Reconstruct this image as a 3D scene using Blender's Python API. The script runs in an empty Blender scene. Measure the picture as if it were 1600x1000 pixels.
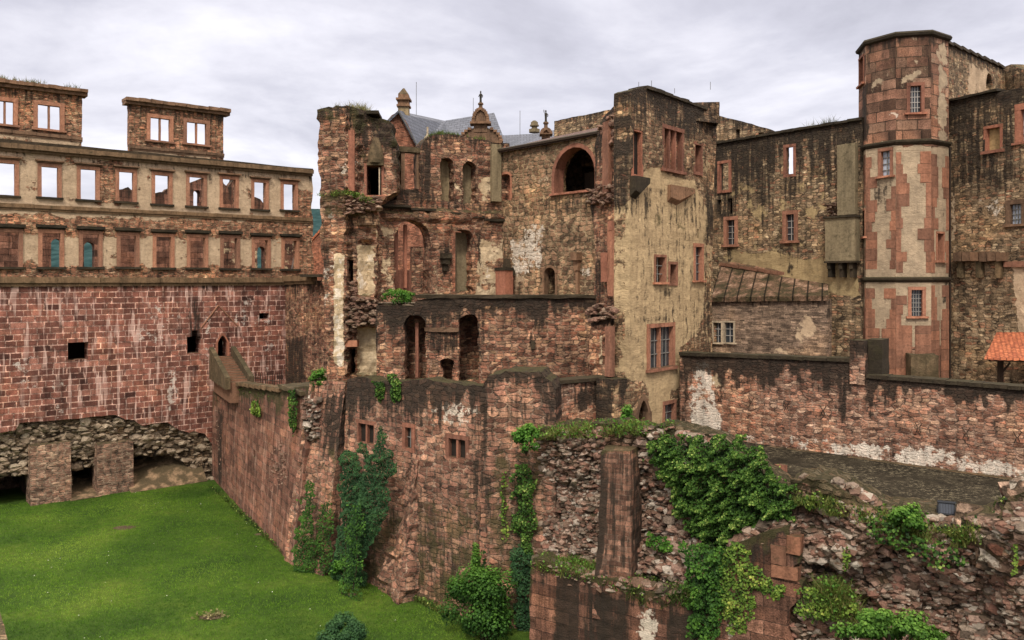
import bpy, bmesh, math, random
import numpy as np
from mathutils import Vector, Matrix
from mathutils import noise as mn
from mathutils.geometry import delaunay_2d_cdt

R = math.radians
random.seed(7)
RNG = np.random.default_rng(7)
SC = bpy.context.scene
COL = SC.collection

# ---------------------------------------------------------------- camera
FPX, CX, HY, EYE = 1244.0, 800.0, 440.0, 15.0       # focal length in photo pixels, horizon row, eye height above the lawn
cam = bpy.data.cameras.new("camera")
cam.sensor_width = 36.0
cam.lens = FPX / 1600.0 * 36.0
cam.shift_y = -0.0375
cam.clip_start = 0.5
cam.clip_end = 8000.0
camo = bpy.data.objects.new("camera", cam)
camo.location = (0, 0, EYE)
camo.rotation_euler = (R(90), 0, 0)
COL.objects.link(camo)
SC.camera = camo

# ---------------------------------------------------------------- sky and sun (overcast)
SUNDIR = Vector((-0.10, -0.70, 0.80)).normalized()
world = bpy.data.worlds.new("World")
SC.world = world
world.use_nodes = True
wn = world.node_tree.nodes
wl = world.node_tree.links
wn.clear()
w_out = wn.new("ShaderNodeOutputWorld")
w_bg = wn.new("ShaderNodeBackground")
w_sky = wn.new("ShaderNodeTexSky")
w_sky.sky_type = 'NISHITA'
w_sky.sun_disc = False
w_sky.sun_elevation = math.asin(SUNDIR.z)
w_sky.sun_rotation = math.atan2(SUNDIR.x, SUNDIR.y)
w_bg.inputs[1].default_value = 0.1
w_tc = wn.new("ShaderNodeTexCoord")
def wnode(t, **k):
    n = wn.new(t)
    for a, b in k.items(): setattr(n, a, b)
    return n
# cloud layer on a plane overhead: direction.xy / (direction.z + c)
w_sep = wnode("ShaderNodeSeparateXYZ"); wl.new(w_tc.outputs['Generated'], w_sep.inputs[0])
def wmath(op, a, b=None, c=None):
    n = wnode("ShaderNodeMath", operation=op)
    for i, v in enumerate((a, b, c)):
        if v is None: continue
        if isinstance(v, (int, float)): n.inputs[i].default_value = v
        else: wl.new(v, n.inputs[i])
    return n.outputs[0]
zc = wmath('ADD', wmath('MAXIMUM', w_sep.outputs[2], 0.0), 0.16)
cx_ = wmath('DIVIDE', w_sep.outputs[0], zc); cy_ = wmath('DIVIDE', w_sep.outputs[1], zc)
w_cmb = wnode("ShaderNodeCombineXYZ"); wl.new(cx_, w_cmb.inputs[0]); wl.new(cy_, w_cmb.inputs[1]); w_cmb.inputs[2].default_value = 3.3
def wnoise(scale, detail, rough, dist):
    n = wnode("ShaderNodeTexNoise"); wl.new(w_cmb.outputs[0], n.inputs['Vector'])
    n.inputs['Scale'].default_value = scale; n.inputs['Detail'].default_value = detail
    n.inputs['Roughness'].default_value = rough; n.inputs['Distortion'].default_value = dist
    return n.outputs['Fac']
n1 = wnoise(0.75, 8, 0.58, 0.35); n2 = wnoise(2.0, 6, 0.6, 0.3)
nsum = wmath('ADD', wmath('MULTIPLY', n1, 0.75), wmath('MULTIPLY', n2, 0.25))
w_ramp = wnode("ShaderNodeValToRGB"); wl.new(nsum, w_ramp.inputs[0])
cr = w_ramp.color_ramp
cr.elements[0].position = 0.36; cr.elements[0].color = (3.3, 3.22, 3.68, 1)
cr.elements[1].position = 0.62; cr.elements[1].color = (6.75, 6.6, 7.05, 1)
e = cr.elements.new(0.46); e.color = (4.3, 4.22, 4.75, 1)
e = cr.elements.new(0.54); e.color = (5.5, 5.38, 5.85, 1)
# overcast: the zenith is brighter than the horizon
zen = wmath('MULTIPLY_ADD', wmath('POWER', wmath('MAXIMUM', wmath('SUBTRACT', w_sep.outputs[2], 0.34), 0.0), 1.0), 5.7, 1.0)
w_zc = wnode("ShaderNodeCombineXYZ"); wl.new(zen, w_zc.inputs[0]); wl.new(wmath('POWER', zen, 0.94), w_zc.inputs[1]); wl.new(wmath('POWER', zen, 0.80), w_zc.inputs[2])
w_mul = wnode("ShaderNodeVectorMath", operation='MULTIPLY'); wl.new(w_ramp.outputs[0], w_mul.inputs[0]); wl.new(w_zc.outputs[0], w_mul.inputs[1])
w_mix = wnode("ShaderNodeMixRGB"); w_mix.inputs[0].default_value = 0.93
wl.new(w_sky.outputs[0], w_mix.inputs[1]); wl.new(w_mul.outputs[0], w_mix.inputs[2])
wl.new(w_mix.outputs[0], w_bg.inputs[0]); wl.new(w_bg.outputs[0], w_out.inputs[0])

sun = bpy.data.lights.new("sun", 'SUN')
sun.energy = 1.5
sun.angle = R(10)
sun.color = (1.0, 0.95, 0.86)
suno = bpy.data.objects.new("sun", sun)
suno.rotation_euler = SUNDIR.to_track_quat('Z', 'Y').to_euler()
suno.location = (-30, -40, 80)
COL.objects.link(suno)

SC.view_settings.view_transform = 'Standard'
SC.view_settings.look = 'None'
SC.view_settings.exposure = 0.78
SC.view_settings.gamma = 1.0
SC.cycles.max_bounces = 5
SC.cycles.diffuse_bounces = 2
SC.cycles.transparent_max_bounces = 6

# ---------------------------------------------------------------- node helper
class NT:
    def __init__(s, name, rough=0.92, spec=0.25):
        s.m = bpy.data.materials.new(name); s.m.use_nodes = True
        s.t = s.m.node_tree; s.t.nodes.clear()
        s.out = s.t.nodes.new("ShaderNodeOutputMaterial")
        s.b = s.t.nodes.new("ShaderNodeBsdfPrincipled")
        s.b.inputs['Roughness'].default_value = rough
        s.b.inputs['Specular IOR Level'].default_value = spec
        s.t.links.new(s.b.outputs[0], s.out.inputs[0])
    def n(s, typ, **k):
        n = s.t.nodes.new(typ)
        for a, b in k.items(): setattr(n, a, b)
        return n
    def put(s, v, sock):
        if isinstance(v, (int, float)):
            try: sock.default_value = v
            except TypeError: sock.default_value = (v, v, v, 1)[:len(sock.default_value)]
        elif isinstance(v, tuple):
            sock.default_value = v if len(v) == len(sock.default_value) else (*v, 1)
        else: s.t.links.new(v, sock)
    def math(s, op, a, b=None, c=None, clamp=False):
        n = s.n("ShaderNodeMath", operation=op); n.use_clamp = clamp
        for i, v in enumerate((a, b, c)):
            if v is not None: s.put(v, n.inputs[i])
        return n.outputs[0]
    def vmath(s, op, a, b=None):
        n = s.n("ShaderNodeVectorMath", operation=op)
        s.put(a, n.inputs[0])
        if b is not None: s.put(b, n.inputs[1])
        return n.outputs[0]
    def mix(s, f, a, b, mode='MIX'):
        n = s.n("ShaderNodeMixRGB", blend_type=mode)
        s.put(f, n.inputs[0]); s.put(a, n.inputs[1]); s.put(b, n.inputs[2])
        return n.outputs[0]
    def noise(s, vec, scale, detail=4, rough=0.6, dist=0.0, col=False):
        n = s.n("ShaderNodeTexNoise"); s.put(vec, n.inputs['Vector'])
        n.inputs['Scale'].default_value = scale; n.inputs['Detail'].default_value = detail
        n.inputs['Roughness'].default_value = rough; n.inputs['Distortion'].default_value = dist
        return n.outputs['Color' if col else 'Fac']
    def ramp(s, f, stops, const=False):
        n = s.n("ShaderNodeValToRGB"); s.put(f, n.inputs[0]); r = n.color_ramp
        if const: r.interpolation = 'CONSTANT'
        while len(r.elements) < len(stops): r.elements.new(0.5)
        for e, (p, c) in zip(r.elements, stops):
            e.position = p; e.color = (c, c, c, 1) if isinstance(c, (int, float)) else (*c, 1)
        return n.outputs[0]
    def step(s, v, a, b):
        n = s.n("ShaderNodeMapRange", interpolation_type='SMOOTHSTEP'); s.put(v, n.inputs[0])
        n.inputs[1].default_value = a; n.inputs[2].default_value = b
        return n.outputs[0]
    def sep(s, v):
        n = s.n("ShaderNodeSeparateXYZ"); s.put(v, n.inputs[0]); return n.outputs
    def comb(s, x, y, z=0.0):
        n = s.n("ShaderNodeCombineXYZ"); s.put(x, n.inputs[0]); s.put(y, n.inputs[1]); s.put(z, n.inputs[2]); return n.outputs[0]
    def bump(s, h, dist, strength=1.0):
        n = s.n("ShaderNodeBump"); n.inputs['Strength'].default_value = strength
        n.inputs['Distance'].default_value = dist; s.put(h, n.inputs['Height'])
        s.t.links.new(n.outputs[0], s.b.inputs['Normal'])

# ---------------------------------------------------------------- masonry materials
def masonry(name, kind='rubble', size=(0.45, 0.22), pal=None, mortar=(0.3, 0.22, 0.16), mw=0.05, plaster=((0.4, 0.32, 0.18), (0.3, 0.24, 0.14)),
            streak=0.6, mossy=0.35, white=(0.78, 0.71, 0.62), bump=0.05, dirt=0.5, tint=(1.04, 0.98, 0.89), pnoise=0.8, efflo=0.0, var=1.0, mvar=0.5):
    m = NT(name)
    uv = m.n("ShaderNodeUVMap").outputs[0]
    oi = m.n("ShaderNodeObjectInfo").outputs['Random']
    uv = m.vmath('ADD', uv, m.comb(m.math('MULTIPLY', oi, 31.0), m.math('MULTIPLY', oi, 17.0)))
    w1 = m.vmath('SCALE', m.vmath('SUBTRACT', m.noise(uv, 0.9, 2, 0.5, col=True), (0.5, 0.5, 0.5)), None)
    w1.node.inputs['Scale'].default_value = 0.22 if kind == 'rubble' else 0.06
    w2 = m.vmath('SCALE', m.vmath('SUBTRACT', m.noise(uv, 6.0, 3, 0.6, col=True), (0.5, 0.5, 0.5)), None)
    w2.node.inputs['Scale'].default_value = 0.10 if kind == 'rubble' else 0.05
    uvd = m.vmath('ADD', m.vmath('ADD', uv, w1), w2)
    fine = m.noise(uv, 16.0, 6, 0.7)
    mid = m.noise(uv, 2.3, 5, 0.65)
    big = m.noise(uv, 0.33, 4, 0.6)
    if kind == 'rubble':
        sv = m.vmath('MULTIPLY', uvd, (1 / size[0], 1 / size[1], 1.0))
        def vor(vec, feat):
            v = m.n("ShaderNodeTexVoronoi", voronoi_dimensions='2D', feature=feat, distance='CHEBYCHEV'); m.put(vec, v.inputs['Vector']); v.inputs['Scale'].default_value = 1.0
            v.inputs['Randomness'].default_value = 0.8
            return v
        v1 = vor(sv, 'F1'); v2 = vor(sv, 'F2')
        ids = m.sep(v1.outputs['Color'])
        idr, idg = ids[0], ids[1]
        edge = m.math('ADD', m.math('MULTIPLY', m.math('SUBTRACT', v2.outputs['Distance'], v1.outputs['Distance']), 0.5), m.math('MULTIPLY', m.math('SUBTRACT', fine, 0.5), 0.16))
        mort = m.math('SUBTRACT', 1.0, m.step(edge, mw * 0.6, mw * 1.9 + 0.03))
    else:
        sp = m.sep(uvd)
        row = m.math('FLOOR', m.math('DIVIDE', sp[1], size[1]))
        wn_ = m.n("ShaderNodeTexWhiteNoise", noise_dimensions='1D'); m.put(row, wn_.inputs['W'])
        u2 = m.math('ADD', m.math('MULTIPLY', sp[0], m.math('MULTIPLY_ADD', wn_.outputs[0], 0.85, 0.6)), m.math('MULTIPLY', wn_.outputs[0], 9.0))
        bt = m.n("ShaderNodeTexBrick"); m.put(m.comb(u2, sp[1]), bt.inputs['Vector'])
        bt.inputs['Color1'].default_value = (0, 0, 0, 1); bt.inputs['Color2'].default_value = (1, 1, 1, 1); bt.inputs['Mortar'].default_value = (0.5, 0.5, 0.5, 1)
        bt.inputs['Scale'].default_value = 1.0; bt.inputs['Brick Width'].default_value = size[0]; bt.inputs['Row Height'].default_value = size[1]
        bt.inputs['Mortar Size'].default_value = mw * size[1]; bt.inputs['Mortar Smooth'].default_value = 0.25; bt.inputs['Bias'].default_value = 0.0
        idr = m.sep(bt.outputs['Color'])[0]
        idg = m.math('FRACT', m.math('MULTIPLY', idr, 7.31))
        mort = m.math('MULTIPLY', bt.outputs['Fac'], m.step(m.math('ADD', mid, m.math('MULTIPLY', fine, 0.4)), 0.35, 0.65), clamp=True) if mvar > 0 else bt.outputs['Fac']
    n_ = len(pal)
    stone = m.ramp(idr, [(i / (n_ - 1), c) for i, c in enumerate(pal)])
    stone = m.mix(1.0, stone, m.ramp(idg, [(0.0, 1 - 0.5 * var), (0.5, 1.0), (1.0, 1 + 0.5 * var)]), 'MULTIPLY')
    stone = m.mix(1.0, stone, m.ramp(fine, [(0.30, 0.42), (0.5, 1.0), (0.70, 1.65)]), 'MULTIPLY')
    stone = m.mix(1.0, stone, m.ramp(mid, [(0.3, 0.62), (0.5, 1.0), (0.7, 1.35)]), 'MULTIPLY')
    mc = m.mix(1.0, (*mortar, 1), m.ramp(m.math('ADD', mid, m.math('MULTIPLY', m.math('SUBTRACT', fine, 0.5), 0.4)), [(0.38, 0.16), (0.5, 0.6), (0.64, 1.35)]), 'MULTIPLY')
    base = m.mix(mort, stone, mc)
    base = m.mix(1.0, base, m.ramp(big, [(0.3, (0.60, 0.60, 0.60)), (0.5, (1, 1, 1)), (0.68, (1.40, 1.30, 1.15))]), 'MULTIPLY')
    at = m.n("ShaderNodeAttribute", attribute_name='mask')
    ch = m.n("ShaderNodeSeparateColor"); m.put(at.outputs['Color'], ch.inputs[0])
    aP, aD, aM, aW = ch.outputs[0], ch.outputs[1], ch.outputs[2], at.outputs['Alpha']
    usp = m.sep(uv)
    sv_ = m.comb(m.math('MULTIPLY', usp[0], 2.2), m.math('MULTIPLY', usp[1], 0.16))
    st = m.noise(sv_, 1.0, 6, 0.62, 0.15)
    sv3 = m.comb(m.math('MULTIPLY', usp[0], 5.0), m.math('MULTIPLY', usp[1], 0.35))
    st2 = m.noise(sv3, 1.0, 5, 0.6, 0.1)
    # plaster
    pn = m.math('ADD', m.math('MULTIPLY', m.math('SUBTRACT', m.noise(uv, 0.8, 8, 0.68), 0.5), 1.6), m.math('MULTIPLY', m.math('SUBTRACT', fine, 0.5), 0.15))
    pm = m.step(m.math('ADD', aP, m.math('MULTIPLY', pn, pnoise)), 0.47, 0.55)
    pc = m.mix(m.ramp(m.noise(uv, 0.9, 6, 0.7), [(0.35, 0.0), (0.65, 1.0)]), (*plaster[0], 1), (*plaster[1], 1))
    pc = m.mix(1.0, pc, m.ramp(m.noise(uv, 5.0, 6, 0.7), [(0.3, 0.75), (0.5, 1.0), (0.7, 1.16)]), 'MULTIPLY')
    base = m.mix(pm, base, pc)
    # white lime
    wmk = m.step(m.math('ADD', aW, m.math('MULTIPLY', m.math('ADD', m.math('MULTIPLY', m.math('SUBTRACT', st2, 0.5), 0.35), m.math('ADD', m.math('SUBTRACT', m.noise(uv, 3.2, 8, 0.78), 0.5), m.math('SUBTRACT', m.noise(uv, 0.8, 4, 0.6), 0.5))), 1.3)), 0.48, 0.62)
    wmk = m.math('MULTIPLY', wmk, m.math('SUBTRACT', 1.0, m.math('MULTIPLY', m.math('SUBTRACT', 1.0, mort), 0.25)))
    base = m.mix(wmk, base, m.mix(1.0, (*white, 1), m.ramp(fine, [(0.3, 0.7), (0.7, 1.1)]), 'MULTIPLY'))
    if efflo > 0:
        # lime runs bleeding from the joints
        sv4 = m.comb(m.math('MULTIPLY', usp[0], 3.3), m.math('MULTIPLY', usp[1], 0.28))
        e1 = m.step(m.noise(sv4, 1.0, 4, 0.55, 0.1), 0.54, 0.60)
        e1 = m.math('MULTIPLY', e1, m.step(m.noise(uv, 0.35, 3, 0.6), 0.38, 0.56))
        e1 = m.math('MULTIPLY', e1, m.ramp(mort, [(0.0, 0.55), (0.6, 1.0)]))
        base = m.mix(m.math('MULTIPLY', e1, efflo), base, (0.85, 0.62, 0.52, 1))
    # weather streaks, dirt, and shade painted into some hollows
    dk = m.ramp(st, [(0.30, 1 - streak), (0.52, 1.0), (0.75, 1.1)])
    base = m.mix(m.math('SUBTRACT', 1.0, m.math('MULTIPLY', pm, 0.62)), base, dk, 'MULTIPLY')
    dmk = m.step(m.math('ADD', m.math('MULTIPLY_ADD', aD, 1.15, 0.06), m.math('MULTIPLY', m.math('ADD', m.math('MULTIPLY', m.math('SUBTRACT', st2, 0.5), 1.2), m.math('ADD', m.math('SUBTRACT', mid, 0.5), m.math('MULTIPLY', m.math('SUBTRACT', fine, 0.5), 0.5))), 1.2)), 0.33, 0.66)
    base = m.mix(m.math('MULTIPLY', dmk, 0.93), base, m.mix(mid, (0.012, 0.010, 0.008, 1), (0.040, 0.030, 0.022, 1)))
    # moss / algae
    nz = m.sep(m.n("ShaderNodeNewGeometry").outputs['Normal'])[2]
    up = m.step(nz, 0.45, 0.85)
    mo = m.math('ADD', aM, m.math('MULTIPLY', m.math('SUBTRACT', m.noise(uv, 1.1, 7, 0.7), 0.5), 1.5))
    mmk = m.math('MULTIPLY', m.step(mo, 0.50 - 0.08 * mossy, 0.74 - 0.1 * mossy), 0.78)
    mmk = m.math('MAXIMUM', mmk, m.math('MULTIPLY', up, m.math('MULTIPLY', m.step(mid, 0.3, 0.55), 0.85)))
    base = m.mix(mmk, base, m.mix(fine, (0.020, 0.021, 0.009, 1), (0.085, 0.078, 0.030, 1)))
    base = m.mix(1.0, base, (*tint, 1), 'MULTIPLY')
    m.put(base, m.b.inputs['Base Color'])
    h = m.math('ADD', m.math('MULTIPLY', m.math('SUBTRACT', 1.0, mort), 0.55), m.math('MULTIPLY', idg, 0.45))
    h = m.math('MULTIPLY', h, m.math('SUBTRACT', 1.0, m.math('MULTIPLY', pm, 0.88)))
    h = m.math('ADD', m.math('ADD', h, m.math('MULTIPLY', fine, 0.5)), m.math('MULTIPLY', mid, 0.6))
    h = m.math('ADD', h, m.math('MULTIPLY', pm, 0.35))
    m.bump(h, bump * 1.9)
    return m.m

RED = [(0.11, 0.055, 0.038), (0.25, 0.115, 0.075), (0.18, 0.082, 0.055), (0.33, 0.18, 0.12), (0.40, 0.25, 0.165), (0.22, 0.14, 0.085)]
BRN = [(0.08, 0.05, 0.032), (0.24, 0.14, 0.085), (0.15, 0.088, 0.055), (0.31, 0.20, 0.125), (0.41, 0.30, 0.19), (0.25, 0.115, 0.075)]
GRY = [(0.10, 0.072, 0.048), (0.29, 0.21, 0.13), (0.18, 0.125, 0.08), (0.41, 0.32, 0.21), (0.26, 0.13, 0.08), (0.34, 0.26, 0.16)]
PNK = [(0.13, 0.068, 0.05), (0.34, 0.18, 0.125), (0.22, 0.115, 0.08), (0.45, 0.31, 0.23), (0.28, 0.125, 0.085), (0.36, 0.24, 0.17)]
TAN = ((0.54, 0.42, 0.30), (0.39, 0.295, 0.205))
YEL = ((0.50, 0.385, 0.235), (0.37, 0.28, 0.17))
PAL = ((0.62, 0.51, 0.36), (0.42, 0.32, 0.205))

M = {}
M['wing'] = masonry('wing_stone', 'rubble', (0.34, 0.12), [(0.11, 0.055, 0.038), (0.31, 0.145, 0.09), (0.42, 0.21, 0.13), (0.22, 0.11, 0.07), (0.50, 0.33, 0.22)], (0.33, 0.25, 0.16), 0.05, TAN, streak=0.35, pnoise=0.95)
M['ashlar_red'] = masonry('red_ashlar', 'ashlar', (0.66, 0.40), [(0.13, 0.055, 0.042), (0.27, 0.115, 0.082), (0.195, 0.08, 0.058), (0.34, 0.16, 0.115)], (0.80, 0.52, 0.41), 0.085, TAN, streak=0.5, efflo=0.95, mvar=1.0, tint=(0.92, 0.86, 0.84), bump=0.04, var=0.8)
M['rubble'] = masonry('brown_rubble', 'rubble', (0.34, 0.15), BRN, (0.30, 0.21, 0.14), 0.045, PAL, streak=0.55)
M['rubble_red'] = masonry('red_rubble', 'rubble', (0.38, 0.16), RED, (0.33, 0.22, 0.16), 0.05, PAL, streak=0.5)
M['rubble_pink'] = masonry('pink_rubble', 'rubble', (0.34, 0.13), PNK, (0.40, 0.27, 0.21), 0.05, PAL, streak=0.4, white=(0.86, 0.80, 0.72))
M['bastion'] = masonry('bastion_stone', 'rubble', (0.50, 0.22), [(0.15, 0.075, 0.055), (0.31, 0.16, 0.115), (0.23, 0.115, 0.085), (0.38, 0.22, 0.155), (0.28, 0.155, 0.11)], (0.36, 0.25, 0.19), 0.045, PAL, streak=0.5)
M['moat'] = masonry('moat_wall_stone', 'ashlar', (0.95, 0.42), [(0.12, 0.058, 0.042), (0.23, 0.11, 0.08), (0.17, 0.083, 0.06), (0.27, 0.15, 0.11)], (0.22, 0.14, 0.10), 0.06, PAL, streak=0.6, bump=0.06, efflo=0.25, var=0.5)
M['grey'] = masonry('tan_rubble', 'rubble', (0.34, 0.135), GRY, (0.32, 0.24, 0.16), 0.05, TAN, streak=0.5)
M['grey_big'] = masonry('tan_stone_blocks', 'rubble', (0.44, 0.26), [(0.16, 0.095, 0.06), (0.30, 0.19, 0.12), (0.24, 0.145, 0.095), (0.35, 0.24, 0.15)], (0.36, 0.27, 0.17), 0.07, TAN, streak=0.35)
M['yellow'] = masonry('yellow_plaster_wall', 'rubble', (0.34, 0.15), BRN, (0.33, 0.25, 0.16), 0.05, YEL, streak=0.5, pnoise=0.9, bump=0.045)
M['curtain'] = masonry('curtain_wall_stone', 'rubble', (0.34, 0.14), GRY, (0.28, 0.21, 0.14), 0.05, ((0.42, 0.325, 0.18), (0.25, 0.19, 0.105)), streak=0.6, pnoise=1.0)
M['tower'] = masonry('tower_stone', 'ashlar', (1.2, 0.52), [(0.13, 0.075, 0.052), (0.27, 0.14, 0.096), (0.19, 0.105, 0.075), (0.30, 0.19, 0.135)], (0.12, 0.08, 0.055), 0.05, ((0.47, 0.375, 0.27), (0.29, 0.235, 0.17)), streak=0.5, mossy=0.6, pnoise=0.75)
M['dim'] = masonry('dim_interior_stone', 'rubble', (0.45, 0.2), [(0.07, 0.045, 0.032), (0.13, 0.08, 0.055), (0.10, 0.065, 0.045)], (0.14, 0.10, 0.07), 0.05, PAL, streak=0.5)  # stone palette darkened to stand in for unlit interiors
M['brick'] = masonry('red_brick', 'ashlar', (0.30, 0.095), [(0.21, 0.085, 0.055), (0.31, 0.13, 0.085), (0.25, 0.105, 0.07)], (0.32, 0.2, 0.14), 0.12, PAL, streak=0.35, bump=0.02)
M['pierbrick'] = masonry('pier_stone', 'rubble', (0.42, 0.13), [(0.15, 0.085, 0.065), (0.33, 0.20, 0.145), (0.22, 0.125, 0.09), (0.45, 0.32, 0.24)], (0.42, 0.32, 0.24), 0.05, PAL, streak=0.2)
M['core'] = masonry('wall_core_rubble', 'rubble', (0.42, 0.22), [(0.09, 0.06, 0.045), (0.36, 0.24, 0.18), (0.22, 0.13, 0.095), (0.46, 0.36, 0.29), (0.28, 0.13, 0.095)], (0.14, 0.10, 0.07), 0.07, PAL, streak=0.45, bump=0.16, mossy=0.7)
M['cave'] = masonry('undercroft_rubble', 'rubble', (0.45, 0.18), [(0.11, 0.085, 0.055), (0.33, 0.24, 0.165), (0.21, 0.15, 0.10), (0.42, 0.32, 0.225)], (0.19, 0.14, 0.10), 0.07, PAL, streak=0.3, bump=0.14, mossy=0.1)
M['slatewall'] = masonry('purple_grey_courses', 'ashlar', (0.36, 0.10), [(0.12, 0.085, 0.065), (0.23, 0.165, 0.125), (0.16, 0.115, 0.09), (0.29, 0.21, 0.155)], (0.34, 0.26, 0.19), 0.12, TAN, streak=0.35, bump=0.03)

def dressed(name, a, b, streak=0.45, bump=0.02, moss=0.0, rough=0.9):
    m = NT(name, rough)
    oc = m.n("ShaderNodeTexCoord").outputs['Object']
    sp = m.sep(oc)
    u = m.math('ADD', sp[0], sp[1])
    f = m.noise(oc, 9.0, 6, 0.7); g = m.noise(oc, 1.3, 4, 0.6)
    st = m.noise(m.comb(m.math('MULTIPLY', u, 3.0), m.math('MULTIPLY', sp[2], 0.3)), 1.0, 5, 0.6)
    c = m.mix(g, (*a, 1), (*b, 1))
    oi = m.n('ShaderNodeObjectInfo').outputs['Random']
    c = m.mix(1.0, c, m.ramp(oi, [(0.0, (0.72, 0.74, 0.76)), (0.5, (1, 1, 1)), (1.0, (1.25, 1.18, 1.12))]), 'MULTIPLY')
    c = m.mix(1.0, c, m.ramp(f, [(0.28, 0.6), (0.5, 1.0), (0.72, 1.3)]), 'MULTIPLY')
    c = m.mix(1.0, c, m.ramp(st, [(0.3, 1 - streak), (0.55, 1.0), (0.8, 1.1)]), 'MULTIPLY')
    nz = m.sep(m.n("ShaderNodeNewGeometry").outputs['Normal'])[2]
    up = m.math('MULTIPLY', m.step(nz, 0.4, 0.8), m.step(g, 0.3, 0.55))
    if moss: up = m.math('MAXIMUM', up, m.math('MULTIPLY', m.step(m.noise(oc, 1.8, 6, 0.7), 0.62 - 0.25 * moss, 0.75 - 0.1 * moss), 0.8))
    c = m.mix(m.math('MULTIPLY', up, 0.85), c, m.mix(f, (0.014, 0.014, 0.008, 1), (0.055, 0.048, 0.024, 1)))
    c = m.mix(1.0, c, (1.06, 0.98, 0.84, 1), 'MULTIPLY')
    m.put(c, m.b.inputs['Base Color'])
    m.bump(m.math('ADD', f, g), bump)
    return m.m
M['red'] = dressed('red_sandstone', (0.19, 0.085, 0.062), (0.32, 0.15, 0.11))
M['redlight'] = dressed('salmon_sandstone', (0.25, 0.115, 0.08), (0.37, 0.19, 0.135), 0.45)
M['redpale'] = dressed('wing_frame_sandstone', (0.25, 0.12, 0.085), (0.36, 0.20, 0.14), 0.35)
M['brownst'] = dressed('brown_sandstone', (0.12, 0.075, 0.052), (0.22, 0.14, 0.095), 0.5, moss=0.25)
M['coping'] = dressed('blackened_coping', (0.018, 0.015, 0.011), (0.055, 0.043, 0.029), 0.4, 0.04, moss=0.5)
M['band'] = dressed('weathered_band', (0.085, 0.058, 0.038), (0.21, 0.145, 0.092), 0.5, 0.03, moss=0.4)
M['mossblock'] = dressed('mossy_stone', (0.10, 0.085, 0.05), (0.19, 0.13, 0.085), 0.5, 0.05, moss=1.0)
M['plasterpatch'] = dressed('pale_lime_plaster', (0.52, 0.41, 0.29), (0.38, 0.29, 0.2), 0.35, 0.03)
M['greyplaster'] = dressed('grey_render', (0.30, 0.25, 0.17), (0.19, 0.155, 0.10), 0.4, 0.02, moss=0.3)
M['statue'] = dressed('dark_bronze', (0.03, 0.028, 0.026), (0.07, 0.06, 0.05), 0.3, 0.02)
M['pale'] = dressed('pale_stone', (0.46, 0.40, 0.32), (0.36, 0.30, 0.24), 0.3, 0.02)
M['wood'] = dressed('dark_wood', (0.022, 0.014, 0.010), (0.05, 0.032, 0.022), 0.3, 0.01)
M['leadgrey'] = dressed('grey_lead', (0.10, 0.105, 0.115), (0.17, 0.175, 0.185), 0.2, 0.01, rough=0.6)
M['sand'] = dressed('sandy_earth', (0.24, 0.165, 0.11), (0.34, 0.25, 0.175), 0.1, 0.05)
M['iron'] = dressed('rusted_iron', (0.02, 0.016, 0.013), (0.05, 0.032, 0.022), 0.2, 0.01, rough=0.7)

def plain(name, c, rough=0.6, metal=0.0, spec=0.4):
    m = NT(name, rough, spec)
    oc = m.n("ShaderNodeTexCoord").outputs['Object']
    f = m.noise(oc, 3.0, 4, 0.6)
    m.put(m.mix(1.0, (*c, 1), m.ramp(f, [(0.3, 0.8), (0.7, 1.2)]), 'MULTIPLY'), m.b.inputs['Base Color'])
    m.b.inputs['Metallic'].default_value = metal
    return m.m
M['void'] = plain('unlit_room_black', (0.03, 0.024, 0.02), 1.0, spec=0.0)  # near-black colour stands in for the shade of rooms behind openings
M['glassdark'] = plain('old_dark_glass', (0.035, 0.04, 0.045), 0.18, spec=0.7)
M['glasslight'] = plain('painted_sky_glass', (0.42, 0.46, 0.52), 0.15, spec=0.8)  # pale blue base colour paints the reflected sky
M['lead'] = plain('window_lead', (0.20, 0.19, 0.17), 0.6)
M['whitewood'] = plain('pale_painted_wood', (0.34, 0.31, 0.28), 0.6)
M['black'] = plain('black_metal', (0.02, 0.022, 0.026), 0.4)
M['lampglass'] = plain('floodlight_glass', (0.03, 0.035, 0.045), 0.3, spec=0.8)
M['rod'] = plain('thin_grey_rod', (0.15, 0.15, 0.16), 0.5)
M['whitesign'] = plain('white_enamel', (0.72, 0.72, 0.7), 0.5)

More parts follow.
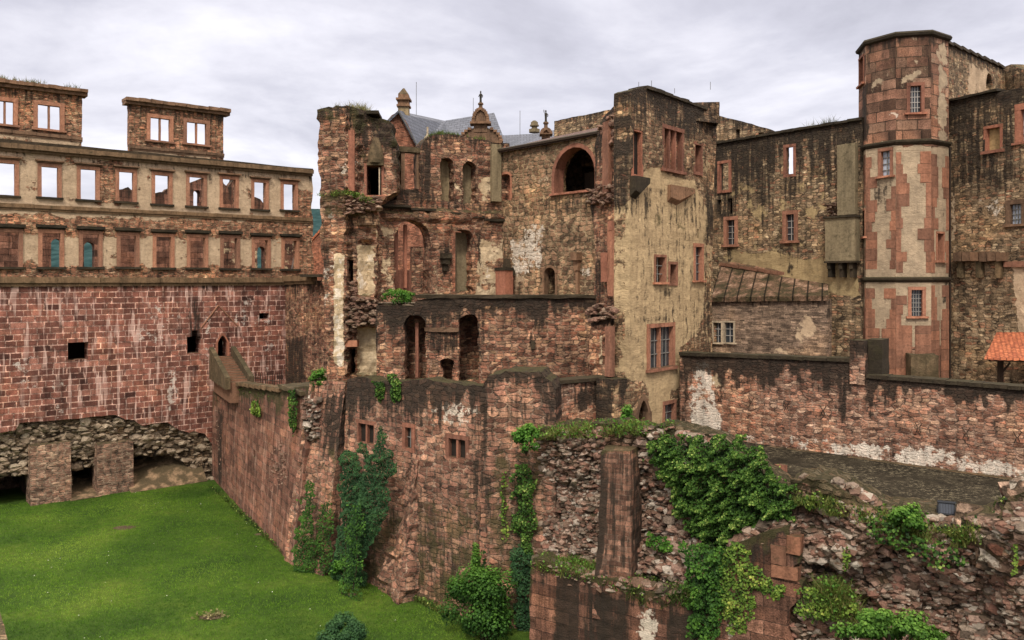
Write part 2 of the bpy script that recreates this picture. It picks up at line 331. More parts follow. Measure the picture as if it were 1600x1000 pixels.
def slate(name, c1, c2, w, h, bump=0.02, rough=0.55, moss=0.0):
    m = NT(name, rough, 0.35)
    uv = m.n("ShaderNodeUVMap").outputs[0]
    bt = m.n("ShaderNodeTexBrick"); m.put(uv, bt.inputs['Vector'])
    bt.inputs['Color1'].default_value = (0, 0, 0, 1); bt.inputs['Color2'].default_value = (1, 1, 1, 1); bt.inputs['Mortar'].default_value = (0, 0, 0, 1)
    bt.inputs['Scale'].default_value = 1.0; bt.inputs['Brick Width'].default_value = w; bt.inputs['Row Height'].default_value = h
    bt.inputs['Mortar Size'].default_value = min(h * 0.09, 0.03); bt.inputs['Mortar Smooth'].default_value = 0.3
    idr = m.sep(bt.outputs['Color'])[0]
    f = m.noise(uv, 4.0, 6, 0.7); g = m.noise(uv, 0.6, 4, 0.6)
    c = m.mix(idr, (*c1, 1), (*c2, 1))
    c = m.mix(m.math('MULTIPLY', bt.outputs['Fac'], 0.75), c, (c1[0] * .3, c1[1] * .3, c1[2] * .3, 1))
    c = m.mix(1.0, c, m.ramp(f, [(0.3, 0.72), (0.5, 1.0), (0.7, 1.22)]), 'MULTIPLY')
    if moss: c = m.mix(m.math('MULTIPLY', m.step(m.math('ADD', g, m.math('MULTIPLY', f, 0.4)), 0.72 - 0.25 * moss, 0.85), 0.85), c, (0.045, 0.036, 0.02, 1))
    m.put(c, m.b.inputs['Base Color'])
    vr = m.math('FRACT', m.math('DIVIDE', m.sep(uv)[1], h))
    m.bump(m.math('ADD', m.math('SUBTRACT', m.math('SUBTRACT', 1.0, vr), bt.outputs['Fac']), m.math('MULTIPLY', idr, 0.5)), bump)
    return m.m
M['slate'] = slate('slate_roof', (0.06, 0.068, 0.088), (0.095, 0.103, 0.128), 0.5, 0.32, 0.008)
M['tile'] = slate('orange_roof_tiles', (0.30, 0.08, 0.035), (0.52, 0.165, 0.07), 0.18, 0.17, 0.05, 0.8)
M['browntile'] = slate('brown_roof_tiles', (0.085, 0.05, 0.04), (0.15, 0.085, 0.065), 0.2, 0.16, 0.03, 0.85)
M['stoneroof'] = slate('mossy_stone_roof', (0.085, 0.05, 0.035), (0.17, 0.105, 0.072), 0.75, 9.0, 0.05, 0.9, moss=1.0)
M['step'] = dressed('worn_brown_steps', (0.13, 0.075, 0.055), (0.21, 0.12, 0.085), 0.2)

def leafmat(name, cols, trans=0.25):
    m = NT(name, 0.6, 0.12)
    a = m.n("ShaderNodeAttribute", attribute_name='leaf_tone').outputs['Fac']
    n_ = len(cols)
    c = m.ramp(a, [(i / (n_ - 1), k) for i, k in enumerate(cols)])
    m.put(c, m.b.inputs['Base Color'])
    tr = m.n("ShaderNodeBsdfTranslucent"); m.put(m.mix(1.0, c, (1.3, 1.5, 0.6, 1), 'MULTIPLY'), tr.inputs[0])
    mx = m.n("ShaderNodeMixShader"); mx.inputs[0].default_value = trans
    m.t.links.new(m.b.outputs[0], mx.inputs[1]); m.t.links.new(tr.outputs[0], mx.inputs[2]); m.t.links.new(mx.outputs[0], m.out.inputs[0])
    return m.m
M['ivy'] = leafmat('ivy_leaves', [(0.008, 0.020, 0.006), (0.024, 0.058, 0.010), (0.048, 0.108, 0.017), (0.095, 0.175, 0.028), (0.36, 0.42, 0.11)])  # brightest stop paints highlight speckles on the leaves
M['ivydark'] = leafmat('dark_ivy_leaves', [(0.012, 0.030, 0.012), (0.022, 0.06, 0.022), (0.035, 0.085, 0.028), (0.06, 0.13, 0.035)], 0.15)
M['ivyyellow'] = leafmat('yellow_green_leaves', [(0.03, 0.065, 0.013), (0.085, 0.15, 0.022), (0.17, 0.25, 0.04), (0.36, 0.38, 0.08)])
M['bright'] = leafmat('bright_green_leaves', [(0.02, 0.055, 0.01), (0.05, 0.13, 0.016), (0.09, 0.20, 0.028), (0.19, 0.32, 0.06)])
M['weeds'] = leafmat('weed_leaves', [(0.03, 0.045, 0.012), (0.07, 0.10, 0.022), (0.12, 0.145, 0.035), (0.18, 0.16, 0.055)])
M['grass'] = leafmat('grass_blades', [(0.030, 0.075, 0.008), (0.075, 0.165, 0.012), (0.125, 0.235, 0.02), (0.24, 0.33, 0.05)], 0.2)
M['dry'] = leafmat('dry_grass', [(0.08, 0.08, 0.03), (0.16, 0.14, 0.06), (0.26, 0.22, 0.11)], 0.2)
_m = NT('forest_canopy', 1.0, 0.0); _o = _m.n("ShaderNodeTexCoord").outputs['Object']
_m.put(_m.ramp(_m.noise(_o, 0.06, 6, 0.75), [(0.3, (0.010, 0.020, 0.020)), (0.5, (0.022, 0.046, 0.046)), (0.7, (0.045, 0.08, 0.078))]), _m.b.inputs['Base Color']); M['forest'] = _m.m  # teal tones put the distance haze into the canopy colour

# ---------------------------------------------------------------- objects, parents, tags
WMX = {}
def link(o, parent=None, Mw=None):
    COL.objects.link(o)
    Mw = Mw or Matrix.Identity(4)
    if parent is not None:
        o.parent = parent
        o.matrix_basis = WMX[parent.name].inverted() @ Mw
    else:
        o.matrix_basis = Mw
    WMX[o.name] = Mw.copy()
    return o
def tag(o, label=None, cat=None, group=None, kind=None):
    if label: o['label'] = label
    if cat: o['category'] = cat
    if group: o['group'] = group
    if kind: o['kind'] = kind
    return o
def thing(name, label, cat, loc=(0, 0, 0), group=None):
    o = bpy.data.objects.new(name, None); o.empty_display_size = 0.5
    link(o, None, Matrix.Translation(Vector(loc)))
    return tag(o, label, cat, group)

def G(px, d): return Vector(((px - CX) / FPX * d, d))
def P(px, py, d): return Vector(((px - CX) / FPX * d, d, EYE + (HY - py) / FPX * d))
def ZR(z): return EYE + z

def in_poly(x, y, poly):
    x = np.asarray(x); y = np.asarray(y); r = np.zeros(x.shape, bool)
    n = len(poly); j = n - 1
    for i in range(n):
        xi, yi = poly[i]; xj, yj = poly[j]
        if yi != yj:
            c = ((yi > y) != (yj > y)) & (x < (xj - xi) * (y - yi) / (yj - yi) + xi)
            r ^= c
        j = i
    return r
def poly_dist(x, y, poly):
    best = np.full(np.shape(x), 1e9)
    n = len(poly)
    for i in range(n):
        ax, ay = poly[i]; bx, by = poly[(i + 1) % n]
        dx, dy = bx - ax, by - ay; L = dx * dx + dy * dy + 1e-12
        t = np.clip(((x - ax) * dx + (y - ay) * dy) / L, 0, 1)
        best = np.minimum(best, np.hypot(x - ax - t * dx, y - ay - t * dy))
    return best
def sdf(x, y, poly):
    d = poly_dist(x, y, poly)
    return np.where(in_poly(x, y, poly), d, -d)

class Wall:
    """vertical plane through two ground points; local x along it, y away from the viewer's side, z up"""
    def __init__(s, x0, d0, x1, d1):
        s.A = G(x0, d0); s.B = G(x1, d1)
        s.t = (s.B - s.A).normalized()
        s.y = Vector((-s.t.y, s.t.x))
        s.M = Matrix(((s.t.x, s.y.x, 0, s.A.x), (s.t.y, s.y.y, 0, s.A.y), (0, 0, 1, 0), (0, 0, 0, 1)))
    def uz(s, px, py, y=0.0):
        A = s.A + s.y * y
        r = Vector(((px - CX) / FPX, 1.0))
        k = (A.x * s.t.y - A.y * s.t.x) / (r.x * s.t.y - r.y * s.t.x)
        u = (r * k - A).dot(s.t)
        return u, EYE + (HY - py) / FPX * k
    def u(s, px, y=0.0): return s.uz(px, 440, y)[0]
    def px(s, u, y, z):
        X = s.A.x + s.t.x * u + s.y.x * y; Y = s.A.y + s.t.y * u + s.y.y * y
        return CX + FPX * X / Y, HY - (z - EYE) * FPX / Y
    def rect(s, x0, y0, x1, y1):
        u0 = s.u(x0); u1 = s.u(x1); xm = (x0 + x1) / 2
        return u0, s.uz(xm, y1)[1], u1, s.uz(xm, y0)[1]
    def shift(s, y):
        w = Wall.__new__(Wall); w.A = s.A + s.y * y; w.B = s.B + s.y * y; w.t = s.t; w.y = s.y
        w.M = Matrix(((s.t.x, s.y.x, 0, w.A.x), (s.t.y, s.y.y, 0, w.A.y), (0, 0, 1, 0), (0, 0, 0, 1)))
        return w

def rect_hole(r): return [(r[0], r[1]), (r[2], r[1]), (r[2], r[3]), (r[0], r[3])]
def arch_hole(r, k=1.0, n=9):
    u0, z0, u1, z1 = r; rr = (u1 - u0) / 2; h = min(rr * k, (z1 - z0) * 0.9); zs = z1 - h; c = (u0 + u1) / 2
    pts = [(u0, z0), (u1, z0)]
    for i in range(n + 1):
        a = math.pi * i / n
        if k > 1.2:   # pointed
            f = 1 - abs(math.cos(a)) ** 1.6
            pts.append((c + rr * math.cos(a), zs + h * f))
        else: pts.append((c + rr * math.cos(a), zs + h * math.sin(a)))
    return pts

def eval_feats(feats, px, py, topd, mask):
    chn = {'P': 0, 'D': 1, 'M': 2, 'W': 3}
    for f in feats:
        c = chn[f[0]]; k = f[1]
        if k == 'all': v = np.full(px.shape, f[2])
        elif k == 'p': v = np.clip(0.5 + sdf(px, py, f[3]) / f[4], 0, 1) * f[2]
        elif k == 'e':
            cx, cy, rx, ry = f[3]; q = np.hypot((px - cx) / rx, (py - cy) / ry); v = np.clip(1.6 - q * 1.1, 0, 1) * f[2]
        elif k == 'top':
            dd = np.array([0.75 + 1.0 * mn.noise(Vector((x * 0.022, 3.3, 0))) + 1.1 * mn.noise(Vector((x * 0.09, 7.1, 0))) + 0.6 * mn.noise(Vector((x * 0.3, 1.1, 0))) for x in px])
            v = np.clip(1 - topd / (f[3] * 1.9 * np.clip(dd, 0.18, 2.2)), 0, 1) ** 0.6 * f[2]
        elif k == 'not':
            v = np.clip(0.5 + sdf(px, py, f[3]) / f[4], 0, 1)
            mask[:, c] *= (1 - v * f[2]); continue
        elif k == 'y': # vertical gradient between two rows
            v = np.clip((py - f[3]) / (f[4] - f[3]), 0, 1) * f[2]
        mask[:, c] = np.maximum(mask[:, c], v) if f[2] >= 0 else mask[:, c] + v
    return mask

def finish(name, verts, faces, uvs_fn, mat, parent, Mw, mask=None, smooth=False, mats=None, fmi=None):
    me = bpy.data.meshes.new(name)
    me.from_pydata([tuple(v) for v in verts], [], faces)
    me.update()
    nl = len(me.loops)
    co = np.empty(len(me.vertices) * 3, np.float32); me.vertices.foreach_get('co', co); co = co.reshape(-1, 3)
    vi = np.empty(nl, np.int32); me.loops.foreach_get('vertex_index', vi)
    nf = len(me.polygons)
    nr = np.empty(nf * 3, np.float32); me.polygons.foreach_get('normal', nr); nr = nr.reshape(-1, 3)
    tot = np.empty(nf, np.int32); me.polygons.foreach_get('loop_total', tot)
    ln = np.repeat(nr, tot, axis=0)
    uv = uvs_fn(co[vi], ln, vi)
    lay = me.uv_layers.new(name='UVMap'); lay.data.foreach_set('uv', uv.astype(np.float32).ravel())
    if mask is None: mask = np.zeros((len(me.vertices), 4))
    if mask is not None:
        a = me.color_attributes.new('mask', 'FLOAT_COLOR', 'POINT'); a.data.foreach_set('color', mask.astype(np.float32).ravel())
    me.materials.append(mat)
    if mats:
        for q in mats: me.materials.append(q)
    if fmi is not None: me.polygons.foreach_set('material_index', np.asarray(fmi, np.int32))
    me.polygons.foreach_set('use_smooth', np.full(nf, smooth))
    o = bpy.data.objects.new(name, me)
    return link(o, parent, Mw)
def uv_wall(c, n, vi):
    top = np.abs(n[:, 2]) > 0.75
    return np.stack([np.where(top, c[:, 0], c[:, 0] + c[:, 1]), np.where(top, c[:, 1], c[:, 2])], 1)
def uv_box(c, n, vi):
    top = np.abs(n[:, 2]) > 0.7; sx = (np.abs(n[:, 0]) > np.abs(n[:, 1]))
    u = np.where(top, c[:, 0], np.where(sx, c[:, 1], c[:, 0])); v = np.where(top, c[:, 1], c[:, 2])
    return np.stack([u, v], 1)

def densify(poly, res, rag, seed, lo=None):
    out = []
    n = len(poly)
    for i in range(n):
        a = Vector(poly[i]); b = Vector(poly[(i + 1) % n]); d = b - a; L = d.length
        if L < 1e-6: continue
        k = max(1, int(round(L / res))); nn = Vector((-d.y, d.x)) / L
        for j in range(k):
            p = a + d * (j / k)
            if rag > 0 and (lo is None or p.y > lo):
                f = mn.noise(Vector((p.x * 1.7 + seed, p.y * 1.7, seed))) + 0.7 * mn.noise(Vector((p.x * 4.3, p.y * 4.3 + seed, 1)))
                p = p + nn * (f * rag) + d.normalized() * (mn.noise(Vector((p.y * 3, p.x * 3, seed))) * rag * 0.4 if j else 0)
            out.append((p.x, p.y))
    return out

def build_wall(name, w, outline, holes=(), th=1.0, res=0.3, rag=0.06, hrag=0.02, relief=0.03, mat='rubble', parent=None, feats=(), batter=0.0, disp=None, seed=0, back=None, stepy=0):
    ol = []
    for p in outline:
        if isinstance(p[1], tuple): ol.append((w.u(p[0]), ZR(p[1][1])))
        else: ol.append(w.uz(p[0], p[1]))
    zmin = min(p[1] for p in ol); zmax = max(p[1] for p in ol)
    D = densify(ol, res, rag, seed + 0.37, zmin + 0.05)
    H = [densify(h, res * 0.8, hrag, seed + 3.1) for h in holes]
    pts = list(D); edges = [(i, (i + 1) % len(D)) for i in range(len(D))]
    for h in H:
        b = len(pts); pts += h; edges += [(b + i, b + (i + 1) % len(h)) for i in range(len(h))]
    xs = [p[0] for p in D]; u0, u1 = min(xs), max(xs)
    gx, gz = np.meshgrid(np.arange(u0, u1, res), np.arange(zmin, zmax, res * 0.9))
    gx = gx + (np.arange(gx.shape[0]) % 2)[:, None] * res * 0.5
    rr = np.random.default_rng(int(seed * 10) + 5)
    gx = (gx + rr.uniform(-.2, .2, gx.shape) * res).ravel(); gz = (gz + rr.uniform(-.2, .2, gz.shape) * res).ravel()
    ok = in_poly(gx, gz, D) & (poly_dist(gx, gz, D) > res * 0.4)
    for h in H: ok &= ~in_poly(gx, gz, h) & (poly_dist(gx, gz, h) > res * 0.35)
    pts += list(zip(gx[ok], gz[ok]))
    r = delaunay_2d_cdt([Vector(p) for p in pts], edges, [], 0, 1e-5)
    vs = np.array([(v.x, v.y) for v in r[0]]); fs = np.array([f for f in r[2] if len(f) == 3])
    c = vs[fs].mean(axis=1)
    ok = in_poly(c[:, 0], c[:, 1], D)
    for h in H: ok &= ~in_poly(c[:, 0], c[:, 1], h)
    fs = fs[ok]
    # orientation: front must face -y  -> (x,z) ccw gives normal -y
    a, b_, c_ = vs[fs[:, 0]], vs[fs[:, 1]], vs[fs[:, 2]]
    ar = (b_[:, 0] - a[:, 0]) * (c_[:, 1] - a[:, 1]) - (b_[:, 1] - a[:, 1]) * (c_[:, 0] - a[:, 0])
    fs = np.where((ar < 0)[:, None], fs[:, ::-1], fs)
    used = np.unique(fs); remap = -np.ones(len(vs), int); remap[used] = np.arange(len(used)); vs = vs[used]; fs = remap[fs]
    n = len(vs)
    yy = np.zeros(n)
    for i in range(n):
        x, z = vs[i]
        f = mn.noise(Vector((x * 0.35, z * 0.35, seed))) * 1.5 + mn.noise(Vector((x * 1.6, z * 2.2, seed + 9))) + 0.6 * mn.noise(Vector((x * 4.5, z * 7, seed + 4)))
        yy[i] = -relief * f
    yy -= batter * (zmax - vs[:, 1])
    px, py = w.px(vs[:, 0], 0, vs[:, 1])
    if disp is not None: yy = yy + disp(vs[:, 0], vs[:, 1], px, py)
    # distance below the top edge
    topz = np.full(n, zmin - 1.0)
    m_ = len(D)
    for i in range(m_):
        (ax, az), (bx, bz) = D[i], D[(i + 1) % m_]
        if abs(ax - bx) < 1e-6: continue
        lo, hi = min(ax, bx), max(ax, bx)
        s_ = (vs[:, 0] >= lo - 1e-6) & (vs[:, 0] <= hi + 1e-6)
        zz = az + (bz - az) * (vs[:, 0] - ax) / (bx - ax)
        topz = np.where(s_, np.maximum(topz, zz), topz)
    topd = np.maximum(0, topz - vs[:, 1])
    mask = np.zeros((n, 4)); mask = eval_feats(feats, px, py, topd, mask)
    front = np.stack([vs[:, 0], yy, vs[:, 1]], 1)
    backv = np.stack([vs[:, 0], np.full(n, th) + RNG.uniform(-.02, .02, n), vs[:, 1]], 1)
    # boundary edges
    E = {}
    for t in fs:
        for i in range(3):
            e = (int(t[i]), int(t[(i + 1) % 3]))
            E[e] = 1
    bd = [e for e in E if (e[1], e[0]) not in E]
    nr_ = max(1, int(round(th / max(res * 1.3, 0.3))))
    allv = [front, backv]; base = 2 * n
    bverts = sorted({v for e in bd for v in e}); bidx = {v: i for i, v in enumerate(bverts)}
    rings = []
    for k in range(1, nr_):
        t = k / nr_
        ring = front[bverts] * (1 - t) + backv[bverts] * t
        ring = ring + RNG.uniform(-1, 1, ring.shape) * rag * 0.35
        allv.append(ring); rings.append(base); base += len(bverts)
    V = np.concatenate(allv)
    faces = [tuple(int(q) for q in t) for t in fs] + [(int(t[2]) + n, int(t[1]) + n, int(t[0]) + n) for t in fs]
    def idx(v, k):
        if k == 0: return v
        if k == nr_: return v + n
        return rings[k - 1] + bidx[v]
    for a_, b2 in bd:
        for k in range(nr_): faces.append((idx(b2, k), idx(a_, k), idx(a_, k + 1), idx(b2, k + 1)))
    mk = np.concatenate([mask, mask] + [mask[bverts]] * (nr_ - 1))
    if n: mk[n:, 0] *= 0.5
    return finish(name, V, faces, uv_wall, M[mat], parent, w.M, mk)

# ---- many boxes, tubes and polygons in one mesh
class MB:
    def __init__(s): s.v = []; s.f = []
    def box(s, x0, x1, y0, y1, z0, z1, sub=0.45, jit=0.008, taper=0.0):
        nx, ny, nz = [max(1, min(14, int(round(abs(q) / sub)))) for q in (x1 - x0, y1 - y0, z1 - z0)]
        ids = {}
        def vid(i, j, k):
            if (i, j, k) not in ids:
                t = k / nz * taper
                x = x0 + (x1 - x0) * i / nx; y = y0 + (y1 - y0) * j / ny; z = z0 + (z1 - z0) * k / nz
                x += ((x0 + x1) / 2 - x) * t; y += ((y0 + y1) / 2 - y) * t
                s.v.append((x + random.uniform(-jit, jit), y + random.uniform(-jit, jit), z + random.uniform(-jit, jit)))
                ids[(i, j, k)] = len(s.v) - 1
            return ids[(i, j, k)]
        for i in range(nx):
            for j in range(ny):
                s.f.append((vid(i, j, nz), vid(i + 1, j, nz), vid(i + 1, j + 1, nz), vid(i, j + 1, nz)))
                s.f.append((vid(i, j, 0), vid(i, j + 1, 0), vid(i + 1, j + 1, 0), vid(i + 1, j, 0)))
        for i in range(nx):
            for k in range(nz):
                s.f.append((vid(i, 0, k), vid(i + 1, 0, k), vid(i + 1, 0, k + 1), vid(i, 0, k + 1)))
                s.f.append((vid(i, ny, k), vid(i, ny, k + 1), vid(i + 1, ny, k + 1), vid(i + 1, ny, k)))
        for j in range(ny):
            for k in range(nz):
                s.f.append((vid(0, j, k), vid(0, j, k + 1), vid(0, j + 1, k + 1), vid(0, j + 1, k)))
                s.f.append((vid(nx, j, k), vid(nx, j + 1, k), vid(nx, j + 1, k + 1), vid(nx, j, k + 1)))
        return s
    def poly(s, pts, thick=None, dirv=(0, 0, -1)):
        b = len(s.v); n = len(pts)
        s.v += [tuple(p) for p in pts]; s.f.append(tuple(range(b, b + n)))
        if thick:
            d = Vector(dirv) * thick
            s.v += [tuple(Vector(p) + d) for p in pts]; s.f.append(tuple(range(b + 2 * n - 1, b + n - 1, -1)))
            for i in range(n): s.f.append((b + i, b + n + i, b + n + (i + 1) % n, b + (i + 1) % n))
        return s
    def tube(s, pts, r, n=6, r2=None):
        b = len(s.v); m = len(pts)
        for i, p in enumerate(pts):
            p = Vector(p); d = (Vector(pts[min(i + 1, m - 1)]) - Vector(pts[max(i - 1, 0)])).normalized()
            a = d.orthogonal().normalized(); c = d.cross(a)
            rr = r if r2 is None else r + (r2 - r) * i / (m - 1)
            for k in range(n): t = 2 * math.pi * k / n; s.v.append(tuple(p + a * (rr * math.cos(t)) + c * (rr * math.sin(t))))
        for i in range(m - 1):
            for k in range(n): s.f.append((b + i * n + k, b + i * n + (k + 1) % n, b + (i + 1) * n + (k + 1) % n, b + (i + 1) * n + k))
        s.f.append(tuple(range(b + n - 1, b - 1, -1))); s.f.append(tuple(range(b + (m - 1) * n, b + m * n)))
        return s
    def lathe(s, c, prof, n=12, sq=None, rot=0.0):
        """prof: (radius, z) list"""
        b = len(s.v); c = Vector(c)
        for r_, z in prof:
            for k in range(n):
                t = 2 * math.pi * (k + 0.5) / n + rot; s.v.append((c.x + r_ * math.cos(t), c.y + r_ * math.sin(t), c.z + z))
        for i in range(len(prof) - 1):
            for k in range(n): s.f.append((b + i * n + k, b + i * n + (k + 1) % n, b + (i + 1) * n + (k + 1) % n, b + (i + 1) * n + k))
        s.f.append(tuple(range(b + n - 1, b - 1, -1))); e = b + (len(prof) - 1) * n; s.f.append(tuple(range(e, e + n)))
        return s
    def build(s, name, mat, parent=None, Mw=None, feats=(), smooth=False, w=None, uvf=None):
        mk = None
        if feats and w is not None:
            V = np.array(s.v); px, py = w.px(V[:, 0], V[:, 1], V[:, 2])
            mk = eval_feats(feats, px, py, np.maximum(0, V[:, 2].max() - V[:, 2]), np.zeros((len(V), 4)))
        elif feats:
            V = np.array(s.v); px = CX + FPX * V[:, 0] / V[:, 1]; py = HY - (V[:, 2] - EYE) * FPX / V[:, 1]
            mk = eval_feats(feats, px, py, np.maximum(0, V[:, 2].max() - V[:, 2]), np.zeros((len(V), 4)))
        return finish(name, s.v, s.f, uvf or uv_box, M[mat] if isinstance(mat, str) else mat, parent, Mw, mk, smooth)

def loft(name, bot, top, mat, parent, res=0.35, amp=0.05, feats=(), seed=0, closed=True, cap=True, blocky=0.0):
    """solid between two world-space rings with the same number of corners"""
    bot = [Vector(p) for p in bot]; top = [Vector(p) for p in top]; n = len(bot)
    ring_b, ring_t, per = [], [], []; acc = 0.0
    ns = n if closed else n - 1
    for i in range(ns):
        a, b = bot[i], bot[(i + 1) % n]; c, d = top[i], top[(i + 1) % n]
        L = max((b - a).length, (d - c).length); k = max(1, int(round(L / res)))
        for j in range(k): ring_b.append(a.lerp(b, j / k)); ring_t.append(c.lerp(d, j / k)); per.append(acc + L * j / k)
        acc += L
    if not closed: ring_b.append(bot[-1]); ring_t.append(top[-1]); per.append(acc)
    Hh = max((t - b).length for b, t in zip(bot, top)); nz = max(1, int(round(Hh / res)))
    m = len(ring_b); V = []; U = []
    cb = sum(ring_b, Vector()) / m; ct = sum(ring_t, Vector()) / m
    for k in range(nz + 1):
        t = k / nz; cc = cb.lerp(ct, t)
        for i in range(m):
            p = ring_b[i].lerp(ring_t[i], t)
            o = (p - cc); o.z = 0; o = o.normalized() if o.length > 0 else Vector()
            f = mn.noise(p * 0.5 + Vector((seed, 0, 0))) * 1.3 + mn.noise(p * 2.0) + 0.6 * mn.noise(p * 5.0)
            p = p + o * (amp * f)
            if blocky: p = p + o * (blocky * (mn.cell(Vector((per[i] / 0.9, p.z / 0.42, seed))) - 0.5))
            V.append(p); U.append((per[i], p.z))
    F = []
    for k in range(nz):
        for i in range(m if closed else m - 1):
            j = (i + 1) % m; F.append((k * m + i, k * m + j, (k + 1) * m + j, (k + 1) * m + i))
    if cap and closed:
        V.append(ct + Vector((0, 0, 0.02))); U.append((ct.x, ct.y)); q = len(V) - 1
        for i in range(m): F.append((nz * m + i, nz * m + (i + 1) % m, q))
    Va = np.array([tuple(v) for v in V]); U = np.array(U)
    px = CX + FPX * Va[:, 0] / Va[:, 1]; py = HY - (Va[:, 2] - EYE) * FPX / Va[:, 1]
    mk = eval_feats(feats, px, py, np.maximum(0, Va[:, 2].max() - Va[:, 2]), np.zeros((len(Va), 4)))
    last = per[-1]
    def uvf(c, nn, vi):
        uv = U[vi].copy()
        top_ = np.abs(nn[:, 2]) > 0.75
        uv[top_] = c[top_][:, :2]
        if closed:
            # unwrap the seam: loops of faces that close the ring
            pass
        return uv
    return finish(name, V, F, uvf, M[mat], parent, None, mk)

# ---- window: frame + sub-parts; returns the hole to cut in the wall
def ring_boxes(mb, r, fr, y0, y1, bottom=True, jit=0.008):
    u0, z0, u1, z1 = r
    mb.box(u0 - fr, u0, y0, y1, z0, z1, jit=jit); mb.box(u1, u1 + fr, y0, y1, z0, z1, jit=jit)
    mb.box(u0 - fr, u1 + fr, y0 - 0.01, y1, z1, z1 + fr, jit=jit)
    if bottom: mb.box(u0 - fr, u1 + fr, y0, y1, z0 - fr, z0, jit=jit)
def arch_ring(mb, r, fr, y0, y1, k=1.0, legs=True):
    inner = arch_hole(r, k, 10)[2:]; u0, z0, u1, z1 = r
    outer = arch_hole((u0 - fr, z0, u1 + fr, z1 + fr), k * (1.0 if k <= 1.2 else 1.0), 10)[2:]
    for i in range(len(inner) - 1):
        a, b, c, d = inner[i], inner[i + 1], outer[i + 1], outer[i]
        q = len(mb.v)
        for yy in (y0, y1):
            for p in (a, b, c, d): mb.v.append((p[0], yy, p[1]))
        mb.f += [(q + 3, q + 2, q + 1, q), (q + 4, q + 5, q + 6, q + 7), (q, q + 1, q + 5, q + 4), (q + 2, q + 3, q + 7, q + 6)]
    if legs:
        zs = inner[0][1]
        mb.box(u0 - fr, u0, y0, y1, z0, zs); mb.box(u1, u1 + fr, y0, y1, z0, zs)
def window(parent, w, x0, y0, x1, y1, fr=0.16, proud=0.05, depth=0.3, mat='red', arch=0, sill=0.12, hood=0, mull=(), transom=(), glass=None, bars=None,
           room=0, th=1.0, name='window', label=None, bottom=True, hoodmat='coping', barmat='lead', batter_y=0.0, ra=0.12):
    r = w.rect(x0, y0, x1, y1); u0, z0, u1, z1 = r
    Y = batter_y
    f = None
    if fr > 0:
        mb = MB()
        if arch: arch_ring(mb, r, fr, Y - proud, Y + depth, arch)
        else: ring_boxes(mb, r, fr, Y - proud, Y + depth, bottom=bottom and not sill)
        f = mb.build(name, mat, parent, w.M)
    else:
        mb = MB(); mb.box(u0 - 0.02, u1 + 0.02, Y + 0.25, Y + 0.45, z0 - 0.08, z0 + 0.01, jit=0.01); f = mb.build(name, 'brownst', parent, w.M)
    if label: f['label'] = label
    if sill and fr > 0: MB().box(u0 - fr - 0.1, u1 + fr + 0.1, Y - proud - 0.1, Y + depth, z0 - sill, z0, jit=0.012).build('sill', 'coping' if hood else mat, f, w.M)
    if hood:
        mb = MB(); mb.box(u0 - fr - 0.14, u1 + fr + 0.14, Y - proud - 0.22, Y + 0.1, z1 + fr + 0.10, z1 + fr + 0.10 + hood, jit=0.015)
        mb.box(u0 - fr - 0.05, u1 + fr + 0.05, Y - proud - 0.1, Y + 0.1, z1 + fr + 0.02, z1 + fr + 0.10, jit=0.01)
        mb.build('hood', hoodmat, f, w.M)
    for q in mull:
        uc = u0 + (u1 - u0) * q; MB().box(uc - 0.06, uc + 0.06, Y + 0.0, Y + 0.22, z0, z1).build('mullion', mat, f, w.M)
    for q in transom:
        zc_ = z0 + (z1 - z0) * q; MB().box(u0, u1, Y + 0.02, Y + 0.2, zc_ - 0.055, zc_ + 0.055).build('transom', mat, f, w.M)
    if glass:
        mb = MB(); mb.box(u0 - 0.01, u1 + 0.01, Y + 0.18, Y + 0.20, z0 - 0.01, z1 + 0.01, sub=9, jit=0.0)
        mb.build('pane_or_void', glass, f, w.M)
    if bars:
        mb = MB()
        for i in range(1, bars[0]):
            uc = u0 + (u1 - u0) * i / bars[0]; mb.box(uc - 0.018, uc + 0.018, Y + 0.13, Y + 0.165, z0, z1, sub=9, jit=0)
        for i in range(1, bars[1]):
            zc_ = z0 + (z1 - z0) * i / bars[1]; mb.box(u0, u1, Y + 0.125, Y + 0.17, zc_ - 0.018, zc_ + 0.018, sub=9, jit=0)
        mb.build('glazing_bars', barmat, f, w.M)
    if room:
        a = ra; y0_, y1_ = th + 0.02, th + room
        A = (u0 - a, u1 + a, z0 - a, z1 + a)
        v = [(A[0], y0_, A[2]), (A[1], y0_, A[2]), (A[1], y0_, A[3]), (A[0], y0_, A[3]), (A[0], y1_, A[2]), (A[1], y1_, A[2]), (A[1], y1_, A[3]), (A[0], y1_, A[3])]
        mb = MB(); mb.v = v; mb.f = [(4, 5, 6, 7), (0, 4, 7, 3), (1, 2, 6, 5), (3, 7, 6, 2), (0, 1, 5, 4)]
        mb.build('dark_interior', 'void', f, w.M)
    ex = fr * 0.5
    rr = (u0 - ex, z0 - (0.05 if fr > 0 else 0), u1 + ex, z1 + ex)
    return arch_hole(rr, arch) if arch else rect_hole(rr)

